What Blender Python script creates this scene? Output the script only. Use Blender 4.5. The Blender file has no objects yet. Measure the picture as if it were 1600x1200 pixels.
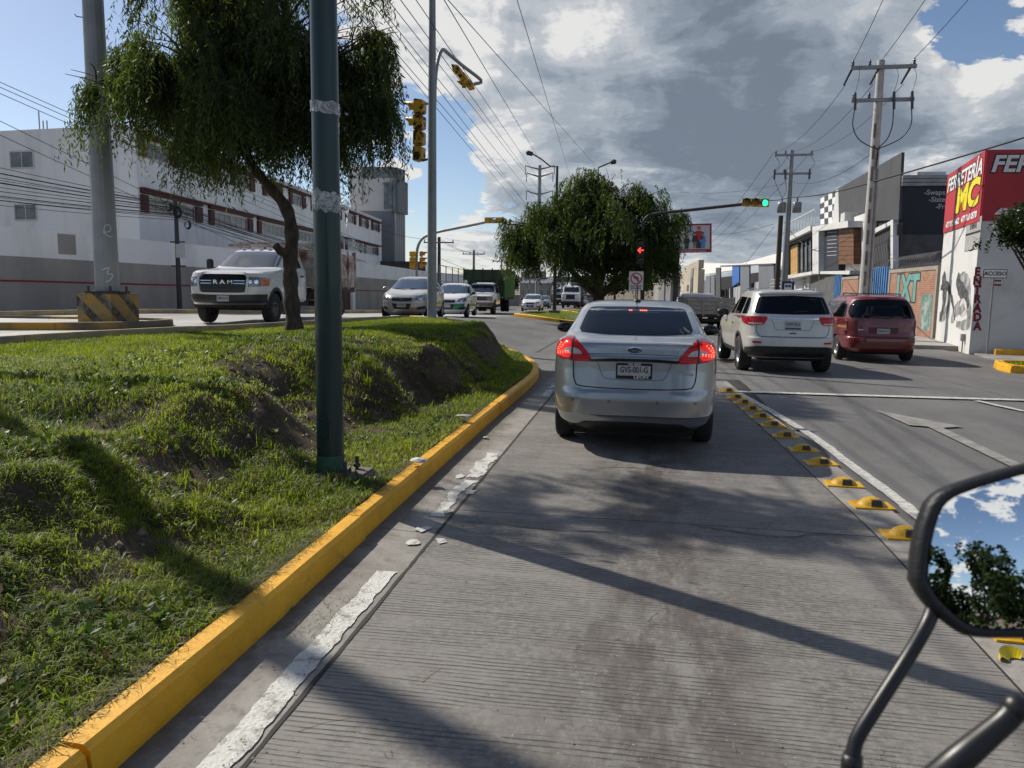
import bpy, bmesh, math, random
import numpy as np
from mathutils import Vector, Matrix
random.seed(7); RNG = np.random.default_rng(7)
SC = bpy.context.scene
COL = SC.collection
PI = math.pi

# ------------------------------------------------------------------ camera
FPX = 1202.0; EYE = 1.65
YAW, PIT, ROL = math.radians(9.8), math.radians(7.16), math.radians(0.8)
FW = np.array([-math.sin(YAW)*math.cos(PIT), math.cos(YAW)*math.cos(PIT), -math.sin(PIT)])
R0 = np.array([math.cos(YAW), math.sin(YAW), 0.0]); U0 = np.cross(R0, FW)
RT = R0*math.cos(ROL) + U0*math.sin(ROL); UP = np.cross(RT, FW)
CAM = np.array([0, 0, EYE])
cd = bpy.data.cameras.new('camera'); cam = bpy.data.objects.new('camera', cd); COL.objects.link(cam)
cd.sensor_width = 36.0; cd.lens = FPX/1600*36.0; cd.clip_start = 0.05; cd.clip_end = 5000
cam.matrix_world = Matrix(((RT[0], UP[0], -FW[0], 0), (RT[1], UP[1], -FW[1], 0), (RT[2], UP[2], -FW[2], EYE), (0, 0, 0, 1)))
cd.dof.use_dof = True; cd.dof.focus_distance = 9.0; cd.dof.aperture_fstop = 10.0
SC.camera = cam
SC.render.resolution_x = 1024; SC.render.resolution_y = 768
SC.view_settings.view_transform = 'Standard'; SC.view_settings.look = 'None'
SC.view_settings.exposure = 0.04; SC.view_settings.gamma = 1.0
SC.render.film_transparent = False
SC.cycles.max_bounces = 8; SC.cycles.transparent_max_bounces = 8

# a photo pixel gives a direction; the distance comes from the ground, a wall plane or a depth
def ray(u, v): return FW + RT*(u-800)/FPX - UP*(v-600)/FPX
def on_z(u, v, z=0.0): r = ray(u, v); return CAM + r*((z-EYE)/r[2])
def on_y(u, v, y): r = ray(u, v); return CAM + r*(y/r[1])
def on_x(u, v, x): r = ray(u, v); return CAM + r*(x/r[0])
def at(u, v, d): return CAM + ray(u, v)*d
def on_line(u, v, a, b):               # vertical plane through ground points a, b
    r = ray(u, v); n = np.array([b[1]-a[1], a[0]-b[0], 0.0])
    t = (np.array([a[0], a[1], 0])-CAM)@n/(r@n); return CAM + r*t

# ------------------------------------------------------------------ sun and sky
SUN_AZ, SUN_EL = math.radians(59.8), math.radians(42)      # azimuth to the left of the road direction
SUN_DIR = np.array([-math.sin(SUN_AZ)*math.cos(SUN_EL), math.cos(SUN_AZ)*math.cos(SUN_EL), math.sin(SUN_EL)])
sd = bpy.data.lights.new('sun', 'SUN'); sun = bpy.data.objects.new('sun', sd); COL.objects.link(sun)
sd.energy = 5.0; sd.angle = math.radians(0.53); sd.color = (1.0, 0.93, 0.82)
sun.rotation_euler = Vector(SUN_DIR).to_track_quat('Z', 'Y').to_euler(); sun.location = (-30, 20, 40)

W = bpy.data.worlds.new('World'); SC.world = W; W.use_nodes = True
wt = W.node_tree; wt.nodes.clear()
def wn(t, **k):
    n = wt.nodes.new(t)
    for a, b in k.items(): setattr(n, a, b)
    return n
def wset(sock, v):
    if isinstance(v, bpy.types.NodeSocket): wt.links.new(v, sock)
    else: sock.default_value = v
def wmath(op, a, b=None, c=None, clamp=False):
    n = wn('ShaderNodeMath', operation=op, use_clamp=clamp)
    for i, x in enumerate((a, b, c)):
        if x is not None: wset(n.inputs[i], x)
    return n.outputs[0]
def wvec(op, a, b=None, out=0):
    n = wn('ShaderNodeVectorMath', operation=op); wset(n.inputs[0], a)
    if b is not None: wset(n.inputs[1], b)
    return n.outputs[out]
def wramp(x, lo, hi, a=0.0, b=1.0, smooth=True):
    n = wn('ShaderNodeMapRange', interpolation_type='SMOOTHSTEP' if smooth else 'LINEAR')
    for i, q in enumerate((x, lo, hi, a, b)): wset(n.inputs[i], q)
    return n.outputs[0]
def wnoise(v, scale, detail, rough, dist=0.0, lac=2.0):
    n = wn('ShaderNodeTexNoise'); wset(n.inputs['Vector'], v)
    n.inputs['Scale'].default_value = scale; n.inputs['Detail'].default_value = detail
    n.inputs['Roughness'].default_value = rough; n.inputs['Distortion'].default_value = dist
    n.inputs['Lacunarity'].default_value = lac
    return n
def wmix(f, a, b):
    n = wn('ShaderNodeMix', data_type='RGBA'); wset(n.inputs[0], f); wset(n.inputs[6], a); wset(n.inputs[7], b)
    return n.outputs[2]
sky = wn('ShaderNodeTexSky', sky_type='NISHITA'); sky.sun_disc = False
sky.sun_elevation = SUN_EL; sky.sun_rotation = -SUN_AZ
sky.altitude = 1800; sky.air_density = 1.0; sky.dust_density = 2.6; sky.ozone_density = 1.5
geo = wn('ShaderNodeNewGeometry'); D = wvec('NORMALIZE', wvec('MULTIPLY', geo.outputs['Incoming'], (-1, -1, -1)))
sep = wn('ShaderNodeSeparateXYZ'); wset(sep.inputs[0], D)
den = wmath('ADD', wmath('MAXIMUM', sep.outputs[2], 0.0), 0.16)
cmb = wn('ShaderNodeCombineXYZ')
wset(cmb.inputs[0], wmath('DIVIDE', sep.outputs[0], den)); wset(cmb.inputs[1], wmath('DIVIDE', sep.outputs[1], den)); wset(cmb.inputs[2], wmath('MULTIPLY', sep.outputs[2], 1.4))
PV = cmb.outputs[0]
warp = wvec('SCALE', wvec('SUBTRACT', wnoise(PV, 2.1, 4, 0.55).outputs['Color'], (0.5, 0.5, 0.5)), None); warp.node.inputs[3].default_value = 0.55
PW = wvec('ADD', PV, warp)
big = wnoise(PW, 0.85, 3, 0.5).outputs['Fac']
fine = wnoise(PW, 3.0, 12, 0.62).outputs['Fac']
puff = wnoise(wvec('ADD', D, (0.31, 0.0, 0.17)), 7.5, 9, 0.58, 0.35).outputs['Fac']
def blob(u, v, rad, amp):                                     # where the photo shows a cloud bank or a clear gap
    c = ray(u, v); c = c/np.linalg.norm(c)
    dp = wvec('DOT_PRODUCT', D, tuple(c), out=1)
    return wmath('MULTIPLY', wramp(dp, math.cos(math.radians(rad)), 1.0), amp)
cov = wmath('ADD', wmath('MULTIPLY', wmath('SUBTRACT', big, 0.5), 0.9), wmath('MULTIPLY', wmath('SUBTRACT', fine, 0.5), 1.5))
cov = wmath('ADD', wmath('ADD', cov, wmath('MULTIPLY', wmath('SUBTRACT', puff, 0.5), 1.25)), -0.10)
for b in CLOUD_BLOBS if 'CLOUD_BLOBS' in globals() else (
        (1000, 60, 17, 0.50), (1250, 150, 17, 0.56), (1560, 190, 11, 0.62), (1420, 270, 9, 0.40), (900, 190, 10, 0.25), (640, 60, 10, 0.38), (720, 345, 9, 0.40), (940, 330, 12, 0.2),
        (1180, 330, 9, 0.25), (20, 120, 20, -0.42), (330, 40, 12, -0.2), (640, 270, 7, -0.34), (740, 40, 4, -0.2), (1490, 100, 5, -0.62), (1560, 20, 5, -0.45), (980, 215, 4, -0.25), (1130, 250, 4, -0.2), (1160, 395, 8, -0.05), (760, 270, 6, -0.25)):
    cov = wmath('ADD', cov, blob(*b))
dens = wramp(cov, 0.02, 0.13)                                  # cover
thick = wramp(cov, 0.05, 1.15, smooth=False)                                 # thick cores are grey, thin rims bright
lum = wmath('ADD', wmath('MULTIPLY', wmath('SUBTRACT', fine, 0.5), 2.9), wmath('MULTIPLY', wmath('SUBTRACT', puff, 0.5), 2.9))
for b in ((1580, 190, 10, 0.42), (1450, 330, 7, 0.35), (720, 330, 9, 0.22), (990, 60, 7, 0.28), (650, 60, 9, 0.22), (1150, 100, 15, -0.22), (1330, 180, 9, -0.15)):
    lum = wmath('ADD', lum, blob(*b))
shade = wmath('ADD', wmath('SUBTRACT', wmath('MULTIPLY', thick, 0.85), lum), 0.04)
soft = wnoise(wvec('ADD', PV, (5.1, 2.2, 0.0)), 1.5, 6, 0.5, 0.8).outputs['Fac']; shade = wmath('ADD', shade, wmath('MULTIPLY', wmath('SUBTRACT', soft, 0.5), 1.0))
cr = wn('ShaderNodeValToRGB'); wset(cr.inputs[0], shade); el = cr.color_ramp.elements; cr.color_ramp.interpolation = 'EASE'
el[0].position = 0.0; el[0].color = (1.12, 1.11, 1.09, 1); el[1].position = 1.0; el[1].color = (0.25, 0.30, 0.375, 1)
for q_, c_ in ((0.22, (0.72, 0.76, 0.81, 1)), (0.45, (0.52, 0.585, 0.66, 1)), (0.72, (0.35, 0.415, 0.50, 1))): e_ = el.new(q_); e_.color = c_
ccol = cr.outputs[0]
bsky = wn('ShaderNodeBackground'); wset(bsky.inputs[0], sky.outputs[0]); bsky.inputs[1].default_value = 0.105
bcl = wn('ShaderNodeBackground'); wset(bcl.inputs[0], ccol); bcl.inputs[1].default_value = 0.70
mx = wn('ShaderNodeMixShader'); wset(mx.inputs[0], wmath('MULTIPLY', dens, 0.96)); wt.links.new(bsky.outputs[0], mx.inputs[1]); wt.links.new(bcl.outputs[0], mx.inputs[2])
wo = wn('ShaderNodeOutputWorld'); wt.links.new(mx.outputs[0], wo.inputs[0])
W.cycles.sampling_method = 'AUTOMATIC'

# ------------------------------------------------------------------ materials
MATS = {}
def mat(name, c=(0.5, 0.5, 0.5), c2=None, scale=4.0, rough=0.6, metal=0.0, bump=0.0, bscale=None, coat=0.0, emit=None, estr=0.0,
        detail=6, nrough=0.6, lo=0.35, hi=0.65, spec=0.5, coords='Object', trans=None, dist=0.0, rvar=0.0, stretch=None):
    if name in MATS: return MATS[name]
    m = bpy.data.materials.new(name); m.use_nodes = True; nt = m.node_tree; p = nt.nodes['Principled BSDF']
    p.inputs['Base Color'].default_value = (*c, 1); p.inputs['Roughness'].default_value = rough; p.inputs['Metallic'].default_value = metal
    p.inputs['Coat Weight'].default_value = coat; p.inputs['Coat Roughness'].default_value = 0.04; p.inputs['Specular IOR Level'].default_value = spec
    if emit: p.inputs['Emission Color'].default_value = (*emit, 1); p.inputs['Emission Strength'].default_value = estr
    tc = nt.nodes.new('ShaderNodeTexCoord'); src = tc.outputs[coords]
    if coords == 'World': pass
    if stretch:
        mp = nt.nodes.new('ShaderNodeMapping'); mp.inputs['Scale'].default_value = stretch; nt.links.new(src, mp.inputs[0]); src = mp.outputs[0]
    if c2 is not None:
        n = nt.nodes.new('ShaderNodeTexNoise'); n.inputs['Scale'].default_value = scale; n.inputs['Detail'].default_value = detail; n.inputs['Roughness'].default_value = nrough
        n.inputs['Distortion'].default_value = dist; nt.links.new(src, n.inputs['Vector'])
        r = nt.nodes.new('ShaderNodeMapRange'); r.inputs[1].default_value = lo; r.inputs[2].default_value = hi; nt.links.new(n.outputs['Fac'], r.inputs[0])
        x = nt.nodes.new('ShaderNodeMix'); x.data_type = 'RGBA'; x.inputs[6].default_value = (*c, 1); x.inputs[7].default_value = (*c2, 1)
        nt.links.new(r.outputs[0], x.inputs[0]); nt.links.new(x.outputs[2], p.inputs['Base Color'])
        if rvar:
            rr = nt.nodes.new('ShaderNodeMapRange'); rr.inputs[1].default_value = lo; rr.inputs[2].default_value = hi; rr.inputs[3].default_value = rough-rvar; rr.inputs[4].default_value = rough+rvar
            nt.links.new(n.outputs['Fac'], rr.inputs[0]); nt.links.new(rr.outputs[0], p.inputs['Roughness'])
    if bump:
        n2 = nt.nodes.new('ShaderNodeTexNoise'); n2.inputs['Scale'].default_value = bscale or scale*6; n2.inputs['Detail'].default_value = 5; nt.links.new(src, n2.inputs['Vector'])
        b = nt.nodes.new('ShaderNodeBump'); b.inputs['Strength'].default_value = bump; b.inputs['Distance'].default_value = 0.02
        nt.links.new(n2.outputs['Fac'], b.inputs['Height']); nt.links.new(b.outputs[0], p.inputs['Normal'])
    MATS[name] = m
    return m
def nodes_of(m): return m.node_tree, m.node_tree.nodes['Principled BSDF']

# ------------------------------------------------------------------ mesh building
class MB:
    def __init__(s): s.v = []; s.f = []; s.sm = []
    def add(s, vs, fs, smooth=False):
        o = len(s.v); s.v.extend([tuple(map(float, p)) for p in vs]); s.f.extend([tuple(i+o for i in q) for q in fs]); s.sm.extend([smooth]*len(fs)); return s
    def box(s, a, b, bev=0.0):
        x0, y0, z0 = a; x1, y1, z1 = b
        if bev <= 0:
            s.add([(x0,y0,z0),(x1,y0,z0),(x1,y1,z0),(x0,y1,z0),(x0,y0,z1),(x1,y0,z1),(x1,y1,z1),(x0,y1,z1)],
                  [(0,3,2,1),(4,5,6,7),(0,1,5,4),(1,2,6,5),(2,3,7,6),(3,0,4,7)])
        else:
            bm = bmesh.new(); bmesh.ops.create_cube(bm, size=1)
            for w in bm.verts: w.co = Vector(((x0+x1)/2+w.co.x*(x1-x0), (y0+y1)/2+w.co.y*(y1-y0), (z0+z1)/2+w.co.z*(z1-z0)))
            bmesh.ops.bevel(bm, geom=bm.edges[:], offset=bev, segments=2, affect='EDGES'); s.bm(bm)
        return s
    def bm(s, bm, smooth=False):
        bm.verts.index_update(); s.add([w.co for w in bm.verts], [[w.index for w in f.verts] for f in bm.faces], smooth); bm.free(); return s
    def tube(s, pts, rad, n=10, caps=True, smooth=True):
        pts = [Vector(p) for p in pts]; rad = rad if hasattr(rad, '__len__') else [rad]*len(pts)
        vs = []; fs = []; ref = None
        for i, p in enumerate(pts):
            t = (pts[min(i+1, len(pts)-1)]-pts[max(i-1, 0)]).normalized()
            if ref is None: ref = t.orthogonal().normalized()
            ref = (ref-t*ref.dot(t)); ref = ref.normalized() if ref.length > 1e-6 else t.orthogonal().normalized()
            bi = t.cross(ref)
            for k in range(n):
                a = 2*PI*k/n; vs.append(p+(ref*math.cos(a)+bi*math.sin(a))*rad[i])
        for i in range(len(pts)-1):
            for k in range(n):
                k2 = (k+1) % n; fs.append((i*n+k, i*n+k2, (i+1)*n+k2, (i+1)*n+k))
        s.add(vs, fs, smooth)
        if caps:
            s.add([vs[k] for k in range(n)], [tuple(range(n))[::-1]]); o = (len(pts)-1)*n; s.add([vs[o+k] for k in range(n)], [tuple(range(n))])
        return s
    def lathe(s, prof, n=24, axis='z', c=(0,0,0), smooth=True):        # prof: (radius, height)
        vs = []; fs = []
        for r, h in prof:
            for k in range(n):
                a = 2*PI*k/n; x, y = r*math.cos(a), r*math.sin(a)
                q = (x, y, h) if axis == 'z' else ((h, x, y) if axis == 'x' else (y, h, x))
                vs.append((q[0]+c[0], q[1]+c[1], q[2]+c[2]))
        for i in range(len(prof)-1):
            for k in range(n):
                k2 = (k+1) % n; fs.append((i*n+k, i*n+k2, (i+1)*n+k2, (i+1)*n+k))
        return s.add(vs, fs, smooth)
    def prism(s, poly, o, ux, uy, th):                                  # polygon (a,b) on axes ux, uy, extruded along ux x uy
        o, ux, uy = Vector(o), Vector(ux), Vector(uy); nz = ux.cross(uy).normalized()*th; n = len(poly)
        vs = [o+ux*a+uy*b for a, b in poly]; vs += [w+nz for w in vs]
        return s.add(vs, [tuple(range(n))[::-1], tuple(range(n, 2*n))]+[(i, (i+1) % n, n+(i+1) % n, n+i) for i in range(n)])
    def quad(s, *p): return s.add(p, [(0, 1, 2, 3)])
    def build(s, name, m, parent=None, loc=None, rz=0.0, weld=False):
        me = bpy.data.meshes.new(name); me.from_pydata(s.v, [], s.f)
        me.polygons.foreach_set('use_smooth', s.sm); me.materials.append(m if not isinstance(m, str) else MATS[m]); me.update()
        return obj(name, me, parent, loc, rz)
def obj(name, me, parent=None, loc=None, rz=0.0):
    o = bpy.data.objects.new(name, me); COL.objects.link(o)
    if parent is not None: o.parent = parent
    if loc is not None: o.location = tuple(map(float, loc))
    if rz: o.rotation_euler.z = rz
    return o
def fast_mesh(name, V, F, m, cols=None, smooth=False):                  # V (n,3), F (k, 3 or 4)
    me = bpy.data.meshes.new(name); V = np.asarray(V, np.float32); F = np.asarray(F, np.int32); k = F.shape[1]
    me.vertices.add(len(V)); me.vertices.foreach_set('co', V.ravel()); me.loops.add(F.size); me.loops.foreach_set('vertex_index', F.ravel())
    me.polygons.add(len(F)); me.polygons.foreach_set('loop_start', np.arange(0, F.size, k, dtype=np.int32)); me.polygons.foreach_set('loop_total', np.full(len(F), k, np.int32))
    if smooth: me.polygons.foreach_set('use_smooth', np.ones(len(F), bool))
    if cols is not None:
        a = me.attributes.new('Col', 'FLOAT_COLOR', 'POINT'); c4 = np.ones((len(V), 4), np.float32); c4[:, :3] = cols; a.data.foreach_set('color', c4.ravel())
    me.materials.append(m); me.update(calc_edges=True); me.validate(); return me
def tag(o, label=None, cat=None, group=None, kind=None):
    if label: o['label'] = label
    if cat: o['category'] = cat
    if group: o['group'] = group
    if kind: o['kind'] = kind
    return o
def thing(name, label, cat, loc=(0, 0, 0), rz=0.0, group=None):
    o = obj(name, None, None, loc, rz); return tag(o, label, cat, group)
def copy_tree(o, parent=None):
    c = o.copy(); COL.objects.link(c); c.parent = parent
    for ch in list(o.children): copy_tree(ch, c)
    return c
def text_mesh(s, size, extrude=0.004, bold=0.0, shear=0.0, align='CENTER', sx=1.0):
    cu = bpy.data.curves.new('t', 'FONT'); cu.body = s; cu.size = size; cu.extrude = extrude; cu.offset = bold; cu.shear = shear
    cu.align_x = align; cu.align_y = 'CENTER'; cu.resolution_u = 3
    o = bpy.data.objects.new('t', cu); COL.objects.link(o); dg = bpy.context.evaluated_depsgraph_get(); me = bpy.data.meshes.new_from_object(o.evaluated_get(dg))
    bpy.data.objects.remove(o); bpy.data.curves.remove(cu)
    if sx != 1.0: me.transform(Matrix.Diagonal((sx, 1, 1, 1)))
    return me
def text(name, s, size, m, parent, o, ux, uy, **k):                     # lettering laid flat on axes ux (reading), uy (up)
    me = text_mesh(s, size, **k); ux, uy = Vector(ux).normalized(), Vector(uy).normalized(); uz = ux.cross(uy)
    me.transform(Matrix(((ux.x, uy.x, uz.x, o[0]), (ux.y, uy.y, uz.y, o[1]), (ux.z, uy.z, uz.z, o[2]), (0, 0, 0, 1))))
    me.materials.append(m); return obj(name, me, parent)
def sstep(x, a, b):
    t = np.clip((np.asarray(x, float)-a)/(b-a), 0, 1); return t*t*(3-2*t)
_P = RNG.random((64, 64))
def vnoise(x, y):
    x = np.asarray(x, float); y = np.asarray(y, float); xi = np.floor(x).astype(int); yi = np.floor(y).astype(int); fx = x-xi; fy = y-yi
    fx = fx*fx*(3-2*fx); fy = fy*fy*(3-2*fy); g = lambda a, b: _P[a % 64, b % 64]
    return (g(xi, yi)*(1-fx)+g(xi+1, yi)*fx)*(1-fy)+(g(xi, yi+1)*(1-fx)+g(xi+1, yi+1)*fx)*fy
def fbm(x, y, o=4):
    s = 0; a = 0.5; t = 0
    for i in range(o): s = s+a*vnoise(x*2**i+17*i, y*2**i+31*i); t += a; a *= 0.5
    return s/t
# ------------------------------------------------------------------ ground heights
def zg(x, y):
    x = np.asarray(x, float); y = np.asarray(y, float)
    zr = np.interp(y, [0, 14, 18, 22, 41, 65, 120, 300], [0, 0, -0.09, -0.13, -0.2, -0.5, -1.0, -1.0])
    zl = np.interp(y, [0, 22, 26, 33, 46, 63, 75, 120, 300], [0.55, 0.55, 0.5, 0.32, 0.0, -0.3, -0.6, -1.0, -1.0])
    s = sstep(-x, 2.6, 7.5)
    return zr*(1-s)+zl*s
def Z(x, y): return float(zg(x, y))
def pix_ground(u, v, dz=0.0):          # a pixel on the ground: iterate on the ground height
    z = 0.0
    for _ in range(25): p = on_z(u, v, z+dz); z = 0.5*z+0.5*Z(p[0], min(p[1], 300))
    return on_z(u, v, z+dz)

def world_mat(name, build):
    m = bpy.data.materials.new(name); m.use_nodes = True; nt = m.node_tree; build(nt, nt.nodes['Principled BSDF']); MATS[name] = m; return m
class NT:
    def __init__(s, nt): s.t = nt; g = nt.nodes.new('ShaderNodeNewGeometry'); s.pos = g.outputs['Position']
    def n(s, ty, **k):
        q = s.t.nodes.new(ty)
        for a, b in k.items(): setattr(q, a, b)
        return q
    def set(s, sk, v):
        if isinstance(v, bpy.types.NodeSocket): s.t.links.new(v, sk)
        else: sk.default_value = v
    def noise(s, scale, detail=6, rough=0.6, vec=None, stretch=None, dist=0.0):
        q = s.n('ShaderNodeTexNoise'); v = vec or s.pos
        if stretch:
            mp = s.n('ShaderNodeMapping'); mp.inputs['Scale'].default_value = stretch; s.set(mp.inputs[0], v); v = mp.outputs[0]
        s.set(q.inputs['Vector'], v); q.inputs['Scale'].default_value = scale; q.inputs['Detail'].default_value = detail; q.inputs['Roughness'].default_value = rough; q.inputs['Distortion'].default_value = dist
        return q.outputs['Fac']
    def ramp(s, x, lo, hi, a=0.0, b=1.0):
        q = s.n('ShaderNodeMapRange', interpolation_type='SMOOTHSTEP')
        for i, y in enumerate((x, lo, hi, a, b)): s.set(q.inputs[i], y)
        return q.outputs[0]
    def mix(s, f, a, b):
        q = s.n('ShaderNodeMix', data_type='RGBA'); s.set(q.inputs[0], f); s.set(q.inputs[6], a if not isinstance(a, tuple) else (*a, 1)); s.set(q.inputs[7], b if not isinstance(b, tuple) else (*b, 1)); return q.outputs[2]
    def math(s, op, a, b=0.0, clamp=False):
        q = s.n('ShaderNodeMath', operation=op, use_clamp=clamp); s.set(q.inputs[0], a); s.set(q.inputs[1], b); return q.outputs[0]
    def bump(s, h, strength, distance, prev=None):
        q = s.n('ShaderNodeBump'); q.inputs['Strength'].default_value = strength; q.inputs['Distance'].default_value = distance; s.set(q.inputs['Height'], h)
        if prev is not None: s.set(q.inputs['Normal'], prev)
        return q.outputs[0]
    def sep(s):
        q = s.n('ShaderNodeSeparateXYZ'); s.set(q.inputs[0], s.pos); return q.outputs

def concrete_tined(nt, p):
    N = NT(nt); o = N.sep()
    base = N.mix(N.ramp(N.noise(0.9, 8, 0.65), 0.35, 0.68), (0.128, 0.119, 0.107), (0.228, 0.213, 0.193))
    base = N.mix(N.ramp(N.noise(26, 4, 0.7), 0.35, 0.7), base, (0.225, 0.215, 0.20)); 
    # grooves raked across the lane: slightly wavering lines along x, repeated in y
    wob = N.math('MULTIPLY', N.math('SUBTRACT', N.noise(1.6, 4, 0.6, stretch=(0.35, 1.0, 1.0)), 0.5), 0.10)
    yy = N.math('ADD', o[1], wob)
    q = N.n('ShaderNodeMath', operation='PINGPONG'); N.set(q.inputs[0], yy); q.inputs[1].default_value = 0.0155
    tri = N.math('DIVIDE', q.outputs[0], 0.0155)
    wear = N.ramp(N.noise(2.4, 6, 0.7, stretch=(0.5, 3.0, 1.0)), 0.36, 0.60)
    groove = N.math('MULTIPLY', N.ramp(tri, 0.42, 0.10), N.math('MULTIPLY', wear, N.ramp(N.noise(34, 3, 0.6, stretch=(0.2, 1.6, 1)), 0.3, 0.55)))
    # wheel-path polish and the dark oil strip in the middle of the lane
    mid = N.ramp(N.math('ABSOLUTE', N.math('SUBTRACT', o[0], N.math('ADD', 0.15, N.math('MULTIPLY', N.math('SUBTRACT', N.noise(0.8, 3), 0.5), 0.9)))), 0.75, 0.05)
    stain = N.math('MULTIPLY', mid, N.ramp(N.noise(2.3, 8, 0.75, stretch=(1.6, 0.5, 1)), 0.36, 0.60))
    base = N.mix(N.math('MULTIPLY', stain, 0.80), base, (0.078, 0.064, 0.055)); base = N.mix(N.ramp(N.noise(0.7, 9, 0.72, stretch=(2.2, 0.7, 1)), 0.50, 0.72, 0.0, 0.55), base, (0.115, 0.105, 0.095)); base = N.mix(N.ramp(N.noise(9, 3, 0.5), 0.70, 0.76, 0.0, 0.6), base, (0.05, 0.046, 0.042))
    base = N.mix(N.math('MULTIPLY', groove, 0.72), base, (0.060, 0.057, 0.053))
    spots = N.ramp(N.noise(70, 2, 0.5), 0.70, 0.76); base = N.mix(N.math('MULTIPLY', spots, 0.7), base, (0.45, 0.43, 0.40))
    N.set(p.inputs['Base Color'], base); N.set(p.inputs['Roughness'], N.ramp(stain, 0, 1, 0.74, 0.5)); p.inputs['Specular IOR Level'].default_value = 0.35
    b1 = N.bump(N.noise(120, 4, 0.7), 0.5, 0.004); b2 = N.bump(N.math('SUBTRACT', 1.0, groove), 0.9, 0.006, b1)
    N.set(p.inputs['Normal'], b2)
M_TINED = world_mat('tined_concrete', concrete_tined)
def concrete_plain(nt, p):
    N = NT(nt)
    base = N.mix(N.ramp(N.noise(1.3, 8, 0.7), 0.35, 0.65), (0.20, 0.185, 0.165), (0.31, 0.295, 0.268))
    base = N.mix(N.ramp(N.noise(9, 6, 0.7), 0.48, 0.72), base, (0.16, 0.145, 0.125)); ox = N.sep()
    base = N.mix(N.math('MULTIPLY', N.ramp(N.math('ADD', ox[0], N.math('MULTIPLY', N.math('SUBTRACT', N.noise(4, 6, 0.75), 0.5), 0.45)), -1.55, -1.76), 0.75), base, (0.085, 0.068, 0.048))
    N.set(p.inputs['Base Color'], base); p.inputs['Roughness'].default_value = 0.85; N.set(p.inputs['Normal'], N.bump(N.noise(60, 6, 0.7), 0.6, 0.006))
M_CONC = world_mat('gutter_concrete', concrete_plain)
def road_asphalt(nt, p):
    N = NT(nt)
    base = N.mix(N.ramp(N.noise(0.5, 8, 0.65, stretch=(1.6, 0.5, 1)), 0.32, 0.68), (0.080, 0.078, 0.076), (0.150, 0.146, 0.140))
    base = N.mix(N.ramp(N.noise(90, 3, 0.7), 0.45, 0.75), base, (0.20, 0.195, 0.19))
    base = N.mix(N.ramp(N.noise(3.0, 7, 0.75, stretch=(0.6, 2.2, 1)), 0.55, 0.75), base, (0.06, 0.058, 0.056))
    N.set(p.inputs['Base Color'], base); p.inputs['Roughness'].default_value = 0.72; N.set(p.inputs['Normal'], N.bump(N.noise(160, 4, 0.7), 0.7, 0.006))
M_ASPH = world_mat('road_asphalt', road_asphalt)
def pale_concrete(nt, p):
    N = NT(nt)
    base = N.mix(N.ramp(N.noise(0.7, 8, 0.65), 0.35, 0.65), (0.36, 0.35, 0.335), (0.48, 0.47, 0.45))
    N.set(p.inputs['Base Color'], base); p.inputs['Roughness'].default_value = 0.42; N.set(p.inputs['Normal'], N.bump(N.noise(90, 4, 0.7), 0.25, 0.004))
M_PALE = world_mat('pale_road_concrete', pale_concrete)
def kerb_paint(nt, p):
    N = NT(nt)
    col = N.mix(N.ramp(N.noise(3, 7, 0.7), 0.35, 0.65), (0.66, 0.315, 0.003), (0.78, 0.40, 0.008))
    col = N.mix(N.ramp(N.noise(5, 10, 0.8), 0.54, 0.70), col, (0.38, 0.21, 0.03))
    col = N.mix(N.ramp(N.noise(13, 8, 0.75, dist=0.8), 0.64, 0.68), col, (0.25, 0.23, 0.20))
    N.set(p.inputs['Base Color'], col); p.inputs['Roughness'].default_value = 0.55; N.set(p.inputs['Normal'], N.bump(N.noise(45, 7, 0.7), 0.6, 0.01))
M_KERB = world_mat('yellow_kerb_paint', kerb_paint)
def worn_white(nt, p):
    N = NT(nt)
    col = N.mix(N.ramp(N.noise(14, 8, 0.75), 0.42, 0.66), (0.55, 0.54, 0.50), (0.27, 0.26, 0.24))
    N.set(p.inputs['Base Color'], col); p.inputs['Roughness'].default_value = 0.7; N.set(p.inputs['Normal'], N.bump(N.noise(80, 5, 0.7), 0.5, 0.003))
M_LINE = world_mat('worn_road_paint', worn_white)
M_FLAKE = mat('flaking_white_paint', (0.56, 0.56, 0.52), (0.24, 0.225, 0.20), 9, rough=0.75, bump=0.5, bscale=60, lo=0.50, hi=0.62, detail=9, nrough=0.75)
M_DARKCONC = mat('weathered_concrete', (0.10, 0.095, 0.085), (0.22, 0.205, 0.18), 3, rough=0.9, bump=0.5)
M_EARTH = mat('bare_earth', (0.10, 0.075, 0.05), (0.19, 0.15, 0.105), 2.2, rough=0.95, bump=0.8, bscale=25, coords='Object')

def sheet(name, xs, ys, zoff, m, xfun=None, parent=None, keep=None):
    xs = np.asarray(xs, float); ys = np.asarray(ys, float); X, Y = np.meshgrid(xs, ys)
    if xfun is not None: X = xfun(X, Y)
    V = np.stack([X, Y, zg(X, Y)+zoff], -1).reshape(-1, 3); nx = len(xs); F = []
    for j in range(len(ys)-1):
        for i in range(nx-1):
            q = (j*nx+i, j*nx+i+1, (j+1)*nx+i+1, (j+1)*nx+i)
            if keep is None or keep(V[list(q)].mean(0)): F.append(q)
    return obj(name, fast_mesh(name, V, F, m, smooth=True), parent)

yy = np.concatenate([[-2500, -800, -300, -100, -40, -20], np.arange(-12, 60, 1.0), np.arange(60, 160, 5), [180, 230, 300, 500, 900, 1600, 3000]])
xx = np.concatenate([[-3000, -1200, -500, -200, -90, -60], np.arange(-40, 40, 1.5), [45, 60, 90, 200, 500, 1200, 3000]])
tag(sheet('ground', xx, yy, -0.05, M_EARTH), kind='structure')
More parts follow.
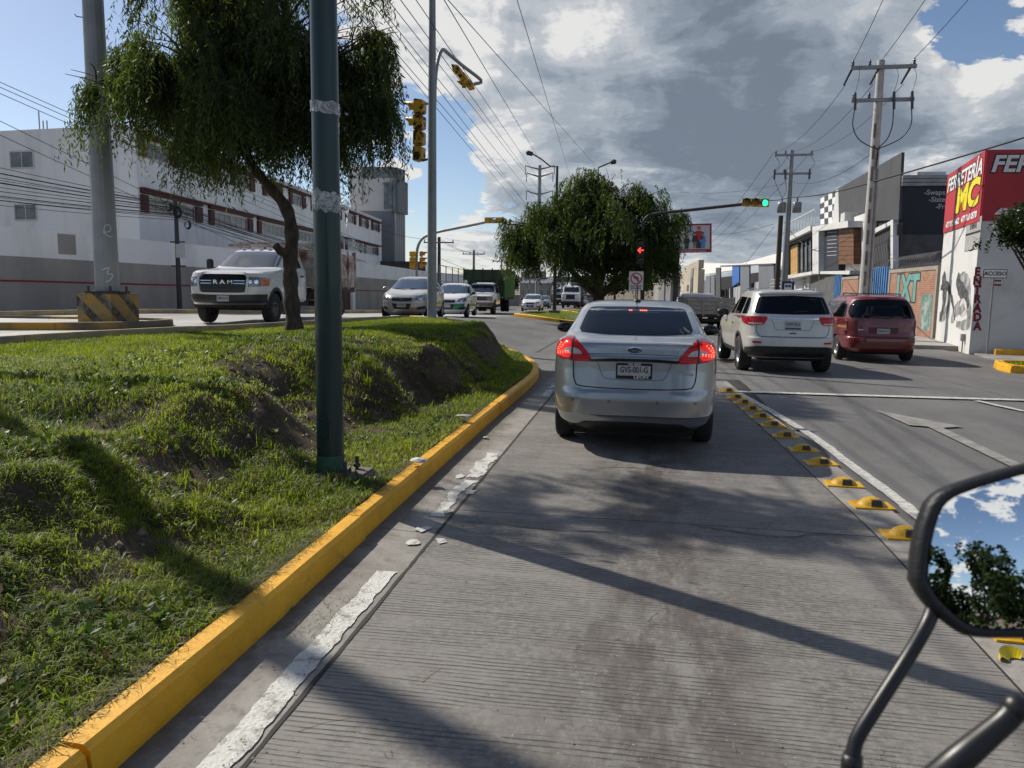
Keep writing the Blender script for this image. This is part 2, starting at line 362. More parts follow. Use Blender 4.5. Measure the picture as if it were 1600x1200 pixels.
# asphalt: the lanes to the right and the whole crossing beyond the stop line
xa = np.concatenate([np.arange(-24, -8, 1.0), np.arange(-8, 2, 0.5), np.arange(2, 9.51, 0.75)]); ya = np.concatenate([np.arange(-14, 60, 1.0), np.arange(60, 181, 4)])
tag(sheet('road', xa, ya, -0.016, M_ASPH), kind='structure')

# kerb line of the median, on the right (path of the outer top edge) and round its far nose
KR = np.array([(-1.73, -8), (-1.735, 2), (-1.76, 4), (-1.81, 7), (-1.84, 10), (-1.86, 12.6), (-1.96, 14.2), (-2.30, 16.2), (-3.15, 18.9), (-4.5, 21.6), (-6.0, 23.6), (-7.4, 24.7), (-8.1, 24.9)])
def resample(P, step):
    P = np.asarray(P, float); out = []
    Q = []                                          # Catmull-Rom
    for i in range(len(P)-1):
        p0, p1, p2, p3 = P[max(i-1, 0)], P[i], P[i+1], P[min(i+2, len(P)-1)]
        for t in np.linspace(0, 1, 16, endpoint=False): Q.append(0.5*((2*p1)+(-p0+p2)*t+(2*p0-5*p1+4*p2-p3)*t*t+(-p0+3*p1-3*p2+p3)*t**3))
    Q.append(P[-1]); Q = np.array(Q); d = np.concatenate([[0], np.cumsum(np.linalg.norm(np.diff(Q, axis=0), axis=1))])
    n = max(2, int(round(d[-1]/step))+1); s = np.linspace(0, d[-1], n)
    return np.stack([np.interp(s, d, Q[:, k]) for k in range(Q.shape[1])], 1)
KRs = resample(KR, 0.2)
def kr_x(y): return np.interp(y, KRs[:, 1], KRs[:, 0])
# left edge of the median: the kerb of the raised carriageway
KL = np.array([(-11.4, -8), (-11.3, 6), (-11.1, 11), (-10.55, 14.2), (-9.5, 17.5), (-8.7, 21.5), (-8.2, 24.9)])
KLs = resample(KL, 0.5)
def kl_x(y): return np.interp(y, KLs[:, 1], KLs[:, 0])

def seam_x(y): return float(np.interp(y, [-10, 1, 2.3, 4.5, 8, 12, 15], [-1.30, -1.305, -1.31, -1.335, -1.37, -1.40, -1.41]))
# our lane: slabs of grooved concrete on a darker bed, joints open
lane = tag(sheet('concrete_lane', np.linspace(-1.43, 1.78, 5), np.arange(-10, 15.5, 0.5), -0.008, mat('joint_filler', (0.03, 0.028, 0.025), rough=0.95), xfun=lambda X, Y: X), kind='structure')
JY = [-8.6, -3.9, 0.75, 5.42, 9.9, 14.4]
for k in range(len(JY)-1):
    y0, y1 = JY[k]+0.006, JY[k+1]-0.006; b = MB(); n = 12; vs = []; fs = []
    for j in range(n+1):
        y = y0+(y1-y0)*j/n; xr = float(np.interp(y, [-10, 5.5, 9, 13, 15], [1.78, 1.76, 1.62, 1.40, 1.30])); xr = 1.60 if y < 5 else min(1.60, xr-0.16)
        for x, z in ((seam_x(y)+0.008, -0.03), (seam_x(y)+0.012, 0.0), (0.1, 0.006), (xr-0.004, 0.0), (xr, -0.03)): vs.append((x, y, z))
    for j in range(n):
        for i in range(4): fs.append((j*5+i, j*5+i+1, (j+1)*5+i+1, (j+1)*5+i))
    fs.append((0, 1, 2, 3, 4)); fs.append(tuple(n*5+i for i in (4, 3, 2, 1, 0)))
    b.add(vs, fs).build('concrete_slab', M_TINED, lane)
# strip under the dome studs between our lane and the next
b = MB(); vs = []; ysx = np.arange(-10, 15, 0.5)
for y in ysx:
    xr = float(np.interp(y, [-10, 5.5, 9, 13, 15], [1.78, 1.76, 1.62, 1.40, 1.30])); xl = 1.612 if y < 5 else min(1.612, xr-0.148)
    vs += [(xl, y, -0.003), (xr+0.17, y, -0.003)]
b.add(vs, [(2*i, 2*i+1, 2*i+3, 2*i+2) for i in range(len(ysx)-1)]).build('stud_strip', M_CONC, lane)
# gutter apron between kerb and lane seam, in lengths
gut = []
GJ = [-8, -2.6, 1.1, 4.86, 8.3, 11.7, 15.2]
gbed = tag(MB().box((-1.83, -8, -0.06), (-1.42, 15.0, -0.012)).build('gutter', MATS['joint_filler']), kind='structure')
for k in range(len(GJ)-1):
    y0, y1 = GJ[k]+0.004, GJ[k+1]-0.004; b = MB(); vs = []; n = 10
    for j in range(n+1):
        y = y0+(y1-y0)*j/n; vs += [(float(kr_x(y))-0.02, y, 0.012), (-1.55, y, 0.0), (seam_x(y)-0.006, y, -0.004), (seam_x(y)-0.004, y, -0.05)]
    fs = [(j*4+i, j*4+i+1, j*4+i+5, j*4+i+4) for j in range(n) for i in range(3)]
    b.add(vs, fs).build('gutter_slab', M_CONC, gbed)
# kerb blocks
def kerb_run(path, name, m, parent, seg=2.4, h=0.155, w=0.17, base=-0.10, side=1, zoff=0.0, gap=0.006, flip=False, rnd=0.0):
    P = resample(path, 0.1); d = np.concatenate([[0], np.cumsum(np.linalg.norm(np.diff(P, axis=0), axis=1))]); s = 0
    while s < d[-1]-0.2:
        e = min(s+seg*(1+random.uniform(-0.06, 0.06)), d[-1]); n = max(2, int((e-s)/0.12)); ss = np.linspace(s+gap, e-gap, n+1)
        dz = random.uniform(-0.004, 0.005); dx = random.uniform(-0.006, 0.006); vs = []; b = MB()
        for q in ss:
            x, y = np.interp(q, d, P[:, 0]), np.interp(q, d, P[:, 1]); x2, y2 = np.interp(q+0.1, d, P[:, 0]), np.interp(q+0.1, d, P[:, 1]); x1, y1 = np.interp(q-0.1, d, P[:, 0]), np.interp(q-0.1, d, P[:, 1])
            tx, ty = x2-x1, y2-y1; L = math.hypot(tx, ty); nx, ny = -ty/L*side, tx/L*side; z = Z(x, y)+zoff
            wv = 0.006*(vnoise(q*3.1, 5.5)-0.5)
            for off, hh in ((-0.015, base), (-0.012, 0.03), (0.0+wv, h-0.022), (0.022+wv, h), (w-0.02, h+0.004), (w, h-0.02), (w, base)):
                vs.append((x+nx*(off+dx), y+ny*(off+dx), z+hh+dz))
        k = 7; fs = [((j*k+i), (j*k+i+1), ((j+1)*k+i+1), ((j+1)*k+i)) for j in range(n) for i in range(k-1)]
        if side < 0: fs = [f[::-1] for f in fs]
        fs += [tuple(range(k))[::-1] if side > 0 else tuple(range(k)), tuple(n*k+i for i in (range(k) if side > 0 else reversed(range(k))))]
        b.add(vs, fs).build(name, m, parent); s = e
kerb = tag(obj('kerb', None), kind='structure')
kerb_run(KR, 'kerb_block', M_KERB, kerb, seg=2.6, w=0.125, gap=0.009)
kerb_l = tag(obj('kerb_raised_carriageway', None), kind='structure')
M_KERBOLD = mat('old_kerb', (0.46, 0.36, 0.16), (0.22, 0.19, 0.15), 1.6, rough=0.85, bump=0.4)
kerb_run(KL, 'kerb_block', M_KERBOLD, kerb_l, seg=4.0, h=0.14, w=0.2, base=-0.35, side=-1)
# raised carriageway of pale concrete on the left
tag(sheet('raised_carriageway', np.linspace(0, 1, 14), np.concatenate([np.arange(-6, 46, 1.0)]), -0.010, M_PALE,
      xfun=lambda X, Y: (np.where(Y < 24.9, kl_x(Y)-0.10, -8.4+0.10*(Y-24.9))*(1-X)+(-27.0)*X)), kind='structure')

# ------------------------------------------------------------------ the median mound
def mound_z(x, y):
    x = np.atleast_1d(np.asarray(x, float)); y = np.atleast_1d(np.asarray(y, float))
    t = kr_x(y)-0.16-x                                           # metres in from the kerb
    # along the nose measure the true distance to the kerb path
    d = np.full(np.shape(t), 9.0)
    nose = np.asarray(y) > 12.3
    if np.any(nose):
        dn = np.full(int(np.sum(nose)), 9.0); xn, yn = x[nose], y[nose]
        for px_, py_ in KRs[KRs[:, 1] > 12][::2]: dn = np.minimum(dn, np.hypot(xn-px_, yn-py_))
        d[nose] = dn
    t = np.where(y > 12.5, np.minimum(t, d-0.16), t)
    w = np.interp(y, [0, 4, 7.5, 10, 13, 17, 22], [2.6, 2.5, 2.4, 2.1, 1.7, 1.4, 1.1])
    top = np.interp(y, [0, 5, 7, 8.5, 10, 13, 18, 22, 24.5], [0.55, 0.63, 0.72, 0.86, 0.95, 0.85, 0.77, 0.75, 0.6]); top = top-(top-0.57)*sstep(t, 2.2, 6.0)
    base = 0.13+zg(kr_x(y), y)
    k = np.interp(y, [0, 4.2, 6.5, 13, 17, 22], [0.60, 0.52, 0.40, 0.42, 0.50, 0.6]); foot = np.interp(y, [0, 4, 7, 12, 16], [0.25, 0.3, 0.5, 0.42, 0.25])+0.28*(fbm(y*0.55+2, y*0+5.5, 3)-0.5)
    prof = 0.80*sstep(t, foot, foot+w*k)+0.20*sstep(t, foot+w*0.25, foot+w)
    z = base+(top-base)*prof
    n1 = fbm(x*0.85+3.1, y*0.85+1.7, 3)-0.5; n2 = fbm(x*3.1, y*3.1, 3)-0.5
    bank = np.exp(-((t-w*0.55)/(w*0.5))**2)
    z = z+bank*(0.50*n1+0.22*n2)+0.03*n2*sstep(t, 0.1, 0.6)
    def dent(cx, cy, rx, ry, a): return a*np.exp(-((x-cx)/rx)**2-((y-cy)/ry)**2)
    z = z-0.36*np.exp(-(((x+3.25)/0.85)**2+((y-7.5)/0.95)**2)**2)-0.16*np.exp(-(((x+2.75)/0.5)**2+((y-9.6)/0.9)**2)**2)-0.18*np.exp(-(((x+3.0)/0.5)**2+((y-4.7)/0.35)**2)**2)-0.14*np.exp(-(((x+4.4)/0.6)**2+((y-5.4)/0.35)**2)**2)+dent(-3.55, 5.6, 0.5, 0.55, 0.16)+dent(-3.0, 4.2, 0.6, 0.5, 0.07)+dent(-4.6, 9.3, 0.9, 1.2, 0.06)
    z = np.maximum(z, base-0.02+0.0*x)
    tl = x-kl_x(y)                                                # falls to the back kerb
    z = np.where(y < 24.5, z*sstep(tl, 0.0, 3.0)+(1-sstep(tl, 0.0, 3.0))*np.minimum(z, zg(kl_x(y), y)+0.0), z)
    return z
gx = np.concatenate([np.linspace(0, 0.45, 70), np.linspace(0.46, 1, 40)]); gy = np.concatenate([np.arange(-6, 1.5, 0.4), np.arange(1.5, 14, 0.07), np.arange(14, 24.7, 0.14)])
GX, GY = np.meshgrid(gx, gy)
XR = kr_x(GY)-0.11; XL = kl_x(GY)+0.02; MX = XR*(1-GX)+XL*GX
MZ = mound_z(MX, GY)+0.012*(fbm(MX*14, GY*14, 3)-0.5)*sstep(GX, 0, 0.05)
nxm = len(gx); V = np.stack([MX, GY, MZ], -1).reshape(-1, 3)
ii = np.arange((len(gy)-1)*nxm).reshape(len(gy)-1, nxm)[:, :-1].ravel(); Fm = np.stack([ii, ii+nxm, ii+nxm+1, ii+1], 1)[:, ::-1]
def soil(nt, p):
    N = NT(nt)
    col = N.mix(N.ramp(N.noise(2.2, 8, 0.7), 0.35, 0.65), (0.055, 0.041, 0.028), (0.125, 0.098, 0.068))
    col = N.mix(N.ramp(N.noise(16, 6, 0.7), 0.55, 0.72), col, (0.19, 0.155, 0.115))
    N.set(p.inputs['Base Color'], col); p.inputs['Roughness'].default_value = 0.95; p.inputs['Specular IOR Level'].default_value = 0.15
    N.set(p.inputs['Normal'], N.bump(N.noise(38, 8, 0.75), 1.0, 0.03))
M_SOIL = world_mat('mound_soil', soil)
tag(obj('median_mound', fast_mesh('median_mound', V, Fm, M_SOIL, smooth=True)), kind='structure')

def leafmat(name, tint=(1, 1, 1), trans=0.5, rough=0.5):
    m = bpy.data.materials.new(name); m.use_nodes = True; nt = m.node_tree; nt.nodes.clear()
    at_ = nt.nodes.new('ShaderNodeAttribute'); at_.attribute_name = 'Col'
    p = nt.nodes.new('ShaderNodeBsdfPrincipled'); p.inputs['Roughness'].default_value = rough; p.inputs['Specular IOR Level'].default_value = 0.35
    t = nt.nodes.new('ShaderNodeBsdfTranslucent'); x = nt.nodes.new('ShaderNodeMix'); x.data_type = 'RGBA'; x.blend_type = 'MULTIPLY'; x.inputs[0].default_value = 1; x.inputs[7].default_value = (*tint, 1)
    nt.links.new(at_.outputs['Color'], p.inputs['Base Color']); nt.links.new(at_.outputs['Color'], x.inputs[6]); nt.links.new(x.outputs[2], t.inputs[0])
    s = nt.nodes.new('ShaderNodeMixShader'); s.inputs[0].default_value = trans; nt.links.new(p.outputs[0], s.inputs[1]); nt.links.new(t.outputs[0], s.inputs[2])
    o = nt.nodes.new('ShaderNodeOutputMaterial'); nt.links.new(s.outputs[0], o.inputs[0]); MATS[name] = m; return m
M_GRASS = leafmat('grass_blade', (1.7, 1.7, 0.6), 0.5, 0.5)

def bare(x, y):                                                   # 1 where the soil shows
    t = kr_x(y)-0.16-x; w = np.interp(y, [0, 4, 7.5, 10, 13, 17, 22], [2.6, 2.6, 2.9, 2.6, 1.8, 1.5, 1.1])
    e = 0.05; sl = np.hypot((mound_z(x+e, y)-mound_z(x-e, y))/(2*e), (mound_z(x, y+e)-mound_z(x, y-e))/(2*e))
    n = fbm(x*1.3+9, y*1.3+4, 4)
    b = sstep(n+0.34*sl, 0.68, 0.82)*sstep(t, 0.4, 0.7)*(1-sstep(t, w*0.95, w*1.15))
    def spot(cx, cy, rx, ry): return np.exp(-((x-cx)/rx)**2-((y-cy)/ry)**2)
    b = b+0.9*spot(-3.3, 7.7, 0.4, 0.7)+0.7*spot(-3.05, 4.9, 0.22, 0.3)+0.8*spot(-2.75, 9.8, 0.25, 0.9)+0.7*spot(-4.4, 5.5, 0.4, 0.22)
    return np.clip(b, 0, 1)
def grass(name, n, sampler, hfun, hmin, hmax, width, label, zfun, colf=None, simple=False, curl=1.0):
    x, y = sampler(n); z = zfun(x, y); n = len(x)
    az = RNG.uniform(0, 2*PI, n); clump = fbm(x*2.6+5, y*2.6+8, 3); h = (hmin+(hmax-hmin)*RNG.random(n)**1.6)*(0.55+1.0*clump)*hfun(x, y)
    lean = RNG.uniform(0.25, 1.15, n)*curl; dx, dy = np.cos(az), np.sin(az); wx, wy = -dy, dx; wd = width*(0.6+0.8*RNG.random(n))
    p0 = np.stack([x, y, z-0.006], 1); s1 = np.stack([dx*lean*0.35*h, dy*lean*0.35*h, 0.62*h], 1); s2 = np.stack([dx*lean*h, dy*lean*h, h*np.maximum(0.25, 1.0-0.36*lean)], 1)
    wv = np.stack([wx*wd, wy*wd, 0*wd], 1)
    V = np.stack([p0-wv, p0+wv, p0+s1-wv*0.75, p0+s1+wv*0.75, p0+s2], 1).reshape(-1, 3)
    k = (np.arange(n)*5)[:, None]; F = np.concatenate([k+[0, 1, 3], k+[0, 3, 2], k+[2, 3, 4]], 0)
    if simple: V = np.stack([p0-wv, p0+wv, p0+s2], 1).reshape(-1, 3); F = np.arange(3*n).reshape(n, 3)
    r = RNG.random(n); r2 = fbm(x*1.1+2, y*1.1, 3); f = np.clip(0.6*r+1.3*(r2-0.28), 0, 1)[:, None]
    c = np.array([0.045, 0.098, 0.012])*(1-f)+np.array([0.235, 0.285, 0.026])*f
    dry = (RNG.random(n) < 0.04+0.16*sstep(fbm(x*0.9+40, y*0.9+11, 3), 0.52, 0.7))[:, None]; c = np.where(dry, np.array([0.20, 0.165, 0.075])*(0.7+0.5*r[:, None]), c)
    o = obj(name, fast_mesh(name, V, F, M_GRASS, np.repeat(c, 3 if simple else 5, 0))); tag(o, label, 'grass', kind='stuff'); return o
def samp(y0, y1, dens, tlo=0.02, thi=99, kx=None):
    def f(n):
        area = 9.6*(y1-y0); m = int(dens*area); y = RNG.uniform(y0, y1, m); xr = kr_x(y)-0.12; xl = kl_x(y)+0.1; x = xl+(xr-xl)*RNG.random(m)
        az = np.degrees(np.arctan2(-x, y)); inside = (az < 47) | (y > 9) | ((az < 64) & (RNG.random(m) < 0.45)); x, y = x[inside], y[inside]
        keep = RNG.random(len(x)) > 0.97*bare(x, y)**0.8; return x[keep], y[keep]
    return f
one = lambda x, y: 1.0
grass('grass', 0, samp(1.9, 5.2, 9000), one, 0.022, 0.080, 0.0026, curl=1.5, label= 'rough short grass on the near bank of the median mound', zfun=mound_z)
grass('grass', 0, samp(5.2, 9.5, 4600), one, 0.022, 0.080, 0.0034, curl=1.4, label= 'green grass on the median mound round the green pole', zfun=mound_z)
grass('grass', 0, samp(9.5, 24.4, 2300), one, 0.030, 0.09, 0.0065, simple=True, label= 'sunlit green grass on the far crest of the median mound', zfun=mound_z)
def tufts(n):
    m = 900; cy = 1.9+9.5*RNG.random(m)**1.5; cx = kr_x(cy)-0.3-RNG.random(m)*5.2; k = fbm(cx*0.8+7, cy*0.8+3, 3) > 0.46; cx, cy = cx[k], cy[k]; q = RNG.integers(0, len(cx), 34*len(cx)); r = np.abs(RNG.normal(0, 0.055, len(q))); a = RNG.uniform(0, 6.283, len(q)); return cx[q]+r*np.cos(a), cy[q]+r*np.sin(a)
def weeds():
    m = 2600; cy = 1.9+11*RNG.random(m)**1.4; cx = kr_x(cy)-0.22-RNG.random(m)*4.6; k = fbm(cx*1.5+17, cy*1.5+3, 3) > 0.5; cx, cy = cx[k], cy[k]; n = len(cx); L = 9; q = np.repeat(np.arange(n), L); a = RNG.uniform(0, 6.283, n*L); el = RNG.uniform(0.15, 1.1, n*L); ln = RNG.uniform(0.025, 0.065, n*L); wd = ln*0.24
    p0 = np.stack([cx[q], cy[q], mound_z(cx, cy)[q]+0.01+0.05*RNG.random(n*L)], 1); d = np.stack([np.cos(a)*np.cos(el), np.sin(a)*np.cos(el), np.sin(el)], 1)*ln[:, None]; s_ = np.stack([-np.sin(a), np.cos(a), 0*a], 1)*wd[:, None]
    V = np.stack([p0, p0+d*0.5+s_, p0+d, p0+d*0.5-s_], 1).reshape(-1, 3); f = RNG.random((n*L, 1)); c = np.array([0.035, 0.075, 0.015])*(1-f)+np.array([0.10, 0.15, 0.035])*f; br = RNG.random((n*L, 1)) < 0.12; c = np.where(br, np.array([0.16, 0.10, 0.05]), c)
    tag(obj('weeds', fast_mesh('weeds', V, np.arange(len(V)).reshape(-1, 4), M_GRASS, np.repeat(c, 4, 0))), 'small broad leaved weeds and dead leaves among the bank grass', 'weeds', kind='stuff')
weeds()
grass('grass_tufts', 0, tufts, one, 0.05, 0.17, 0.0028, 'longer grass tufts dotted over the near bank', mound_z)
# cut clippings that spill over the kerb top and into the gutter
def clippings(n):
    y = RNG.uniform(1.9, 9.5, n); edge = RNG.random(n) < 0.8; x = kr_x(y)-np.where(edge, 0.17-np.abs(RNG.normal(0, 0.045, n)), 0.0)+np.where(edge, 0, RNG.uniform(0.02, 0.30, n)); 
    keep = fbm(y*1.7+3, y*0+4, 3) > np.where(edge, 0.42, 0.60); return x[keep], y[keep]
def clip_z(x, y): return np.where(x < kr_x(y)-0.005, 0.158, 0.012)+zg(x, y)*0+0.004
M_HAY = leafmat('cut_grass', (1.2, 1.2, 0.7), 0.35, 0.6)
def lay(n):
    x, y = clippings(n); n = len(x); az = RNG.uniform(0, 2*PI, n); L = RNG.uniform(0.02, 0.09, n); z = clip_z(x, y)
    a = np.stack([x, y, z], 1); d = np.stack([np.cos(az)*L, np.sin(az)*L, RNG.uniform(0.0, 0.02, n)], 1); wv = np.stack([-np.sin(az), np.cos(az), 0*az], 1)*0.0016
    V = np.stack([a-wv, a+wv, a+d], 1).reshape(-1, 3); F = np.arange(3*n).reshape(n, 3)
    f = RNG.random((n, 1)); c = np.array([0.05, 0.07, 0.02])*(1-f)+np.array([0.20, 0.17, 0.08])*f
    return tag(obj('grass_clippings', fast_mesh('grass_clippings', V, F, M_HAY, np.repeat(c, 3, 0))), 'dry cut grass scattered over the yellow kerb and gutter', 'grass', kind='stuff')
lay(9000)
# stones and clods on the bare bank
nk = 6000; ky = RNG.uniform(2.2, 13, nk); kx = kr_x(ky)-0.16-RNG.uniform(0.3, 3.4, nk); kk = RNG.random(nk) < bare(kx, ky); kx, ky = kx[kk], ky[kk]; nk = len(kx)
kr = 0.005+0.032*RNG.random(nk)**5; kz = mound_z(kx, ky); ka = RNG.uniform(0, 6.28, nk)
q = np.array([(1, 0, 0), (-0.6, 0.9, 0), (-0.5, -0.9, 0), (0.1, 0.1, 0.95), (0, 0, -0.6)])[None]*RNG.uniform(0.7, 1.3, (nk, 5, 3))*kr[:, None, None]
cv = np.stack([kx[:, None]+q[..., 0]*np.cos(ka)[:, None]-q[..., 1]*np.sin(ka)[:, None], ky[:, None]+q[..., 0]*np.sin(ka)[:, None]+q[..., 1]*np.cos(ka)[:, None], kz[:, None]+q[..., 2]], -1).reshape(-1, 3)
cf = (np.arange(nk)*5)[:, None, None]+np.array([(0, 1, 3), (1, 2, 3), (2, 0, 3), (1, 0, 4), (2, 1, 4), (0, 2, 4)])[None]; cf = cf.reshape(-1, 3)
tag(obj('soil_clods', fast_mesh('soil_clods', cv, cf, mat('clod_earth', (0.12, 0.095, 0.068), (0.26, 0.22, 0.175), 9, rough=0.95))), 'small stones and earth clods on the bare bank', 'stones', kind='stuff')

# ------------------------------------------------------------------ painted marks
def strip(name, pts, w, m, parent=None, ragged=0.0, gaps=0.0, z=0.004, step=0.03, seed=1, kind='structure'):
    P = resample(pts, step); rr = np.random.default_rng(seed); vs = []; fs = []
    ph = rr.uniform(0, 50, 3)
    for i, p in enumerate(P):
        t = P[min(i+1, len(P)-1)]-P[max(i-1, 0)]; t = t/np.hypot(*t); n = np.array([t[1], -t[0]]); s = i*step
        a = w/2*(1+ragged*(2*fbm(s*5.0+ph[0], 0.5, 5)-1.0)*2); bb = w/2*(1+ragged*(2*fbm(s*5.5+ph[1], 7.5, 5)-1.0)*2)
        for q in (p-n*a, p+n*bb): vs.append((q[0], q[1], Z(q[0], q[1])+z))
        if i and (gaps <= 0 or fbm(s*1.1+ph[2], 3.3, 3) > gaps): fs.append((2*i-2, 2*i-1, 2*i+1, 2*i))
    o = obj(name, fast_mesh(name, vs, fs, m), parent)
    if parent is None: tag(o, kind=kind)
    return o
marks = tag(obj('road_markings', None), kind='structure')
EL = lambda y, o=0.10: (seam_x(y)-o, y)
strip('edge_line', [EL(1.2), EL(2.3), EL(3.2), EL(4.12)], 0.118, M_FLAKE, marks, ragged=0.24, gaps=0.0, z=0.0025, seed=3, step=0.012)
strip('edge_line', [EL(4.5), EL(5.4), EL(6.3)], 0.10, M_FLAKE, marks, ragged=0.7, gaps=0.50, z=0.0025, seed=5, step=0.015)
strip('edge_line', [EL(6.4), EL(9.0), EL(13.5)], 0.12, M_FLAKE, marks, ragged=0.7, gaps=0.52, z=0.0025, seed=8, step=0.02)
strip('lane_line', [(2.06, 2.0), (2.05, 5.9), (1.985, 7.7), (1.92, 9.24), (1.73, 11.1), (1.52, 12.8)], 0.11, M_LINE, marks, ragged=0.12, z=0.005, seed=9)
strip('stop_line', [(1.50, 13.0), (3.6, 13.07), (6.0, 13.2), (9.2, 13.4)], 0.20, M_LINE, marks, ragged=0.10, z=0.005, seed=11)
strip('lane_line', [(5.1, 12.9), (5.35, 11.9)], 0.10, M_LINE, marks, ragged=0.2, z=0.006, seed=12); strip('lane_line', [(5.5, 11.3), (5.75, 10.4)], 0.10, M_LINE, marks, ragged=0.2, z=0.006, seed=13)
strip('lane_line', [(5.9, 9.8), (6.3, 8.0)], 0.10, M_LINE, marks, ragged=0.2, z=0.006, seed=13)
ap = [(3.23, 11.45), (3.30, 10.25), (3.50, 10.2), (3.515, 8.0), (3.52, 5.2), (3.68, 5.2), (3.67, 8.0), (3.66, 10.15), (3.95, 10.3)]
M_FADED = mat('faded_arrow_paint', (0.30, 0.29, 0.26), (0.16, 0.155, 0.145), 6, rough=0.75)
MB().add([(x, y, 0.003) for x, y in ap], [(0, 1, 2, 7, 8)[::-1], (2, 3, 4, 5, 6, 7)[::-1]]).build('turn_arrow', M_FADED, marks)
for k, (u, v) in enumerate(((735, 770), (700, 800), (662, 828), (690, 845), (720, 745), (645, 850))):     # loose paint flakes round the joint
    c = on_z(u, v, 0.0); n = 9; r0 = 0.05+0.03*random.random(); vs = [(c[0]+r0*random.uniform(0.5, 1.3)*math.cos(6.28*i/n)*0.8, c[1]+r0*random.uniform(0.5, 1.6)*math.sin(6.28*i/n), 0.0075) for i in range(n)]
    MB().add(vs, [tuple(range(n))]).build('paint_flake', M_FLAKE, marks)
# crack / sealed joints in the crossing
M_SEAM = mat('dark_seam', (0.035, 0.033, 0.03), rough=0.9)
a, b2 = pix_ground(838, 550), pix_ground(905, 512); strip('expansion_joint', [a[:2], b2[:2]], 0.05, M_SEAM, marks, ragged=0.3, z=-0.010)
strip('expansion_joint', [(seam_x(y_)+0.002, y_) for y_ in np.arange(-6, 15.1, 1.5)], 0.020, M_SEAM, marks, ragged=0.4, z=0.004, seed=21)
for k in range(3):                                    # hairline cracks
    y = (5.35, 5.1, 7.0)[k]; pts = [(x, y+0.05*math.sin(x*5+k)+0.1*(vnoise(x*4, k*7.7)-0.5)) for x in np.arange((0.4, -1.2, -0.4)[k], (1.55, -0.1, 0.5)[k], 0.2)]
    strip('crack', pts, 0.010, M_SEAM, marks, ragged=0.9, z=0.0085, seed=30+k)
# ------------------------------------------------------------------ trees
M_BARK = mat('pepper_tree_bark', (0.028, 0.020, 0.014), (0.085, 0.062, 0.045), 5, rough=0.95, bump=1.0, bscale=22, stretch=(2.0, 2.0, 0.6))
M_LEAF = leafmat('pepper_leaf', (1.6, 1.7, 0.55), 0.58, 0.5)
M_LEAF2 = leafmat('glossy_leaf', (1.2, 1.3, 0.6), 0.3, 0.35)
def limb(b, p0, p1, r0, r1, bend=0.15, n=6, k=8, seed=0):
    rr = random.Random(seed); p0, p1 = Vector(p0), Vector(p1); L = (p1-p0).length; off = Vector((rr.uniform(-1, 1), rr.uniform(-1, 1), rr.uniform(0.0, 1)))*L*bend; pts = []; rad = []
    for i in range(n+1):
        t = i/n; pts.append(p0.lerp(p1, t)+off*math.sin(PI*t)); rad.append(r0+(r1-r0)*t)
    b.tube(pts, rad, k); return pts
def foliage(name, parent, lobes, m, strands, droop, leaf, width, per, cols, seed=1, shell=0.55, up=0.25):
    rng = np.random.default_rng(seed); tot = sum(l[1][0]*l[1][1]*l[1][2]*0+l[1][0]**2 for l in lobes); VV = []; CC = []
    for (c, r, *w) in lobes:
        n = int(strands*(r[0]**2)/tot*(w[0] if w else 1)); d = rng.normal(size=(n, 3)); d /= np.linalg.norm(d, axis=1)[:, None]; d[:, 2] = np.where(d[:, 2] < -0.35, -d[:, 2]*0.6, d[:, 2])
        rad = (shell+(1-shell)*rng.random(n))[:, None]; rad = np.where(rng.random((n, 1)) < 0.25, rad*rng.random((n, 1)), rad)
        # gaps: thin out by a noise over direction
        p = np.array(c)+d*rad*np.array(r); g = fbm(p[:, 0]*1.9+p[:, 2]*1.3, p[:, 1]*1.9-p[:, 2]*1.7, 3); k = g > 0.43+0.10*rng.random(n); p, d = p[k], d[k]; n = len(p)
        L = droop*(0.35+0.9*rng.random(n)); out = d*np.array([1, 1, 0.3]); h = np.linalg.norm(out, axis=1)[:, None]+1e-6; out = out/h*(0.35*rng.random((n, 1))+0.1)
        tone = np.clip(0.15+0.9*rng.random(n)*fbm(p[:, 0]*0.9, p[:, 1]*0.9+p[:, 2], 2)*1.3, 0, 1)
        for j in range(per):
            t = (j+rng.random(n))/per; q = p+out*(L*t)[:, None]*np.array([1, 1, 0])+np.stack([0*t, 0*t, up*L*0.35*np.sin(PI*np.minimum(t*1.2, 1))-L*t**1.35], 1)
            az = rng.uniform(0, 2*PI, n); el = rng.uniform(-1.45, -0.45, n) if droop > 0.3 else rng.uniform(-1.0, 0.8, n)
            dr = np.stack([np.cos(az)*np.cos(el), np.sin(az)*np.cos(el), np.sin(el)], 1); sd_ = np.cross(dr, rng.normal(size=(n, 3))); sd_ /= np.linalg.norm(sd_, axis=1)[:, None]+1e-9
            ll = (leaf*(0.6+0.7*rng.random(n)))[:, None]; ww = width*(0.7+0.6*rng.random(n))[:, None]
            VV.append(np.stack([q, q+dr*ll*0.45+sd_*ww, q+dr*ll, q+dr*ll*0.45-sd_*ww], 1)); f = np.clip(tone+0.25*(rng.random(n)-0.5), 0, 1)[:, None]; CC.append(np.array(cols[0])*(1-f)+np.array(cols[1])*f)
    V = np.concatenate(VV).reshape(-1, 3); C = np.repeat(np.concatenate(CC), 4, 0); F = np.arange(len(V)).reshape(-1, 4)
    return obj(name, fast_mesh(name, V, F, m, C), parent)
def lobe(u, v, d, r, sz=1.0, w=1.0, sx=1.0): c = at(u, v, d); R = r*d/FPX; return (c, (R*sx, R*1.05, R*sz), w)
PEP = ((0.014, 0.027, 0.012), (0.100, 0.130, 0.044)); PEP2 = ((0.011, 0.023, 0.009), (0.080, 0.110, 0.034))
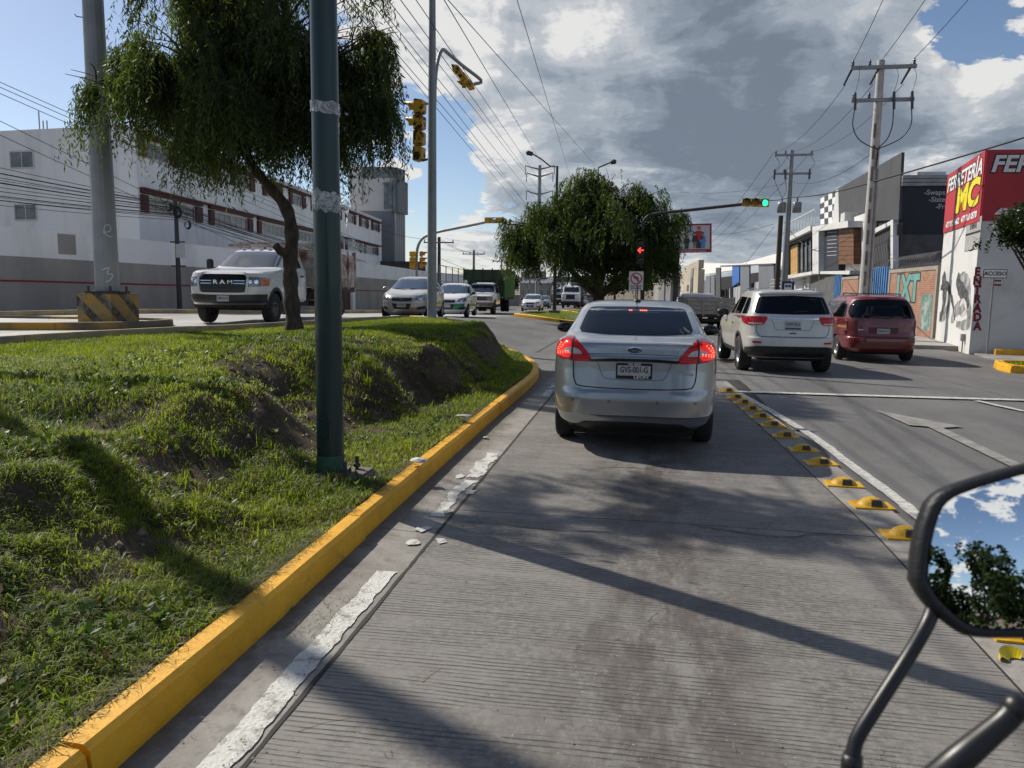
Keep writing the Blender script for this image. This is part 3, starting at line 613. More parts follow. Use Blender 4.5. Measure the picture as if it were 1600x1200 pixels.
def pepper(label, base, trunk, tr, lobes, strands, droop, seed, leaf=0.155, width=0.014, per=20, stubs=(), cols=PEP):
    root = thing('pepper_tree', label, 'tree', base); inv = -np.array(base); b = MB()
    tp = [np.array(p)+inv for p in trunk]; P3 = resample(tp, 0.15); rad = np.interp(np.linspace(0, 1, len(P3)), np.linspace(0, 1, len(tr)), tr)*(1+0.12*np.sin(np.arange(len(P3))*1.7)); b.tube([tuple(p) for p in P3], list(rad), 14)
    for s in stubs: b.tube([np.array(q)+inv for q in s[0]], s[1], 9)
    b.build('trunk', M_BARK, root); top = P3[-1]; bb = MB(); rr = random.Random(seed)
    lb = [(np.array(c)+inv, r, w) for c, r, w in lobes]
    for i, (c, r, w) in enumerate(lb):
        st = P3[int(len(P3)*rr.uniform(0.72, 0.99))]; pts = limb(bb, st, c, tr[-1]*0.55, 0.03, 0.12, seed=seed+i)
        for j in range(7):
            d = Vector((rr.gauss(0, 1), rr.gauss(0, 1), rr.uniform(-0.1, 1))).normalized(); e = Vector(c)+Vector((d.x*r[0], d.y*r[1], d.z*r[2]))*0.95; limb(bb, pts[rr.randint(3, 6)], e, 0.028, 0.006, 0.15, 5, 5, seed=seed*7+i*9+j)
    bb.build('branches', M_BARK, root)
    foliage('crown', root, lb, M_LEAF, strands, droop, leaf, width, per, cols, seed); return root
zb = float(mound_z(np.array([-8.0]), np.array([16.4]))[0]); tb = at(461, 521, 17.6); D1 = 17.6
tb[2] = float(mound_z(np.array([tb[0]]), np.array([tb[1]]))[0])-0.06
tk = [tuple(tb), at(456, 470, D1), at(453, 410, D1), at(456, 368, D1), at(447, 325, D1), at(415, 285, D1), at(392, 255, D1-0.1), at(378, 215, D1-0.1), at(360, 165, D1)]
pepper('leaning pepper tree with weeping crown on the near median beside the white truck', tuple(tb), tk, (0.20, 0.17, 0.16, 0.155, 0.14, 0.12, 0.10, 0.08, 0.06),
       [lobe(150, 128, 17.0, 44, 0.8, 2.6), lobe(180, 150, 17.3, 50, 0.9, 2.2), lobe(225, 118, 17.5, 62, 0.9, 1.6), lobe(290, 90, 16.6, 85), lobe(300, 150, 18.6, 75), lobe(390, 70, 17.8, 105), lobe(350, 165, 16.4, 75, 0.9), lobe(440, 150, 18.8, 85), lobe(480, 70, 16.6, 95), lobe(545, 110, 17.6, 75), lobe(592, 62, 17.2, 40, 0.9), lobe(550, 175, 16.8, 48, 1.0), lobe(470, 185, 17.4, 55), lobe(300, 205, 17.6, 34),
        lobe(400, -50, 18.4, 120), lobe(500, -40, 17.0, 100), lobe(290, -10, 17.6, 90), lobe(430, -130, 17.6, 110), lobe(340, -120, 17.4, 90), lobe(320, 205, 17.0, 44), lobe(395, 190, 17.8, 50), lobe(588, 170, 16.9, 40), lobe(566, 215, 17.1, 26), lobe(500, 215, 17.4, 40)], 22500, 1.30, 3,
       stubs=(([at(452, 398, D1), at(438, 392, D1-0.3), at(430, 383, D1-0.4)], [0.13, 0.10, 0.08]),))
D2 = 38.0; t2 = at(937, 503, D2); t2[2] = Z(t2[0], t2[1])+0.05
tk = [tuple(t2), at(936, 480, D2), at(935, 462, D2), at(933, 440, D2), at(925, 410, D2)]
pepper('large dense pepper tree on the far island above the silver sedan', tuple(t2), tk, (0.33, 0.28, 0.26, 0.26, 0.2),
       [lobe(812, 372, 38, 32), lobe(838, 350, 37.5, 40), lobe(832, 388, 38.5, 36), lobe(880, 380, 36.6, 50), lobe(905, 330, 38, 58), lobe(925, 295, 38.6, 40), lobe(965, 300, 37.4, 44), lobe(1005, 325, 38, 45), lobe(1042, 352, 38, 30), lobe(960, 362, 36.2, 64), lobe(1015, 378, 37.2, 46), lobe(935, 395, 38.6, 42), lobe(1030, 402, 38.6, 30), lobe(985, 408, 37.8, 32), lobe(872, 350, 39.5, 45), lobe(1062, 340, 38.4, 18), lobe(795, 350, 38, 18), lobe(905, 412, 36.8, 38), lobe(985, 418, 36.6, 30), lobe(1035, 412, 38, 26), lobe(815, 400, 37.5, 26)], 16000, 1.1, 11, cols=PEP2, leaf=0.17, width=0.022, per=15,
       stubs=(([at(935, 462, D2), at(915, 448, D2), at(895, 425, D2), at(880, 400, D2)], [0.20, 0.17, 0.14, 0.08]), ([at(935, 465, D2), at(955, 447, D2), at(980, 425, D2), at(1010, 400, D2)], [0.20, 0.17, 0.14, 0.08]), ([at(934, 450, D2), at(945, 420, D2), at(955, 380, D2)], [0.18, 0.15, 0.1])))
def leafy(label, base, crown, R, tr, n, seed, cols, leaf=0.09, width=0.026, lump=7, name='tree', per=9):
    root = thing(name, label, 'tree', base); rr = random.Random(seed); c = np.array(crown)-np.array(base); b = MB(); b.tube([(0, 0, 0), (0.03, 0.02, c[2]*0.4), tuple(c*np.array([1, 1, 0.85]))], [tr, tr*0.8, tr*0.45], 9); b.build('trunk', M_BARK, root); lb = []; bb = MB()
    for i in range(lump):
        d = Vector((rr.gauss(0, 1), rr.gauss(0, 1), rr.gauss(0, 0.8))).normalized()*rr.uniform(0.25, 0.6); q = c+np.array((d.x*R[0], d.y*R[1], d.z*R[2])); k = rr.uniform(0.45, 0.62); lb.append((q, (R[0]*k, R[1]*k, R[2]*k), 1)); limb(bb, tuple(c*np.array([1, 1, 0.6])), tuple(q), tr*0.4, 0.015, 0.1, seed=seed+i)
    bb.build('branches', M_BARK, root); foliage('crown', root, lb, M_LEAF2, n, 0.22, leaf, width, per, cols, seed, shell=0.7); return root
DK = ((0.010, 0.022, 0.006), (0.045, 0.075, 0.018))
# ------------------------------------------------------------------ vehicles
from mathutils.geometry import delaunay_2d_cdt
M_TYRE = mat('tyre_rubber', (0.012, 0.012, 0.012), (0.03, 0.028, 0.026), 8, rough=0.85, bump=0.3)
M_RIM = mat('alloy_rim', (0.42, 0.42, 0.43), (0.28, 0.28, 0.28), 5, rough=0.3, metal=0.8)
M_STEELRIM = mat('dusty_steel_rim', (0.10, 0.10, 0.10), (0.2, 0.19, 0.17), 6, rough=0.55, metal=0.4)
M_BLACKPL = mat('black_plastic', (0.013, 0.013, 0.014), (0.022, 0.021, 0.02), 9, rough=0.5)
M_GLOSSBLK = mat('gloss_black', (0.008, 0.008, 0.009), rough=0.12)
M_TINT = mat('tinted_glass', (0.003, 0.004, 0.005), rough=0.03, spec=0.34)
M_WSCREEN = mat('windscreen_glass', (0.012, 0.020, 0.022), rough=0.02, spec=1.0, coat=1.0)
M_CHROME = mat('chrome', (0.75, 0.75, 0.77), rough=0.12, metal=1.0)
M_PLATE = mat('licence_plate', (0.42, 0.42, 0.42), (0.36, 0.36, 0.37), 20, rough=0.45)
M_INK = mat('black_ink', (0.015, 0.015, 0.018), rough=0.6)
M_WELL = mat('wheel_well', (0.008, 0.008, 0.008), rough=0.9)
def paint(name, c, metal=0.0, rough=0.35, dirt=0.15):
    m = mat(name, c, tuple(x*(1-dirt)+0.10*dirt for x in c), 2.2, rough=rough, metal=metal, coat=0.85, lo=0.45, hi=0.75); return m
P_SILVER = paint('silver_paint', (0.33, 0.35, 0.37), 0.75, 0.28, 0.08)
P_BEIGE = paint('champagne_silver_paint', (0.44, 0.42, 0.40), 0.55, 0.36, 0.1)
P_WHITE = paint('white_paint', (0.70, 0.70, 0.69), 0, 0.35, 0.12)
P_PEARL = paint('pearl_white_paint', (0.53, 0.515, 0.48), 0.15, 0.33, 0.12)
P_RED = paint('dusty_red_paint', (0.150, 0.010, 0.014), 0.1, 0.4, 0.15)
P_GREEN = paint('taxi_green_paint', (0.02, 0.21, 0.10), 0.0, 0.35, 0.1)
P_GREY = paint('grey_paint', (0.16, 0.165, 0.17), 0.5, 0.35, 0.1)
def redlens(name, c, e, s): return mat(name, c, rough=0.15, coat=0.15, spec=0.35, emit=e, estr=s)
M_RLENS = redlens('red_lens', (0.24, 0.003, 0.005), (1, 0.01, 0.01), 0.05)
M_RLIT = redlens('lit_brake_lens', (0.42, 0.006, 0.006), (1.0, 0.02, 0.008), 0.55)
M_LEDRED = redlens('brake_led', (0.6, 0.05, 0.03), (1.0, 0.13, 0.06), 3.0)
M_CLENS = mat('clear_lens', (0.52, 0.48, 0.48), (0.34, 0.28, 0.28), 14, rough=0.1, coat=1.0)
M_HEAD = mat('headlamp_lens', (0.34, 0.34, 0.34), (0.10, 0.10, 0.10), 9, rough=0.08, coat=1.0)
M_AMBER = mat('amber_lens', (0.55, 0.15, 0.01), rough=0.15, coat=1.0)

def wheel_meshes(key, r, w, rim_r, m_rim, spokes=5):
    b = MB(); hw = w/2; n = 36
    prof = [(rim_r-0.012, -hw*0.80), (rim_r+0.02, -hw*0.95), (r-0.035, -hw), (r-0.012, -hw*0.86), (r, -hw*0.6), (r, hw*0.6), (r-0.012, hw*0.86), (r-0.035, hw), (rim_r+0.02, hw*0.95), (rim_r-0.012, hw*0.80)]
    b.lathe(prof, n, 'x'); ty = bpy.data.meshes.new(key+'_tyre'); ty.from_pydata(b.v, [], b.f); ty.polygons.foreach_set('use_smooth', b.sm); ty.materials.append(M_TYRE)
    c = MB(); c.lathe([(rim_r, -hw*0.78), (rim_r, hw*0.80), (rim_r-0.018, hw*0.82), (rim_r-0.03, hw*0.5), (rim_r-0.045, -hw*0.1)], n, 'x')
    c.lathe([(rim_r-0.03, -hw*0.12), (0.001, -hw*0.12)], n, 'x', smooth=False)
    c.lathe([(0.075, -hw*0.1), (0.07, hw*0.62), (0.05, hw*0.70), (0.001, hw*0.72)], 16, 'x')
    for k in range(spokes):
        a = 2*PI*k/spokes; ca, sa = math.cos(a), math.sin(a); wd0, wd1 = 0.034*12/(spokes+3), 0.05*12/(spokes+6)
        pts = []
        for rr, ww, xx_ in ((0.05, wd0, hw*0.62), (rim_r-0.02, wd1, hw*0.55)):
            for s in (-1, 1):
                for dx in (0, -0.03): pts.append((xx_+dx, ca*rr-sa*ww*s, sa*rr+ca*ww*s))
        c.add(pts, [(0, 2, 6, 4), (0, 4, 5, 1), (2, 3, 7, 6), (1, 5, 7, 3)])
    ri = bpy.data.meshes.new(key+'_rim'); ri.from_pydata(c.v, [], c.f); ri.polygons.foreach_set('use_smooth', c.sm); ri.materials.append(m_rim); return ty, ri
def add_wheel(car, meshes, x, y, r, side):       # side +1 = right of the vehicle
    w = obj('wheel', meshes[1], car, (x, y, r), 0.0 if side > 0 else PI); obj('tyre', meshes[0], w); return w

class Car:
    """Body as a stack of level rings: z -> rear y, front y, half width, corner exponents (rear, front)."""
    def __init__(s, rows, root, m, wells=(), well_r=0.35, well_in=0.58, seg=112, name='body', dz=0.022):
        s.R = np.array(rows, float); s.root = root
        zs = [];
        for a, b in zip(s.R[:-1, 0], s.R[1:, 0]): k = max(1, int(round((b-a)/dz))); zs += list(np.linspace(a, b, k, endpoint=False))
        zs.append(s.R[-1, 0]); vs = []; th = np.linspace(0, 2*PI, seg, endpoint=False)
        # spread samples: more near the corners
        for z in zs:
            yr, yf, hw, nr, nf = s.row(z); yc, ly = (yr+yf)/2, (yf-yr)/2
            c, q = np.cos(th), np.sin(th); n = np.where(q < 0, nr, nf)
            x = hw*np.sign(c)*np.abs(c)**(2/n); y = yc+ly*np.sign(q)*np.abs(q)**(2/n); vs += list(zip(x, y, np.full(seg, z)))
        fs = [(i*seg+k, i*seg+(k+1) % seg, (i+1)*seg+(k+1) % seg, (i+1)*seg+k) for i in range(len(zs)-1) for k in range(seg)]
        fs.append(tuple(range(seg))[::-1]); fs.append(tuple((len(zs)-1)*seg+k for k in range(seg)))
        me = bpy.data.meshes.new(name); me.from_pydata(vs, [], fs); me.materials.append(m); me.materials.append(M_WELL)
        o = obj(name, me, root)
        if wells:
            c = MB()
            for (y, z) in wells:
                for sd in (-1, 1):
                    t = MB().lathe([(0.001, sd*well_in), (well_r, sd*well_in), (well_r, sd*1.3), (0.001, sd*1.3)], 40, 'x', (0, y, z))
                    bm = bmesh.new(); vv = [bm.verts.new(p) for p in t.v]
                    for f in t.f: bm.faces.new([vv[i] for i in f])
                    bmesh.ops.remove_doubles(bm, verts=bm.verts[:], dist=0.002); bmesh.ops.dissolve_degenerate(bm, edges=bm.edges[:], dist=1e-4); bmesh.ops.recalc_face_normals(bm, faces=bm.faces[:]); c.bm(bm)
            cm = bpy.data.meshes.new('cut'); cm.from_pydata(c.v, [], c.f); cm.materials.append(M_WELL); co = bpy.data.objects.new('cut', cm); COL.objects.link(co)
            o.parent = None; md = o.modifiers.new('b', 'BOOLEAN'); md.operation = 'DIFFERENCE'; md.object = co; md.solver = 'EXACT'; md.material_mode = 'TRANSFER'
            dg = bpy.context.evaluated_depsgraph_get(); nm = bpy.data.meshes.new_from_object(o.evaluated_get(dg)); o.modifiers.clear(); o.data = nm; bpy.data.objects.remove(co); o.parent = root
        o.data.polygons.foreach_set('use_smooth', [True]*len(o.data.polygons)); o.data.set_sharp_from_angle(angle=math.radians(38)); s.o = o
    def row(s, z): return [float(np.interp(z, s.R[:, 0], s.R[:, i])) for i in range(1, 6)]
    def ry(s, x, z):
        yr, yf, hw, nr, nf = s.row(z); t = min(abs(x)/hw, 1.0); return (yr+yf)/2-(yf-yr)/2*(1-t**nr)**(1/nr)
    def fy(s, x, z):
        yr, yf, hw, nr, nf = s.row(z); t = min(abs(x)/hw, 1.0); return (yr+yf)/2+(yf-yr)/2*(1-t**nf)**(1/nf)
    def sx(s, y, z):
        yr, yf, hw, nr, nf = s.row(z); t = (y-(yr+yf)/2)/((yf-yr)/2); n = nr if t < 0 else nf; return hw*(1-min(abs(t), 1.0)**n)**(1/n)
    def P(s, view, a, z, off=0.0):
        e = 0.006
        if view in ('rear', 'front'):
            f = s.ry if view == 'rear' else s.fy; y = f(a, z); k = -1 if view == 'rear' else 1
            n = Vector((-k*(f(a+e, z)-f(a-e, z))/(2*e), k, -k*(f(a, z+e)-f(a, z-e))/(2*e))).normalized(); p = Vector((a, y, z))
        else:
            k = 1 if view == 'right' else -1; x = s.sx(a, z); n = Vector((k, -(s.sx(a+e, z)-s.sx(a-e, z))/(2*e), -(s.sx(a, z+e)-s.sx(a, z-e))/(2*e))).normalized(); p = Vector((k*x, a, z))
        return p+n*off
    def patch(s, name, view, poly, m, off=0.004, parent=None, rnd=0, step=0.035, skirt=0.02):
        poly = [tuple(map(float, p)) for p in poly]
        for _ in range(rnd):
            q = []
            for i, a in enumerate(poly):
                b = poly[(i+1) % len(poly)]; L = math.hypot(b[0]-a[0], b[1]-a[1]); t = min(0.25, 0.03/max(L, 1e-6)) if _ == 0 else 0.25
                q += [(a[0]+(b[0]-a[0])*t, a[1]+(b[1]-a[1])*t), (b[0]+(a[0]-b[0])*t, b[1]+(a[1]-b[1])*t)]
            poly = q
        bd = []
        for i, a in enumerate(poly):
            b = poly[(i+1) % len(poly)]; k = max(1, int(math.hypot(b[0]-a[0], b[1]-a[1])/step)); bd += [(a[0]+(b[0]-a[0])*j/k, a[1]+(b[1]-a[1])*j/k) for j in range(k)]
        nb = len(bd); xs = [p[0] for p in bd]; zs = [p[1] for p in bd]; pts = list(bd)
        def inside(x, z):
            c = False
            for i in range(nb):
                x1, z1 = bd[i]; x2, z2 = bd[i-1]
                if (z1 > z) != (z2 > z) and x < (x2-x1)*(z-z1)/(z2-z1)+x1: c = not c
            return c
        for x in np.arange(min(xs)+step/2, max(xs), step):
            for z in np.arange(min(zs)+step/2, max(zs), step):
                if inside(x, z): pts.append((x, z))
        r = delaunay_2d_cdt([Vector(p) for p in pts], [(i, (i+1) % nb) for i in range(nb)], [], 1, 1e-4)
        v2, fs = r[0], r[2]; vs = [s.P(view, p.x, p.y, off) for p in v2]; b = MB()
        flip = view in ('front', 'left')
        fs = [tuple(f) if not flip else tuple(f)[::-1] for f in fs]; b.add(vs, fs, True)
        if skirt:
            n0 = len(b.v); inn = [s.P(view, p[0], p[1], -skirt) for p in bd]; out = [s.P(view, p[0], p[1], off) for p in bd]
            b.add(out+inn, [(i, nb+i, nb+(i+1) % nb, (i+1) % nb) if not flip else (i, (i+1) % nb, nb+(i+1) % nb, nb+i) for i in range(nb)])
        return b.build(name, m, parent or s.root)
    def line(s, name, view, pts, w, m, off=0.002, parent=None, rnd=1):
        P = resample(pts, 0.03) if rnd else np.array(pts, float); vs = []
        for i, p in enumerate(P):
            t = P[min(i+1, len(P)-1)]-P[max(i-1, 0)]; t = t/np.hypot(*t); n = np.array([-t[1], t[0]])*w/2
            for q in (p+n, p-n): vs.append(s.P(view, q[0], q[1], off))
        fs = [(2*i, 2*i+1, 2*i+3, 2*i+2) for i in range(len(P)-1)]
        if view in ('front', 'left'): fs = [f[::-1] for f in fs]
        return MB().add(vs, fs, True).build(name, m, parent or s.root)
def mirror2(p): return [(-a, z) for a, z in p][::-1]
def plate(car, view_y, z, w=0.31, h=0.155, x=0.0, face=-1, txt='', lower='', tilt=0.0, m=None, y=None):
    b = MB().box((x-w/2, y-0.008, z-h/2), (x+w/2, y+0.008, z+h/2)); o = b.build('licence_plate', m or M_PLATE, car)
    if txt:
        ux = (1, 0, 0) if face < 0 else (-1, 0, 0); yy_ = y+face*0.009
        text('lettering', txt, h*0.52, M_INK, o, (x, yy_, z+h*0.02), ux, (0, 0, 1), extrude=0.001, bold=0.001, sx=0.86)
        if lower: text('lettering', lower, h*0.2, M_INK, o, (x, yy_, z-h*0.36), ux, (0, 0, 1), extrude=0.001, sx=1.2)
    return o
def side_mirror(car, name, x, y, z, m, k=1.0):
    b = MB(); bm = bmesh.new(); bmesh.ops.create_uvsphere(bm, u_segments=14, v_segments=9, radius=1)
    for v in bm.verts: v.co = Vector((x+v.co.x*0.115*k, y+v.co.y*0.06*k, z+v.co.z*0.075*k*(1.0 if v.co.z > 0 else 0.8)))
    b.bm(bm, True); sg = 1 if x > 0 else -1; b.tube([(x-sg*0.02, y, z-0.04), (x-sg*0.2*k, y+0.01, z-0.07)], 0.025, 8)
    return b.build(name, m, car)
def underbody(car, w, y0, y1, z0, z1): return MB().box((-w, y0, z0), (w, y1, z1), 0.03).build('underbody', M_WELL, car)

# ---- the silver sedan ahead of us
def silver_sedan():
    root = thing('sedan', 'silver sedan with lit brake lights stopped directly ahead in our lane', 'car')
    rows = [(0.20, 0.26, 4.15, 0.74, 5, 4), (0.30, 0.095, 4.32, 0.822, 5.5, 4), (0.385, 0.055, 4.37, 0.842, 6, 4), (0.405, 0.018, 4.385, 0.853, 6, 4), (0.56, 0.0, 4.41, 0.862, 6, 4), (0.625, 0.010, 4.39, 0.864, 6, 4),
            (0.655, 0.045, 4.37, 0.864, 6.5, 4), (0.85, 0.068, 4.25, 0.862, 6.5, 4), (0.975, 0.074, 4.02, 0.852, 6.5, 4), (0.995, 0.092, 3.96, 0.850, 6.5, 4), (1.075, 0.100, 3.55, 0.828, 6.5, 4), (1.115, 0.118, 3.35, 0.812, 6.5, 4),
            (1.135, 0.19, 3.22, 0.80, 6, 4), (1.152, 0.36, 3.1, 0.785, 5, 4.5), (1.172, 0.50, 3.0, 0.765, 4.5, 4.5), (1.22, 0.60, 2.90, 0.742, 4.5, 4.5), (1.42, 1.09, 2.45, 0.640, 4.5, 4.5),
            (1.465, 1.26, 2.28, 0.598, 4, 4), (1.492, 1.42, 2.15, 0.545, 3.6, 4), (1.510, 1.60, 2.05, 0.46, 3.2, 3.2), (1.520, 1.75, 1.98, 0.30, 2.6, 2.6), (1.523, 1.84, 1.92, 0.10, 2.2, 2.2)]
    c = Car(rows, root, P_SILVER, wells=((0.98, 0.31), (3.47, 0.31)), well_r=0.345)
    c.patch('rear_window', 'rear', [(-0.60, 1.195), (-0.30, 1.178), (0, 1.172), (0.30, 1.178), (0.60, 1.195), (0.575, 1.30), (0.53, 1.425), (0.50, 1.447), (0, 1.455), (-0.50, 1.447), (-0.53, 1.425), (-0.575, 1.30)], M_TINT, 0.003, rnd=1)
    for v in ('left', 'right'):
        c.patch('side_window', v, [(0.98, 1.19), (1.95, 1.185), (1.98, 1.43), (1.42, 1.425), (1.15, 1.33)], M_TINT, 0.003, rnd=1); c.patch('side_window', v, [(2.02, 1.185), (2.78, 1.18), (2.45, 1.40), (2.04, 1.43)], M_TINT, 0.003, rnd=1)
        c.line('door_gap', v, [(1.98, 0.32), (1.99, 1.15)], 0.008, M_WELL); c.line('door_gap', v, [(2.9, 0.34), (2.95, 0.7), (2.86, 1.1)], 0.008, M_WELL); c.line('door_gap', v, [(1.05, 0.95), (1.3, 0.5), (1.38, 0.32)], 0.008, M_WELL)
        c.patch('door_handle', v, [(1.75, 0.93), (1.92, 0.935), (1.92, 0.965), (1.75, 0.96)], P_SILVER, 0.02)
    c.patch('windscreen', 'front', [(-0.66, 1.2), (0.66, 1.2), (0.52, 1.44), (-0.52, 1.44)], M_WSCREEN, 0.003, rnd=1)
    # tail lamps: outer lit part, inner lid part, clear bowl
    tl = [(-0.805, 0.985), (-0.80, 1.06), (-0.745, 1.125), (-0.69, 1.150), (-0.60, 1.145), (-0.50, 1.07), (-0.425, 0.965), (-0.42, 0.925), (-0.60, 0.93), (-0.745, 0.948)]
    for sg in (1, -1):
        q = (lambda p: p) if sg > 0 else mirror2
        lamp = c.patch('tail_light', 'rear', q(tl), M_RLENS, 0.012, rnd=1)
        c.patch('brake_lamp', 'rear', q([(-0.79, 0.99), (-0.775, 1.07), (-0.72, 1.115), (-0.625, 1.125), (-0.62, 0.955), (-0.74, 0.963)]), M_RLIT, 0.0145, lamp, rnd=1, skirt=0.0)
        for i, (a, z) in enumerate([(-0.765+0.028*j, 0.985+0.004*j+0.02*(k)) for j in range(5) for k in range(2)]+[(-0.77+0.012*j, 1.03+0.022*j) for j in range(4)]+[(-0.75+0.02*j, 1.03+0.022*j) for j in range(4)]):
            a2 = a*sg; c.patch('led', 'rear', [(a2-0.006, z-0.006), (a2+0.006, z-0.006), (a2+0.006, z+0.006), (a2-0.006, z+0.006)], M_LEDRED, 0.017, lamp, skirt=0.0)
        c.patch('reversing_lens', 'rear', q([(-0.70, 1.03), (-0.675, 1.055), (-0.60, 1.062), (-0.545, 1.045), (-0.51, 1.0), (-0.525, 0.988), (-0.62, 0.992), (-0.68, 1.0)]), M_CLENS, 0.0165, lamp, rnd=1, skirt=0.0)
        c.line('lamp_gap', 'rear', [(-0.615*sg, 0.93), (-0.612*sg, 1.143)], 0.016, M_GLOSSBLK, 0.019, lamp)
        c.line('trunk_gap', 'rear', q([(-0.605, 0.93), (-0.60, 0.80), (-0.585, 0.73), (-0.54, 0.688), (-0.3, 0.672), (0.0, 0.668)]), 0.011, M_WELL)
        for a in (0.60, 0.235): c.patch('parking_sensor', 'rear', [(sg*a+0.016*math.cos(t), 0.545+0.016*math.sin(t)) for t in np.arange(0, 6.28, 0.7)], P_GREY, 0.003, skirt=0.003)
    c.line('lid_crease_shade', 'rear', [(-0.46, 1.005), (0, 1.01), (0.46, 1.005)], 0.006, M_WELL, 0.001)  # thin dark line paints the shading along the lid crease
    c.patch('lid_strip', 'rear', [(-0.44, 0.955), (-0.20, 0.967), (0.20, 0.967), (0.44, 0.955), (0.43, 0.928), (0.2, 0.937), (-0.2, 0.937), (-0.43, 0.928)], M_GLOSSBLK, 0.014)
    # plate bay: shallow dish edge, plate with frame
    c.line('plate_bay_edge', 'rear', [(-0.36, 0.925), (-0.31, 0.80), (-0.26, 0.765), (0.0, 0.758), (0.26, 0.765), (0.31, 0.80), (0.36, 0.925)], 0.010, P_GREY, 0.002)
    yb = c.ry(0.0, 0.84)-0.006
    fr = MB().box((-0.177, yb-0.012, 0.768), (0.177, yb+0.02, 0.925), 0.006).build('plate_frame', M_GLOSSBLK, root)
    MB().box((-0.160, yb-0.016, 0.803), (0.160, yb-0.010, 0.902)).build('licence_plate', M_PLATE, fr)
    text('lettering', 'GVS-001-G', 0.084, M_INK, fr, (0, yb-0.017, 0.858), (1, 0, 0), (0, 0, 1), extrude=0.001, bold=0.0015, sx=0.70)
    text('lettering', 'LEON', 0.040, mat('frame_white', (0.6, 0.6, 0.6), rough=0.5), fr, (0.07, yb-0.0135, 0.789), (1, 0, 0), (0, 0, 1), extrude=0.001, bold=0.001, sx=1.4)
    text('lettering', 'TSR 0000', 0.022, MATS['frame_white'], fr, (0, yb-0.0135, 0.913), (1, 0, 0), (0, 0, 1), extrude=0.001, bold=0.0006, sx=1.5)
    el = lambda rx, rz, z0=1.048: [(rx*math.cos(t), z0+rz*math.sin(t)) for t in np.linspace(0, 2*PI, 28, endpoint=False)]
    bd = c.patch('badge', 'rear', el(0.082, 0.033), M_CHROME, 0.010, step=0.02)
    c.patch('badge_field', 'rear', el(0.072, 0.025), mat('badge_blue', (0.01, 0.018, 0.05), rough=0.2, coat=1.0), 0.0125, bd, step=0.02, skirt=0)
    text('lettering', 'Ford', 0.046, M_CHROME, bd, (0, c.ry(0, 1.048)-0.0135, 1.050), (1, 0, 0), (0, 0.05, 1), extrude=0.001, shear=0.35, sx=1.25)
    text('lettering', 'Fiesta', 0.055, M_CHROME, root, (0.50, c.ry(0.50, 0.83)-0.004, 0.83), (1, 0.09, 0), (0, 0.07, 1), extrude=0.002, shear=0.35, sx=1.15)
    # lid lip, lower valance, roof antenna, third brake light
    c.patch('rear_valance', 'rear', [(-0.60, 0.215), (-0.565, 0.285), (-0.48, 0.325), (0, 0.335), (0.48, 0.325), (0.565, 0.285), (0.60, 0.215)], M_BLACKPL, 0.006)
    underbody(root, 0.62, 0.25, 4.1, 0.17, 0.32)
    MB().tube([(0.45, 0.36, 0.24), (0.45, 0.8, 0.24)], 0.026, 12).build('exhaust_pipe', M_STEELRIM, root)
    MB().box((-0.55, 0.9, 0.24), (0.55, 1.06, 0.36), 0.03).build('rear_axle', M_WELL, root)
    b = MB().lathe([(0.045, 0), (0.04, 0.022), (0.018, 0.03)], 14, 'z', (0, 1.55, 1.503)); b.tube([(0, 1.55, 1.52), (0, 1.38, 1.70)], 0.006, 6); b.build('antenna', M_BLACKPL, root)
    for (a0, a1) in ((-0.085, -0.025), (0.035, 0.12)):
        for j in range(int((a1-a0)/0.021)):
            a = a0+j*0.021+0.008; c.patch('high_brake_light', 'rear', [(a-0.007, 1.408), (a+0.007, 1.408), (a+0.007, 1.420), (a-0.007, 1.420)], M_LEDRED, 0.005, skirt=0)
    for sg in (-1, 1): side_mirror(root, 'wing_mirror', sg*0.93, 2.62, 1.13, M_GLOSSBLK)
    wm = wheel_meshes('sedan', 0.305, 0.195, 0.20, M_RIM, 7)
    for y in (0.98, 3.47):
        for sg in (-1, 1): add_wheel(root, wm, sg*0.745, y, 0.305, sg)
    return root
car = silver_sedan(); car.location = (-0.10, 7.58, 0.0); car.rotation_euler.z = math.radians(0.4)

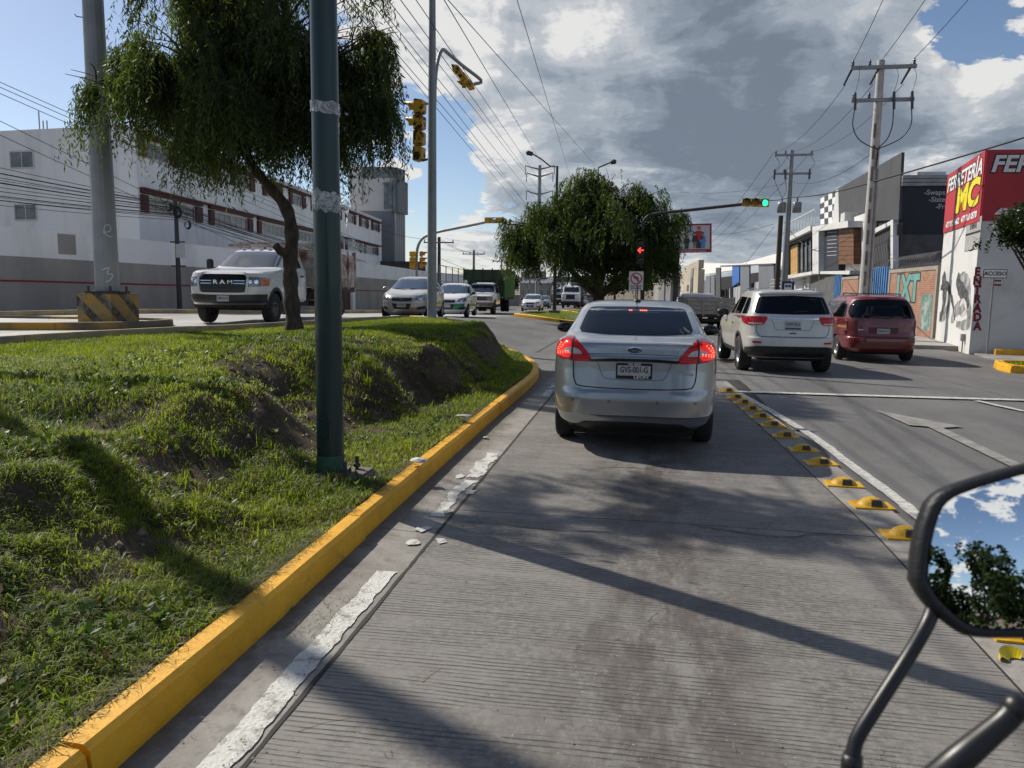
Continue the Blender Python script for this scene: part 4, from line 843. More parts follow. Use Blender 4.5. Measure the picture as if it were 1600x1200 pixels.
# ---- white sport utility vehicle in the next lane
def suv():
    root = thing('suv', 'white sport utility vehicle seen from behind between the silver sedan and red minivan', 'car')
    rows = [(0.34, 0.22, 4.6, 0.86, 6, 5), (0.45, 0.05, 4.74, 0.935, 7, 5), (0.60, 0.0, 4.8, 0.955, 7, 5), (0.76, 0.005, 4.82, 0.962, 7, 5), (0.80, 0.035, 4.82, 0.962, 7, 5), (0.95, 0.05, 4.8, 0.962, 7, 5), (1.05, 0.06, 4.62, 0.958, 7, 5),
            (1.14, 0.075, 4.2, 0.950, 7, 5), (1.18, 0.085, 3.5, 0.935, 7, 5), (1.23, 0.10, 3.22, 0.912, 7, 5), (1.30, 0.13, 3.08, 0.888, 7, 5), (1.62, 0.30, 2.55, 0.770, 6, 5), (1.70, 0.36, 2.35, 0.725, 6, 5),
            (1.74, 0.40, 2.2, 0.68, 5, 5), (1.762, 0.55, 2.05, 0.60, 4, 4), (1.778, 0.80, 1.85, 0.46, 3, 3), (1.784, 1.0, 1.7, 0.25, 2.5, 2.5)]
    c = Car(rows, root, P_PEARL, wells=((0.97, 0.39), (3.88, 0.39)), well_r=0.425, well_in=0.62)
    c.patch('rear_window', 'rear', [(-0.765, 1.275), (0, 1.262), (0.765, 1.275), (0.72, 1.45), (0.655, 1.625), (0, 1.655), (-0.655, 1.625), (-0.72, 1.45)], M_TINT, 0.003, rnd=1)
    b = c.patch('tailgate_spoiler', 'rear', [(-0.66, 1.665), (0.66, 1.665), (0.62, 1.70), (-0.62, 1.70)], P_PEARL, 0.05, skirt=0.06)
    for v in ('left', 'right'):
        c.patch('side_window', v, [(0.42, 1.26), (0.92, 1.25), (0.97, 1.60), (0.66, 1.60), (0.52, 1.47)], M_TINT, 0.003, rnd=1)
        c.patch('side_window', v, [(1.04, 1.25), (1.88, 1.235), (1.90, 1.62), (1.06, 1.61)], M_TINT, 0.003, rnd=1); c.patch('side_window', v, [(1.95, 1.235), (2.98, 1.225), (2.46, 1.60), (1.97, 1.62)], M_TINT, 0.003, rnd=1)
        for p in ([(1.0, 1.2), (1.02, 0.95), (1.32, 0.6), (1.36, 0.42)], [(1.93, 0.42), (1.93, 1.2)], [(3.1, 0.42), (3.12, 0.9), (3.05, 1.15)]): c.line('door_gap', v, p, 0.009, M_WELL)
        for y in (1.72, 2.78): c.patch('door_handle', v, [(y, 1.02), (y+0.2, 1.025), (y+0.2, 1.06), (y, 1.055)], P_PEARL, 0.03)
        c.patch('sill_trim', v, [(1.43, 0.36), (3.42, 0.36), (3.42, 0.47), (1.43, 0.47)], M_BLACKPL, 0.012)
        for yc in (0.97, 3.88):
            P_ = [(yc+0.455*math.cos(t), 0.39+0.455*math.sin(t)) for t in np.linspace(-0.05, PI+0.05, 24)]; c.line('arch_flare', v, P_, 0.06, M_BLACKPL, 0.012, rnd=0)
    q0 = [(-0.935, 1.21), (-0.935, 1.07), (-0.88, 1.035), (-0.62, 1.035), (-0.575, 1.06), (-0.505, 1.195), (-0.52, 1.215)]
    for sg in (1, -1):
        q = (lambda p: p) if sg > 0 else mirror2
        lp = c.patch('tail_light', 'rear', q(q0), M_RLENS, 0.012, rnd=1)
        c.patch('reversing_lens', 'rear', q([(-0.86, 1.085), (-0.855, 1.055), (-0.625, 1.05), (-0.60, 1.08)]), M_CLENS, 0.015, lp, skirt=0)
        c.patch('reflector', 'rear', q([(-0.80, 0.70), (-0.63, 0.695), (-0.63, 0.655), (-0.79, 0.66)]), M_RLENS, 0.008)
        c.line('tailgate_gap', 'rear', q([(-0.73, 1.03), (-0.73, 0.92), (-0.68, 0.83), (-0.6, 0.80), (0, 0.795)]), 0.012, M_WELL)
    c.patch('chrome_strip', 'rear', [(-0.50, 1.165), (0.50, 1.165), (0.53, 1.205), (-0.53, 1.205)], M_CHROME, 0.018)
    c.patch('rear_bumper_skirt', 'rear', [(-0.90, 0.40), (-0.90, 0.56), (-0.70, 0.60), (0.70, 0.60), (0.90, 0.56), (0.90, 0.40), (0.6, 0.37), (-0.6, 0.37)], M_BLACKPL, 0.010)
    c.line('plate_bay_edge', 'rear', [(-0.42, 1.14), (-0.35, 0.97), (-0.25, 0.94), (0.25, 0.94), (0.35, 0.97), (0.42, 1.14)], 0.012, P_GREY, 0.002)
    plate(root, None, 1.055, txt='GTW 05-1', y=c.ry(0, 1.05)-0.01, w=0.32, h=0.14); MB().box((-0.16, c.ry(0, 0.98)-0.014, 0.955), (0.16, c.ry(0, 0.98)+0.01, 0.985)).build('plate_sticker', mat('dark_blue', (0.02, 0.025, 0.09), rough=0.4), root)
    c.patch('tailgate_handle', 'rear', [(-0.07, 0.865), (0.07, 0.865), (0.065, 0.885), (-0.065, 0.885)], M_BLACKPL, 0.012)
    yw = c.ry(0.05, 1.32)-0.03; MB().tube([(0.02, yw+0.02, 1.285), (0.02, yw-0.01, 1.31), (0.30, yw+0.03, 1.335)], 0.013, 6).build('rear_wiper', M_BLACKPL, root)
    for sg in (-1, 1):
        MB().tube([(sg*0.60, 0.8, 1.755), (sg*0.62, 0.9, 1.795), (sg*0.62, 2.0, 1.80), (sg*0.60, 2.12, 1.755)], 0.018, 8).build('roof_rail', M_CHROME, root); side_mirror(root, 'wing_mirror', sg*1.05, 2.86, 1.24, M_BLACKPL, 1.25)
    underbody(root, 0.62, 0.3, 4.5, 0.28, 0.44); MB().box((-0.6, 0.85, 0.30), (0.6, 1.1, 0.45), 0.04).build('rear_axle', M_WELL, root)
    wm = wheel_meshes('suv', 0.385, 0.265, 0.24, M_RIM, 5)
    for y in (0.97, 3.88):
        for sg in (-1, 1): add_wheel(root, wm, sg*0.83, y, 0.385, sg)
    return root
car = suv(); car.location = (3.02, 16.75, Z(3, 18.5)); car.rotation_euler.z = math.radians(2.5); car.rotation_euler.x = math.radians(-0.3)

# ---- red minivan
def minivan():
    root = thing('minivan', 'dusty red minivan with roof rails seen from behind at the right', 'car')
    rows = [(0.26, 0.20, 4.85, 0.82, 6, 4), (0.36, 0.04, 5.0, 0.91, 6, 4), (0.50, 0.0, 5.08, 0.945, 5.5, 4), (0.62, 0.005, 5.1, 0.955, 5.5, 4), (0.65, 0.06, 5.09, 0.955, 5.5, 4), (0.80, 0.085, 5.0, 0.955, 5.5, 4), (0.95, 0.095, 4.6, 0.950, 5.5, 4),
            (1.05, 0.105, 4.2, 0.940, 5.5, 4), (1.12, 0.115, 3.95, 0.925, 5.5, 4), (1.20, 0.135, 3.75, 0.900, 5.5, 4), (1.45, 0.23, 3.15, 0.815, 5, 4), (1.60, 0.33, 2.8, 0.735, 4.5, 4), (1.66, 0.40, 2.6, 0.68, 4, 4),
            (1.70, 0.55, 2.4, 0.60, 3.5, 3.5), (1.722, 0.8, 2.2, 0.46, 3, 3), (1.732, 1.1, 2.0, 0.2, 2.5, 2.5)]
    c = Car(rows, root, P_RED, wells=((0.95, 0.32), (4.0, 0.32)), well_r=0.36, well_in=0.60)
    c.patch('rear_window', 'rear', [(-0.775, 1.13), (0, 1.118), (0.775, 1.13), (0.80, 1.25), (0.745, 1.44), (0.63, 1.585), (0, 1.605), (-0.63, 1.585), (-0.745, 1.44), (-0.80, 1.25)], M_TINT, 0.004, rnd=2)
    for v in ('left', 'right'):
        c.patch('side_window', v, [(0.42, 1.14), (1.45, 1.12), (1.48, 1.55), (0.85, 1.54), (0.60, 1.46)], M_TINT, 0.004, rnd=2); c.patch('side_window', v, [(1.56, 1.12), (2.60, 1.11), (2.55, 1.52), (1.58, 1.55)], M_TINT, 0.004, rnd=1); c.patch('side_window', v, [(2.68, 1.11), (3.62, 1.10), (3.0, 1.46), (2.63, 1.52)], M_TINT, 0.004, rnd=1)
        for p in ([(1.5, 0.36), (1.5, 1.1)], [(2.64, 0.36), (2.64, 1.1)], [(3.75, 0.4), (3.72, 1.08)]): c.line('door_gap', v, p, 0.009, M_WELL)
        c.line('side_moulding', v, [(0.35, 0.70), (1.35, 0.69), (3.8, 0.68)], 0.03, P_RED, 0.012)
    q0 = [(-0.93, 0.70), (-0.93, 1.06), (-0.905, 1.085), (-0.83, 1.07), (-0.815, 0.98), (-0.82, 0.72), (-0.86, 0.69)]
    for sg in (1, -1):
        q = (lambda p: p) if sg > 0 else mirror2
        lp = c.patch('tail_light', 'rear', q(q0), mat('dark_red_lens', (0.10, 0.006, 0.008), rough=0.12, coat=1.0), 0.012, rnd=1)
        c.patch('turn_lens', 'rear', q([(-0.925, 0.93), (-0.82, 0.925), (-0.82, 0.865), (-0.925, 0.87)]), M_AMBER, 0.015, lp, skirt=0)
        c.line('tailgate_gap', 'rear', q([(-0.80, 1.09), (-0.79, 0.8), (-0.76, 0.68), (0, 0.665)]), 0.011, M_WELL)
    c.line('bumper_groove', 'rear', [(-0.90, 0.545), (0, 0.53), (0.90, 0.545)], 0.012, M_WELL)
    c.patch('plate_recess_shade', 'rear', [(-0.36, 0.90), (0.36, 0.90), (0.34, 0.74), (-0.34, 0.74)], mat('shaded_recess_red', (0.10, 0.012, 0.014), rough=0.5), 0.003, skirt=0)  # flat patch of darker body red, painted shade in place of a recess
    plate(root, None, 0.805, txt='GUH 41-9', y=c.ry(0, 0.8)-0.012, w=0.31, h=0.13)
    MB().box((-0.60, c.ry(-0.6, 0.83)-0.012, 0.822), (-0.42, c.ry(-0.5, 0.83)-0.002, 0.842)).build('badge', M_CHROME, root)
    yw = c.ry(0.1, 1.18)-0.03; MB().tube([(0.05, yw+0.02, 1.10), (0.05, yw-0.01, 1.125), (0.32, yw+0.02, 1.20)], 0.013, 6).build('rear_wiper', M_BLACKPL, root)
    c.patch('high_brake_light', 'rear', [(-0.16, 1.625), (0.16, 1.625), (0.15, 1.645), (-0.15, 1.645)], MATS['dark_red_lens'], 0.008)
    for sg in (-1, 1):
        MB().tube([(sg*0.54, 0.75, 1.70), (sg*0.56, 0.85, 1.745), (sg*0.56, 2.0, 1.755), (sg*0.54, 2.12, 1.70)], 0.016, 8).build('roof_rail', M_BLACKPL, root); side_mirror(root, 'wing_mirror', sg*1.03, 3.45, 1.15, M_BLACKPL, 1.0)
    MB().box((-0.6, 1.1, 1.735), (0.6, 1.14, 1.755)).build('roof_bar', M_BLACKPL, root)
    underbody(root, 0.62, 0.3, 4.8, 0.2, 0.36)
    wm = wheel_meshes('minivan', 0.325, 0.21, 0.20, M_RIM, 9)
    for y in (0.95, 4.0):
        for sg in (-1, 1): add_wheel(root, wm, sg*0.825, y, 0.325, sg)
    return root
car = minivan(); car.location = (5.93, 20.75, Z(6, 22)); car.rotation_euler.z = math.radians(0.0)

# ---- sedans facing us
SEDAN_ROWS = [(0.20, 0.26, 4.1, 0.74, 5, 4), (0.30, 0.07, 4.24, 0.80, 5, 4), (0.45, 0.01, 4.30, 0.84, 5, 4), (0.62, 0.0, 4.30, 0.855, 5, 4), (0.75, 0.05, 4.24, 0.855, 5, 4), (0.85, 0.07, 4.10, 0.852, 5, 4.2), (0.93, 0.08, 3.75, 0.845, 5, 4.5),
              (1.00, 0.10, 3.35, 0.83, 5, 4.5), (1.05, 0.20, 3.10, 0.81, 5, 4.5), (1.10, 0.45, 2.98, 0.785, 5, 4.5), (1.36, 1.0, 2.30, 0.655, 4.5, 4.5), (1.43, 1.2, 2.08, 0.60, 4, 4.2), (1.47, 1.35, 1.95, 0.53, 3.5, 4), (1.492, 1.5, 1.82, 0.40, 3, 3), (1.502, 1.6, 1.75, 0.2, 2.5, 2.5)]
def sedan_front(label, pm, low=None, group=None, kind=0, name='sedan'):
    root = thing(name, label, 'car', group=group); c = Car(SEDAN_ROWS, root, pm, wells=((0.95, 0.30), (3.43, 0.30)), well_r=0.335)
    c.patch('windscreen', 'front', [(-0.70, 1.065), (0, 1.03), (0.70, 1.065), (0.60, 1.30), (0.54, 1.425), (0, 1.44), (-0.54, 1.425), (-0.60, 1.30)], M_WSCREEN, 0.004, rnd=1)
    for v in ('left', 'right'):
        c.patch('side_window', v, [(0.95, 1.08), (1.85, 1.06), (1.87, 1.39), (1.35, 1.39), (1.12, 1.28)], M_TINT, 0.004, rnd=1); c.patch('side_window', v, [(1.92, 1.06), (2.85, 1.05), (2.35, 1.33), (1.93, 1.39)], M_TINT, 0.004, rnd=1)
        for p in ([(1.89, 0.32), (1.89, 1.03)], [(2.86, 0.36), (2.9, 1.0)]): c.line('door_gap', v, p, 0.009, M_WELL)
        for y in (1.62, 2.62): c.patch('door_handle', v, [(y, 0.88), (y+0.17, 0.885), (y+0.17, 0.915), (y, 0.91)], pm, 0.02)
        if low: c.patch('door_panel', v, [(1.33, 0.32), (3.0, 0.32), (3.02, 0.78), (1.30, 0.80)], low, 0.004)
    if low: c.patch('bumper_panel', 'front', [(-0.70, 0.36), (0.70, 0.36), (0.72, 0.62), (-0.72, 0.62)], low, 0.003)
    for sg in (1, -1):
        q = (lambda p: p) if sg > 0 else mirror2
        hl = c.patch('headlight', 'front', q([(-0.80, 0.72), (-0.79, 0.84), (-0.70, 0.885), (-0.55, 0.85), (-0.43, 0.745), (-0.46, 0.70), (-0.62, 0.685)]), M_HEAD, 0.010, rnd=1)
        c.patch('lamp_bowl', 'front', q([(-0.68, 0.72), (-0.66, 0.80), (-0.60, 0.82), (-0.54, 0.79), (-0.53, 0.73), (-0.6, 0.70)]), M_CHROME, 0.013, hl, rnd=1, skirt=0)
        c.patch('lower_grille', 'front', q([(-0.75, 0.40), (-0.74, 0.50), (-0.56, 0.47), (-0.48, 0.40), (-0.55, 0.37)]), M_BLACKPL, 0.005)
    gr = c.patch('grille', 'front', [(-0.36, 0.765), (0.36, 0.765), (0.335, 0.655), (-0.335, 0.655)], M_BLACKPL, 0.008, rnd=1)
    c.patch('lower_grille', 'front', [(-0.33, 0.575), (0.33, 0.575), (0.26, 0.385), (-0.26, 0.385)], M_BLACKPL, 0.006)
    c.line('grille_rim', 'front', [(-0.37, 0.775), (0, 0.780), (0.37, 0.775)], 0.022, M_CHROME, 0.012)
    if kind == 0: c.patch('emblem', 'front', [(-0.09, 0.70), (-0.045, 0.70), (-0.045, 0.685), (0.045, 0.685), (0.045, 0.70), (0.09, 0.70), (0.09, 0.725), (0.045, 0.725), (0.045, 0.74), (-0.045, 0.74), (-0.045, 0.725), (-0.09, 0.725)], mat('gold_emblem', (0.5, 0.34, 0.08), rough=0.25, metal=0.8), 0.014, gr)
    plate(root, None, 0.52, y=c.fy(0, 0.52)+0.008, face=1, txt='GTD 88-3' if kind == 0 else '', h=0.14)
    for sg in (-1, 1): side_mirror(root, 'wing_mirror', sg*0.93, 2.72, 1.06, M_BLACKPL if low or kind else pm, 0.95)
    MB().tube([(0.1, c.fy(0.1, 1.03)+0.0, 1.032), (0.5, c.fy(0.5, 1.08)+0.02, 1.09)], 0.010, 5).build('wiper', M_BLACKPL, root)
    MB().tube([(-0.5, c.fy(0.5, 1.05)+0.0, 1.05), (-0.05, c.fy(0.05, 1.06)+0.015, 1.07)], 0.010, 5).build('wiper', M_BLACKPL, root)
    underbody(root, 0.6, 0.3, 4.0, 0.16, 0.3)
    global WM_SED
    for y in (0.95, 3.43):
        for sg in (-1, 1): add_wheel(root, WM_SED, sg*0.735, y, 0.295, sg)
    return root
WM_SED = wheel_meshes('sedan_facing', 0.295, 0.19, 0.19, M_RIM, 6)
def park(car, u, v, depth, heading, fwd):         # front centre of the car at pixel (u, .) and that depth, standing on the ground
    p = at(u, v, depth); h = math.radians(heading); d = np.array([math.sin(h), math.cos(h)])        # heading clockwise from the road direction
    o = p[:2]-d*fwd; car.location = (o[0], o[1], Z(p[0]-d[0]*1.5, p[1]-d[1]*1.5)); car.rotation_euler.z = -h
car = sedan_front('beige silver sedan facing us behind the grey signal pole', P_BEIGE); park(car, 627, 470, 25.9, 175, 4.3)
car = sedan_front('white taxi sedan with green lower panels half hidden behind the beige sedan', P_WHITE, P_GREEN, kind=1, name='taxi'); park(car, 698, 470, 33.0, 175, 4.3)
car = sedan_front('white sedan facing us beside the green lorry, far off', P_WHITE, kind=1); park(car, 828, 478, 66.0, 178, 4.3)
car = sedan_front('small dark grey sedan far behind the white sedan', P_GREY, kind=1); park(car, 846, 476, 90.0, 178, 4.3)

# ---- pickup cabs and stake bodies
M_WOOD = mat('weathered_boards', (0.27, 0.24, 0.20), (0.42, 0.39, 0.34), 3, rough=0.9, bump=0.5, stretch=(1, 1, 6))
M_RUSTW = mat('rust_stained_white', (0.46, 0.43, 0.39), (0.16, 0.06, 0.035), 2.6, rough=0.75, lo=0.42, hi=0.62, detail=9)
M_DGREEN = mat('dark_green_boards', (0.012, 0.035, 0.014), (0.035, 0.06, 0.03), 3, rough=0.7)
M_LGREEN = mat('bright_green_sheet', (0.035, 0.16, 0.02), (0.06, 0.22, 0.035), 2, rough=0.6)
M_FRAME = mat('truck_chassis', (0.015, 0.014, 0.013), (0.05, 0.035, 0.025), 6, rough=0.8)
def pickup_rows(H=1.98, hood=1.32, W=1.0):
    return [(0.50, 0.0, 3.45, W-0.06, 14, 7), (0.62, 0.0, 3.58, W-0.02, 14, 7), (0.85, 0.0, 3.62, W, 14, 7), (1.12, 0.0, 3.60, W, 14, 7), (hood-0.06, 0.0, 3.50, W-0.01, 14, 7), (hood, 0.0, 3.30, W-0.02, 14, 7), (hood+0.06, 0.0, 2.55, W-0.03, 14, 7),
            (hood+0.09, 0.0, 2.22, W-0.05, 14, 7), (hood+0.13, 0.01, 2.10, W-0.08, 14, 7), (H-0.16, 0.07, 1.45, W-0.20, 12, 7), (H-0.07, 0.10, 1.22, W-0.25, 10, 6), (H-0.025, 0.16, 1.05, W-0.31, 8, 5), (H-0.005, 0.3, 0.85, W-0.45, 5, 4), (H, 0.45, 0.7, W-0.7, 3, 3)]
def pickup(label, pm, kind, H=1.98, hood=1.32, W=1.0, group=None):
    root = thing('truck', label, 'truck', group=group); c = Car(pickup_rows(H, hood, W), root, pm, wells=((2.62, 0.42),), well_r=0.47, well_in=0.60, name='cab')
    zb, zt = hood+0.14, H-0.10
    c.patch('windscreen', 'front', [(-(W-0.17), zb), (0, zb-0.03), (W-0.17, zb), (W-0.27, zt), (0, zt+0.02), (-(W-0.27), zt)], M_WSCREEN, 0.004, rnd=1)
    for v in ('left', 'right'):
        c.patch('side_window', v, [(0.42, zb), (1.85, zb-0.02), (1.35, zt-0.02), (0.46, zt-0.02)], M_TINT, 0.004, rnd=1)
        for p in ([(0.30, 0.55), (0.30, H-0.1)], [(2.02, 0.55), (2.04, hood)]): c.line('door_gap', v, p, 0.012, M_WELL)
        c.patch('door_handle', v, [(0.45, hood-0.12), (0.68, hood-0.12), (0.68, hood-0.08), (0.45, hood-0.08)], M_BLACKPL, 0.025)
        P_ = [(2.62+0.49*math.cos(t), 0.42+0.49*math.sin(t)) for t in np.linspace(0.1, PI-0.05, 22)]; c.line('arch_flare', v, P_, 0.09, M_BLACKPL, 0.014, rnd=0)
    for sg in (-1, 1):
        MB().box((sg*(W+0.18)-0.09, 1.70, hood+0.06), (sg*(W+0.18)+0.09, 1.80, hood+0.34), 0.03).tube([(sg*(W+0.15), 1.75, hood+0.1), (sg*(W-0.1), 1.78, hood+0.08)], 0.03, 8).build('wing_mirror', M_BLACKPL, root)
        q = (lambda p: p) if sg > 0 else mirror2
        if kind == 'ram':
            hl = c.patch('headlight', 'front', q([(-W+0.02, 0.98), (-W+0.02, 1.19), (-0.62, 1.20), (-0.60, 0.97), (-0.66, 0.95)]), M_HEAD, 0.014, rnd=1)
            c.patch('turn_lens', 'front', q([(-W+0.015, 0.99), (-W+0.015, 1.17), (-W+0.09, 1.17), (-W+0.09, 0.99)]), M_AMBER, 0.017, hl, skirt=0)
            for a in (-0.70, -0.82): c.patch('lamp_bowl', 'front', [(sg*a*-1+0.045*math.cos(t), 1.085+0.05*math.sin(t)) for t in np.arange(0, 6.2, 0.5)], M_CHROME, 0.018, hl, skirt=0)
        else:
            c.patch('headlight', 'front', q([(-W+0.05, 0.98), (-W+0.05, 1.10), (-0.60, 1.12), (-0.60, 1.0)]), M_HEAD, 0.014); c.patch('turn_lens', 'front', q([(-W+0.06, 0.84), (-W+0.06, 0.95), (-0.62, 0.97), (-0.62, 0.86)]), M_HEAD, 0.012)
    if kind == 'ram':
        g = c.patch('grille', 'front', [(-0.60, 1.20), (-0.52, 1.26), (0.52, 1.26), (0.60, 1.20), (0.58, 0.86), (0.53, 0.815), (-0.53, 0.815), (-0.58, 0.86)], M_GLOSSBLK, 0.016, rnd=1)
        c.line('grille_surround', 'front', [(-0.63, 1.0), (-0.63, 1.20), (-0.54, 1.275), (0, 1.285), (0.54, 1.275), (0.63, 1.20), (0.63, 1.0), (0.61, 0.85), (0.54, 0.795), (0, 0.785), (-0.54, 0.795), (-0.61, 0.85), (-0.63, 1.0)], 0.05, P_WHITE, 0.03)
        for sg in (-1, 1):
            for z in (1.105, 1.035): c.line('grille_bar', 'front', [(sg*0.29, z), (sg*0.57, z)], 0.016, M_CHROME, 0.028, g)
        for i, ch in enumerate('RAM'): 
            x = (0.185, 0.0, -0.195)[i]; text('lettering', ch, 0.135, M_CHROME, g, (x, c.fy(0, 1.07)+0.022, 1.07), (-1, 0, 0), (0, 0, 1), extrude=0.008, bold=0.004 if ch != 'M' else 0.0, sx=1.45)
        for j in range(5): c.line('grille_bar', 'front', [(-0.54, 0.90+j*0.02), (0.54, 0.90+j*0.02)], 0.006, M_BLACKPL, 0.022, g)
        c.patch('front_bumper', 'front', [(-W+0.03, 0.775), (-0.6, 0.76), (0.6, 0.76), (W-0.03, 0.775), (W-0.06, 0.52), (-W+0.06, 0.52)], mat('dark_grey_bumper', (0.022, 0.024, 0.028), rough=0.45), 0.03)
        c.line('bumper_lip', 'front', [(-W+0.05, 0.555), (0, 0.545), (W-0.05, 0.555)], 0.05, P_GREY, 0.035)
        for i in range(5): MB().box((-0.5+i*0.25-0.05, 1.02, H-0.03), (-0.5+i*0.25+0.05, 1.12, H+0.015), 0.01).build('roof_marker_light', P_WHITE, root)
        plate(root, None, 0.66, y=c.fy(0, 0.66)+0.045, face=1, h=0.15, txt='GM 52-10')
    else:
        g = c.patch('grille', 'front', [(-0.66, 1.10), (0.66, 1.10), (0.64, 0.86), (-0.64, 0.86)], M_BLACKPL, 0.012); c.line('grille_bar', 'front', [(-0.9, 0.985), (0.9, 0.985)], 0.035, P_GREY, 0.02)
        c.patch('front_bumper', 'front', [(-W+0.03, 0.74), (W-0.03, 0.74), (W-0.05, 0.58), (-W+0.05, 0.58)], M_STEELRIM, 0.05); plate(root, None, 0.55, y=c.fy(0, 0.6)+0.065, face=1, h=0.14)
    MB().box((-0.95, -0.05, 0.42), (0.95, 3.2, 0.60)).build('chassis', M_FRAME, root)
    return root, c
WM_TRK = wheel_meshes('truck', 0.405, 0.26, 0.22, M_STEELRIM, 8)
def bed(root, y0, y1, hw, zf, zt, mside, mfront, over=None, slat_h=0.2, gap=0.02, posts=1.0, mpost=None, vertical=False):
    MB().box((-0.5, y0, 0.55), (-0.36, 0.6, 0.75)).box((0.36, y0, 0.55), (0.5, 0.6, 0.75)).build('chassis_rail', M_FRAME, root)
    MB().box((-hw, y0, zf-0.16), (hw, y1, zf)).build('bed_floor', M_FRAME, root)
    mpost = mpost or M_FRAME
    def plank(a, b, m): MB().box(a, b).build('board', m, root)
    if vertical:
        n = int((y1-y0)/0.42)
        for sg in (-1, 1):
            for i in range(n):
                ya, yb = y0+(y1-y0)*i/n+0.01, y0+(y1-y0)*(i+1)/n-0.01; x = sg*hw; plank((x-0.02, ya, zf), (x+0.02, yb, zt), mside); plank((x+sg*0.02-0.02, ya-0.03, zf-0.02), (x+sg*0.02+0.02, ya+0.03, zt+0.02), mpost)
    else:
        n = int((zt-zf)/(slat_h+gap))
        for sg in (-1, 1):
            for i in range(n): z = zf+i*(slat_h+gap)+0.02; plank((sg*hw-0.018, y0+0.01, z), (sg*hw+0.018, y1-0.01, z+slat_h), mside)
            for y in np.arange(y0+0.05, y1+0.01, posts): x = sg*(hw+0.03); MB().box((x-0.03, y-0.04, zf-0.05), (x+0.03, y+0.04, zt+0.03)).build('post', mpost, root)
    n = int((zt-zf)/(slat_h+gap))
    for yy_, sgn in ((y1, 1), (y0, -1)):
        for i in range(n): z = zf+i*(slat_h+gap)+0.02; plank((-hw+0.025, yy_-0.018, z), (hw-0.025, yy_+0.018, z+slat_h), mfront)
        for x in np.linspace(-hw+0.05, hw-0.05, 4): MB().box((x-0.035, yy_+sgn*0.03-0.012, zf-0.05), (x+0.035, yy_+sgn*0.03+0.012, zt+0.03)).build('post', mpost, root)
    for y in ((y0+y1)*0.5-0.9,):
        MB().box((-0.8, y-0.1, 0.32), (0.8, y+0.1, 0.5)).build('rear_axle', M_FRAME, root)
        for sg in (-1, 1):
            for x in (0.92, 0.64): add_wheel(root, WM_TRK, sg*x, y, 0.405, sg)
def front_wheels(root, y=2.62):
    MB().box((-0.7, y-0.06, 0.34), (0.7, y+0.06, 0.46)).build('front_axle', M_FRAME, root)
    for sg in (-1, 1): add_wheel(root, WM_TRK, sg*0.86, y, 0.405, sg)
car, cc = pickup('white stake truck with big black grille behind the leaning pepper tree trunk', P_WHITE, 'ram', H=2.02, hood=1.36, W=1.0); front_wheels(car)
bed(car, -4.6, -0.15, 1.12, 0.95, 2.15, M_RUSTW, M_RUSTW, slat_h=0.26, gap=0.015, posts=0.9, mpost=M_RUSTW)
MB().box((-1.14, -0.2, 2.15), (1.14, -0.1, 2.26)).box((-1.14, 0.55, 2.10), (1.14, 0.62, 2.17)).box((-1.14, -0.15, 2.11), (-1.06, 0.6, 2.17)).box((1.06, -0.15, 2.11), (1.14, 0.6, 2.17)).build('headboard_rack', M_RUSTW, car)
car.scale = (1.06, 1.06, 1.06); park(car, 350, 455, 20.6, 174, 3.76)
car, cc = pickup('white cabbed lorry with tall dark stake box and green sides at the crossing', P_WHITE, 'chev', H=1.95, hood=1.22, W=0.98); front_wheels(car)
bed(car, -5.2, -0.1, 1.22, 1.0, 2.75, M_LGREEN, M_DGREEN, slat_h=0.33, gap=0.015, mpost=M_LGREEN, vertical=True)
for i in range(2): MB().box((-1.24, 1.25, 2.10+i*0.33), (1.24, 1.29, 2.41+i*0.33)).build('overhang_board', M_DGREEN, car)
for x in (-1.2, -0.6, 0, 0.6, 1.2): MB().box((x-0.04, 1.295, 2.05), (x+0.04, 1.33, 2.82)).build('post', mat('dark_post', (0.03, 0.032, 0.03), rough=0.8), car)
for sg in (-1, 1): MB().box((sg*1.22-0.02, -0.1, 2.08), (sg*1.22+0.02, 1.28, 2.76)).build('overhang_side', M_DGREEN, car)
park(car, 745, 470, 46.0, 177, 3.5)

# ---- flatbed stake truck ahead in the next lane, seen from behind
root = thing('truck', 'grey wooden stake flatbed truck ahead of the silver sedan, left of the suv', 'truck')
MB().box((-1.0, 0, 0.66), (1.0, 4.6, 0.78)).build('bed_floor', M_FRAME, root)
for i in range(4):
    z = 0.80+i*0.18
    MB().box((-0.98, 0.0, z), (0.98, 0.03, z+0.15)).build('board', M_WOOD, root)
    for sg in (-1, 1): MB().box((sg*1.0-0.02, 0.05, z), (sg*1.0+0.02, 4.5, z+0.15)).build('board', M_WOOD, root)
    MB().box((-0.98, 4.5, z), (0.98, 4.53, z+0.15)).build('board', M_WOOD, root)
for x in (-0.95, -0.32, 0.32, 0.95): MB().box((x-0.04, -0.035, 0.72), (x+0.04, -0.003, 1.54)).build('post', M_WOOD, root)
for y in (0.3, 1.4, 2.5, 3.6):
    for sg in (-1, 1): MB().box((sg*1.04-0.018, y-0.04, 0.72), (sg*1.04+0.018, y+0.04, 1.54)).build('post', M_WOOD, root)
MB().box((-0.45, 0.1, 0.60), (-0.33, 5.4, 0.655)).box((0.33, 0.1, 0.60), (0.45, 5.4, 0.655)).box((-0.95, 0.12, 0.46), (0.95, 0.2, 0.60)).build('chassis', M_FRAME, root)
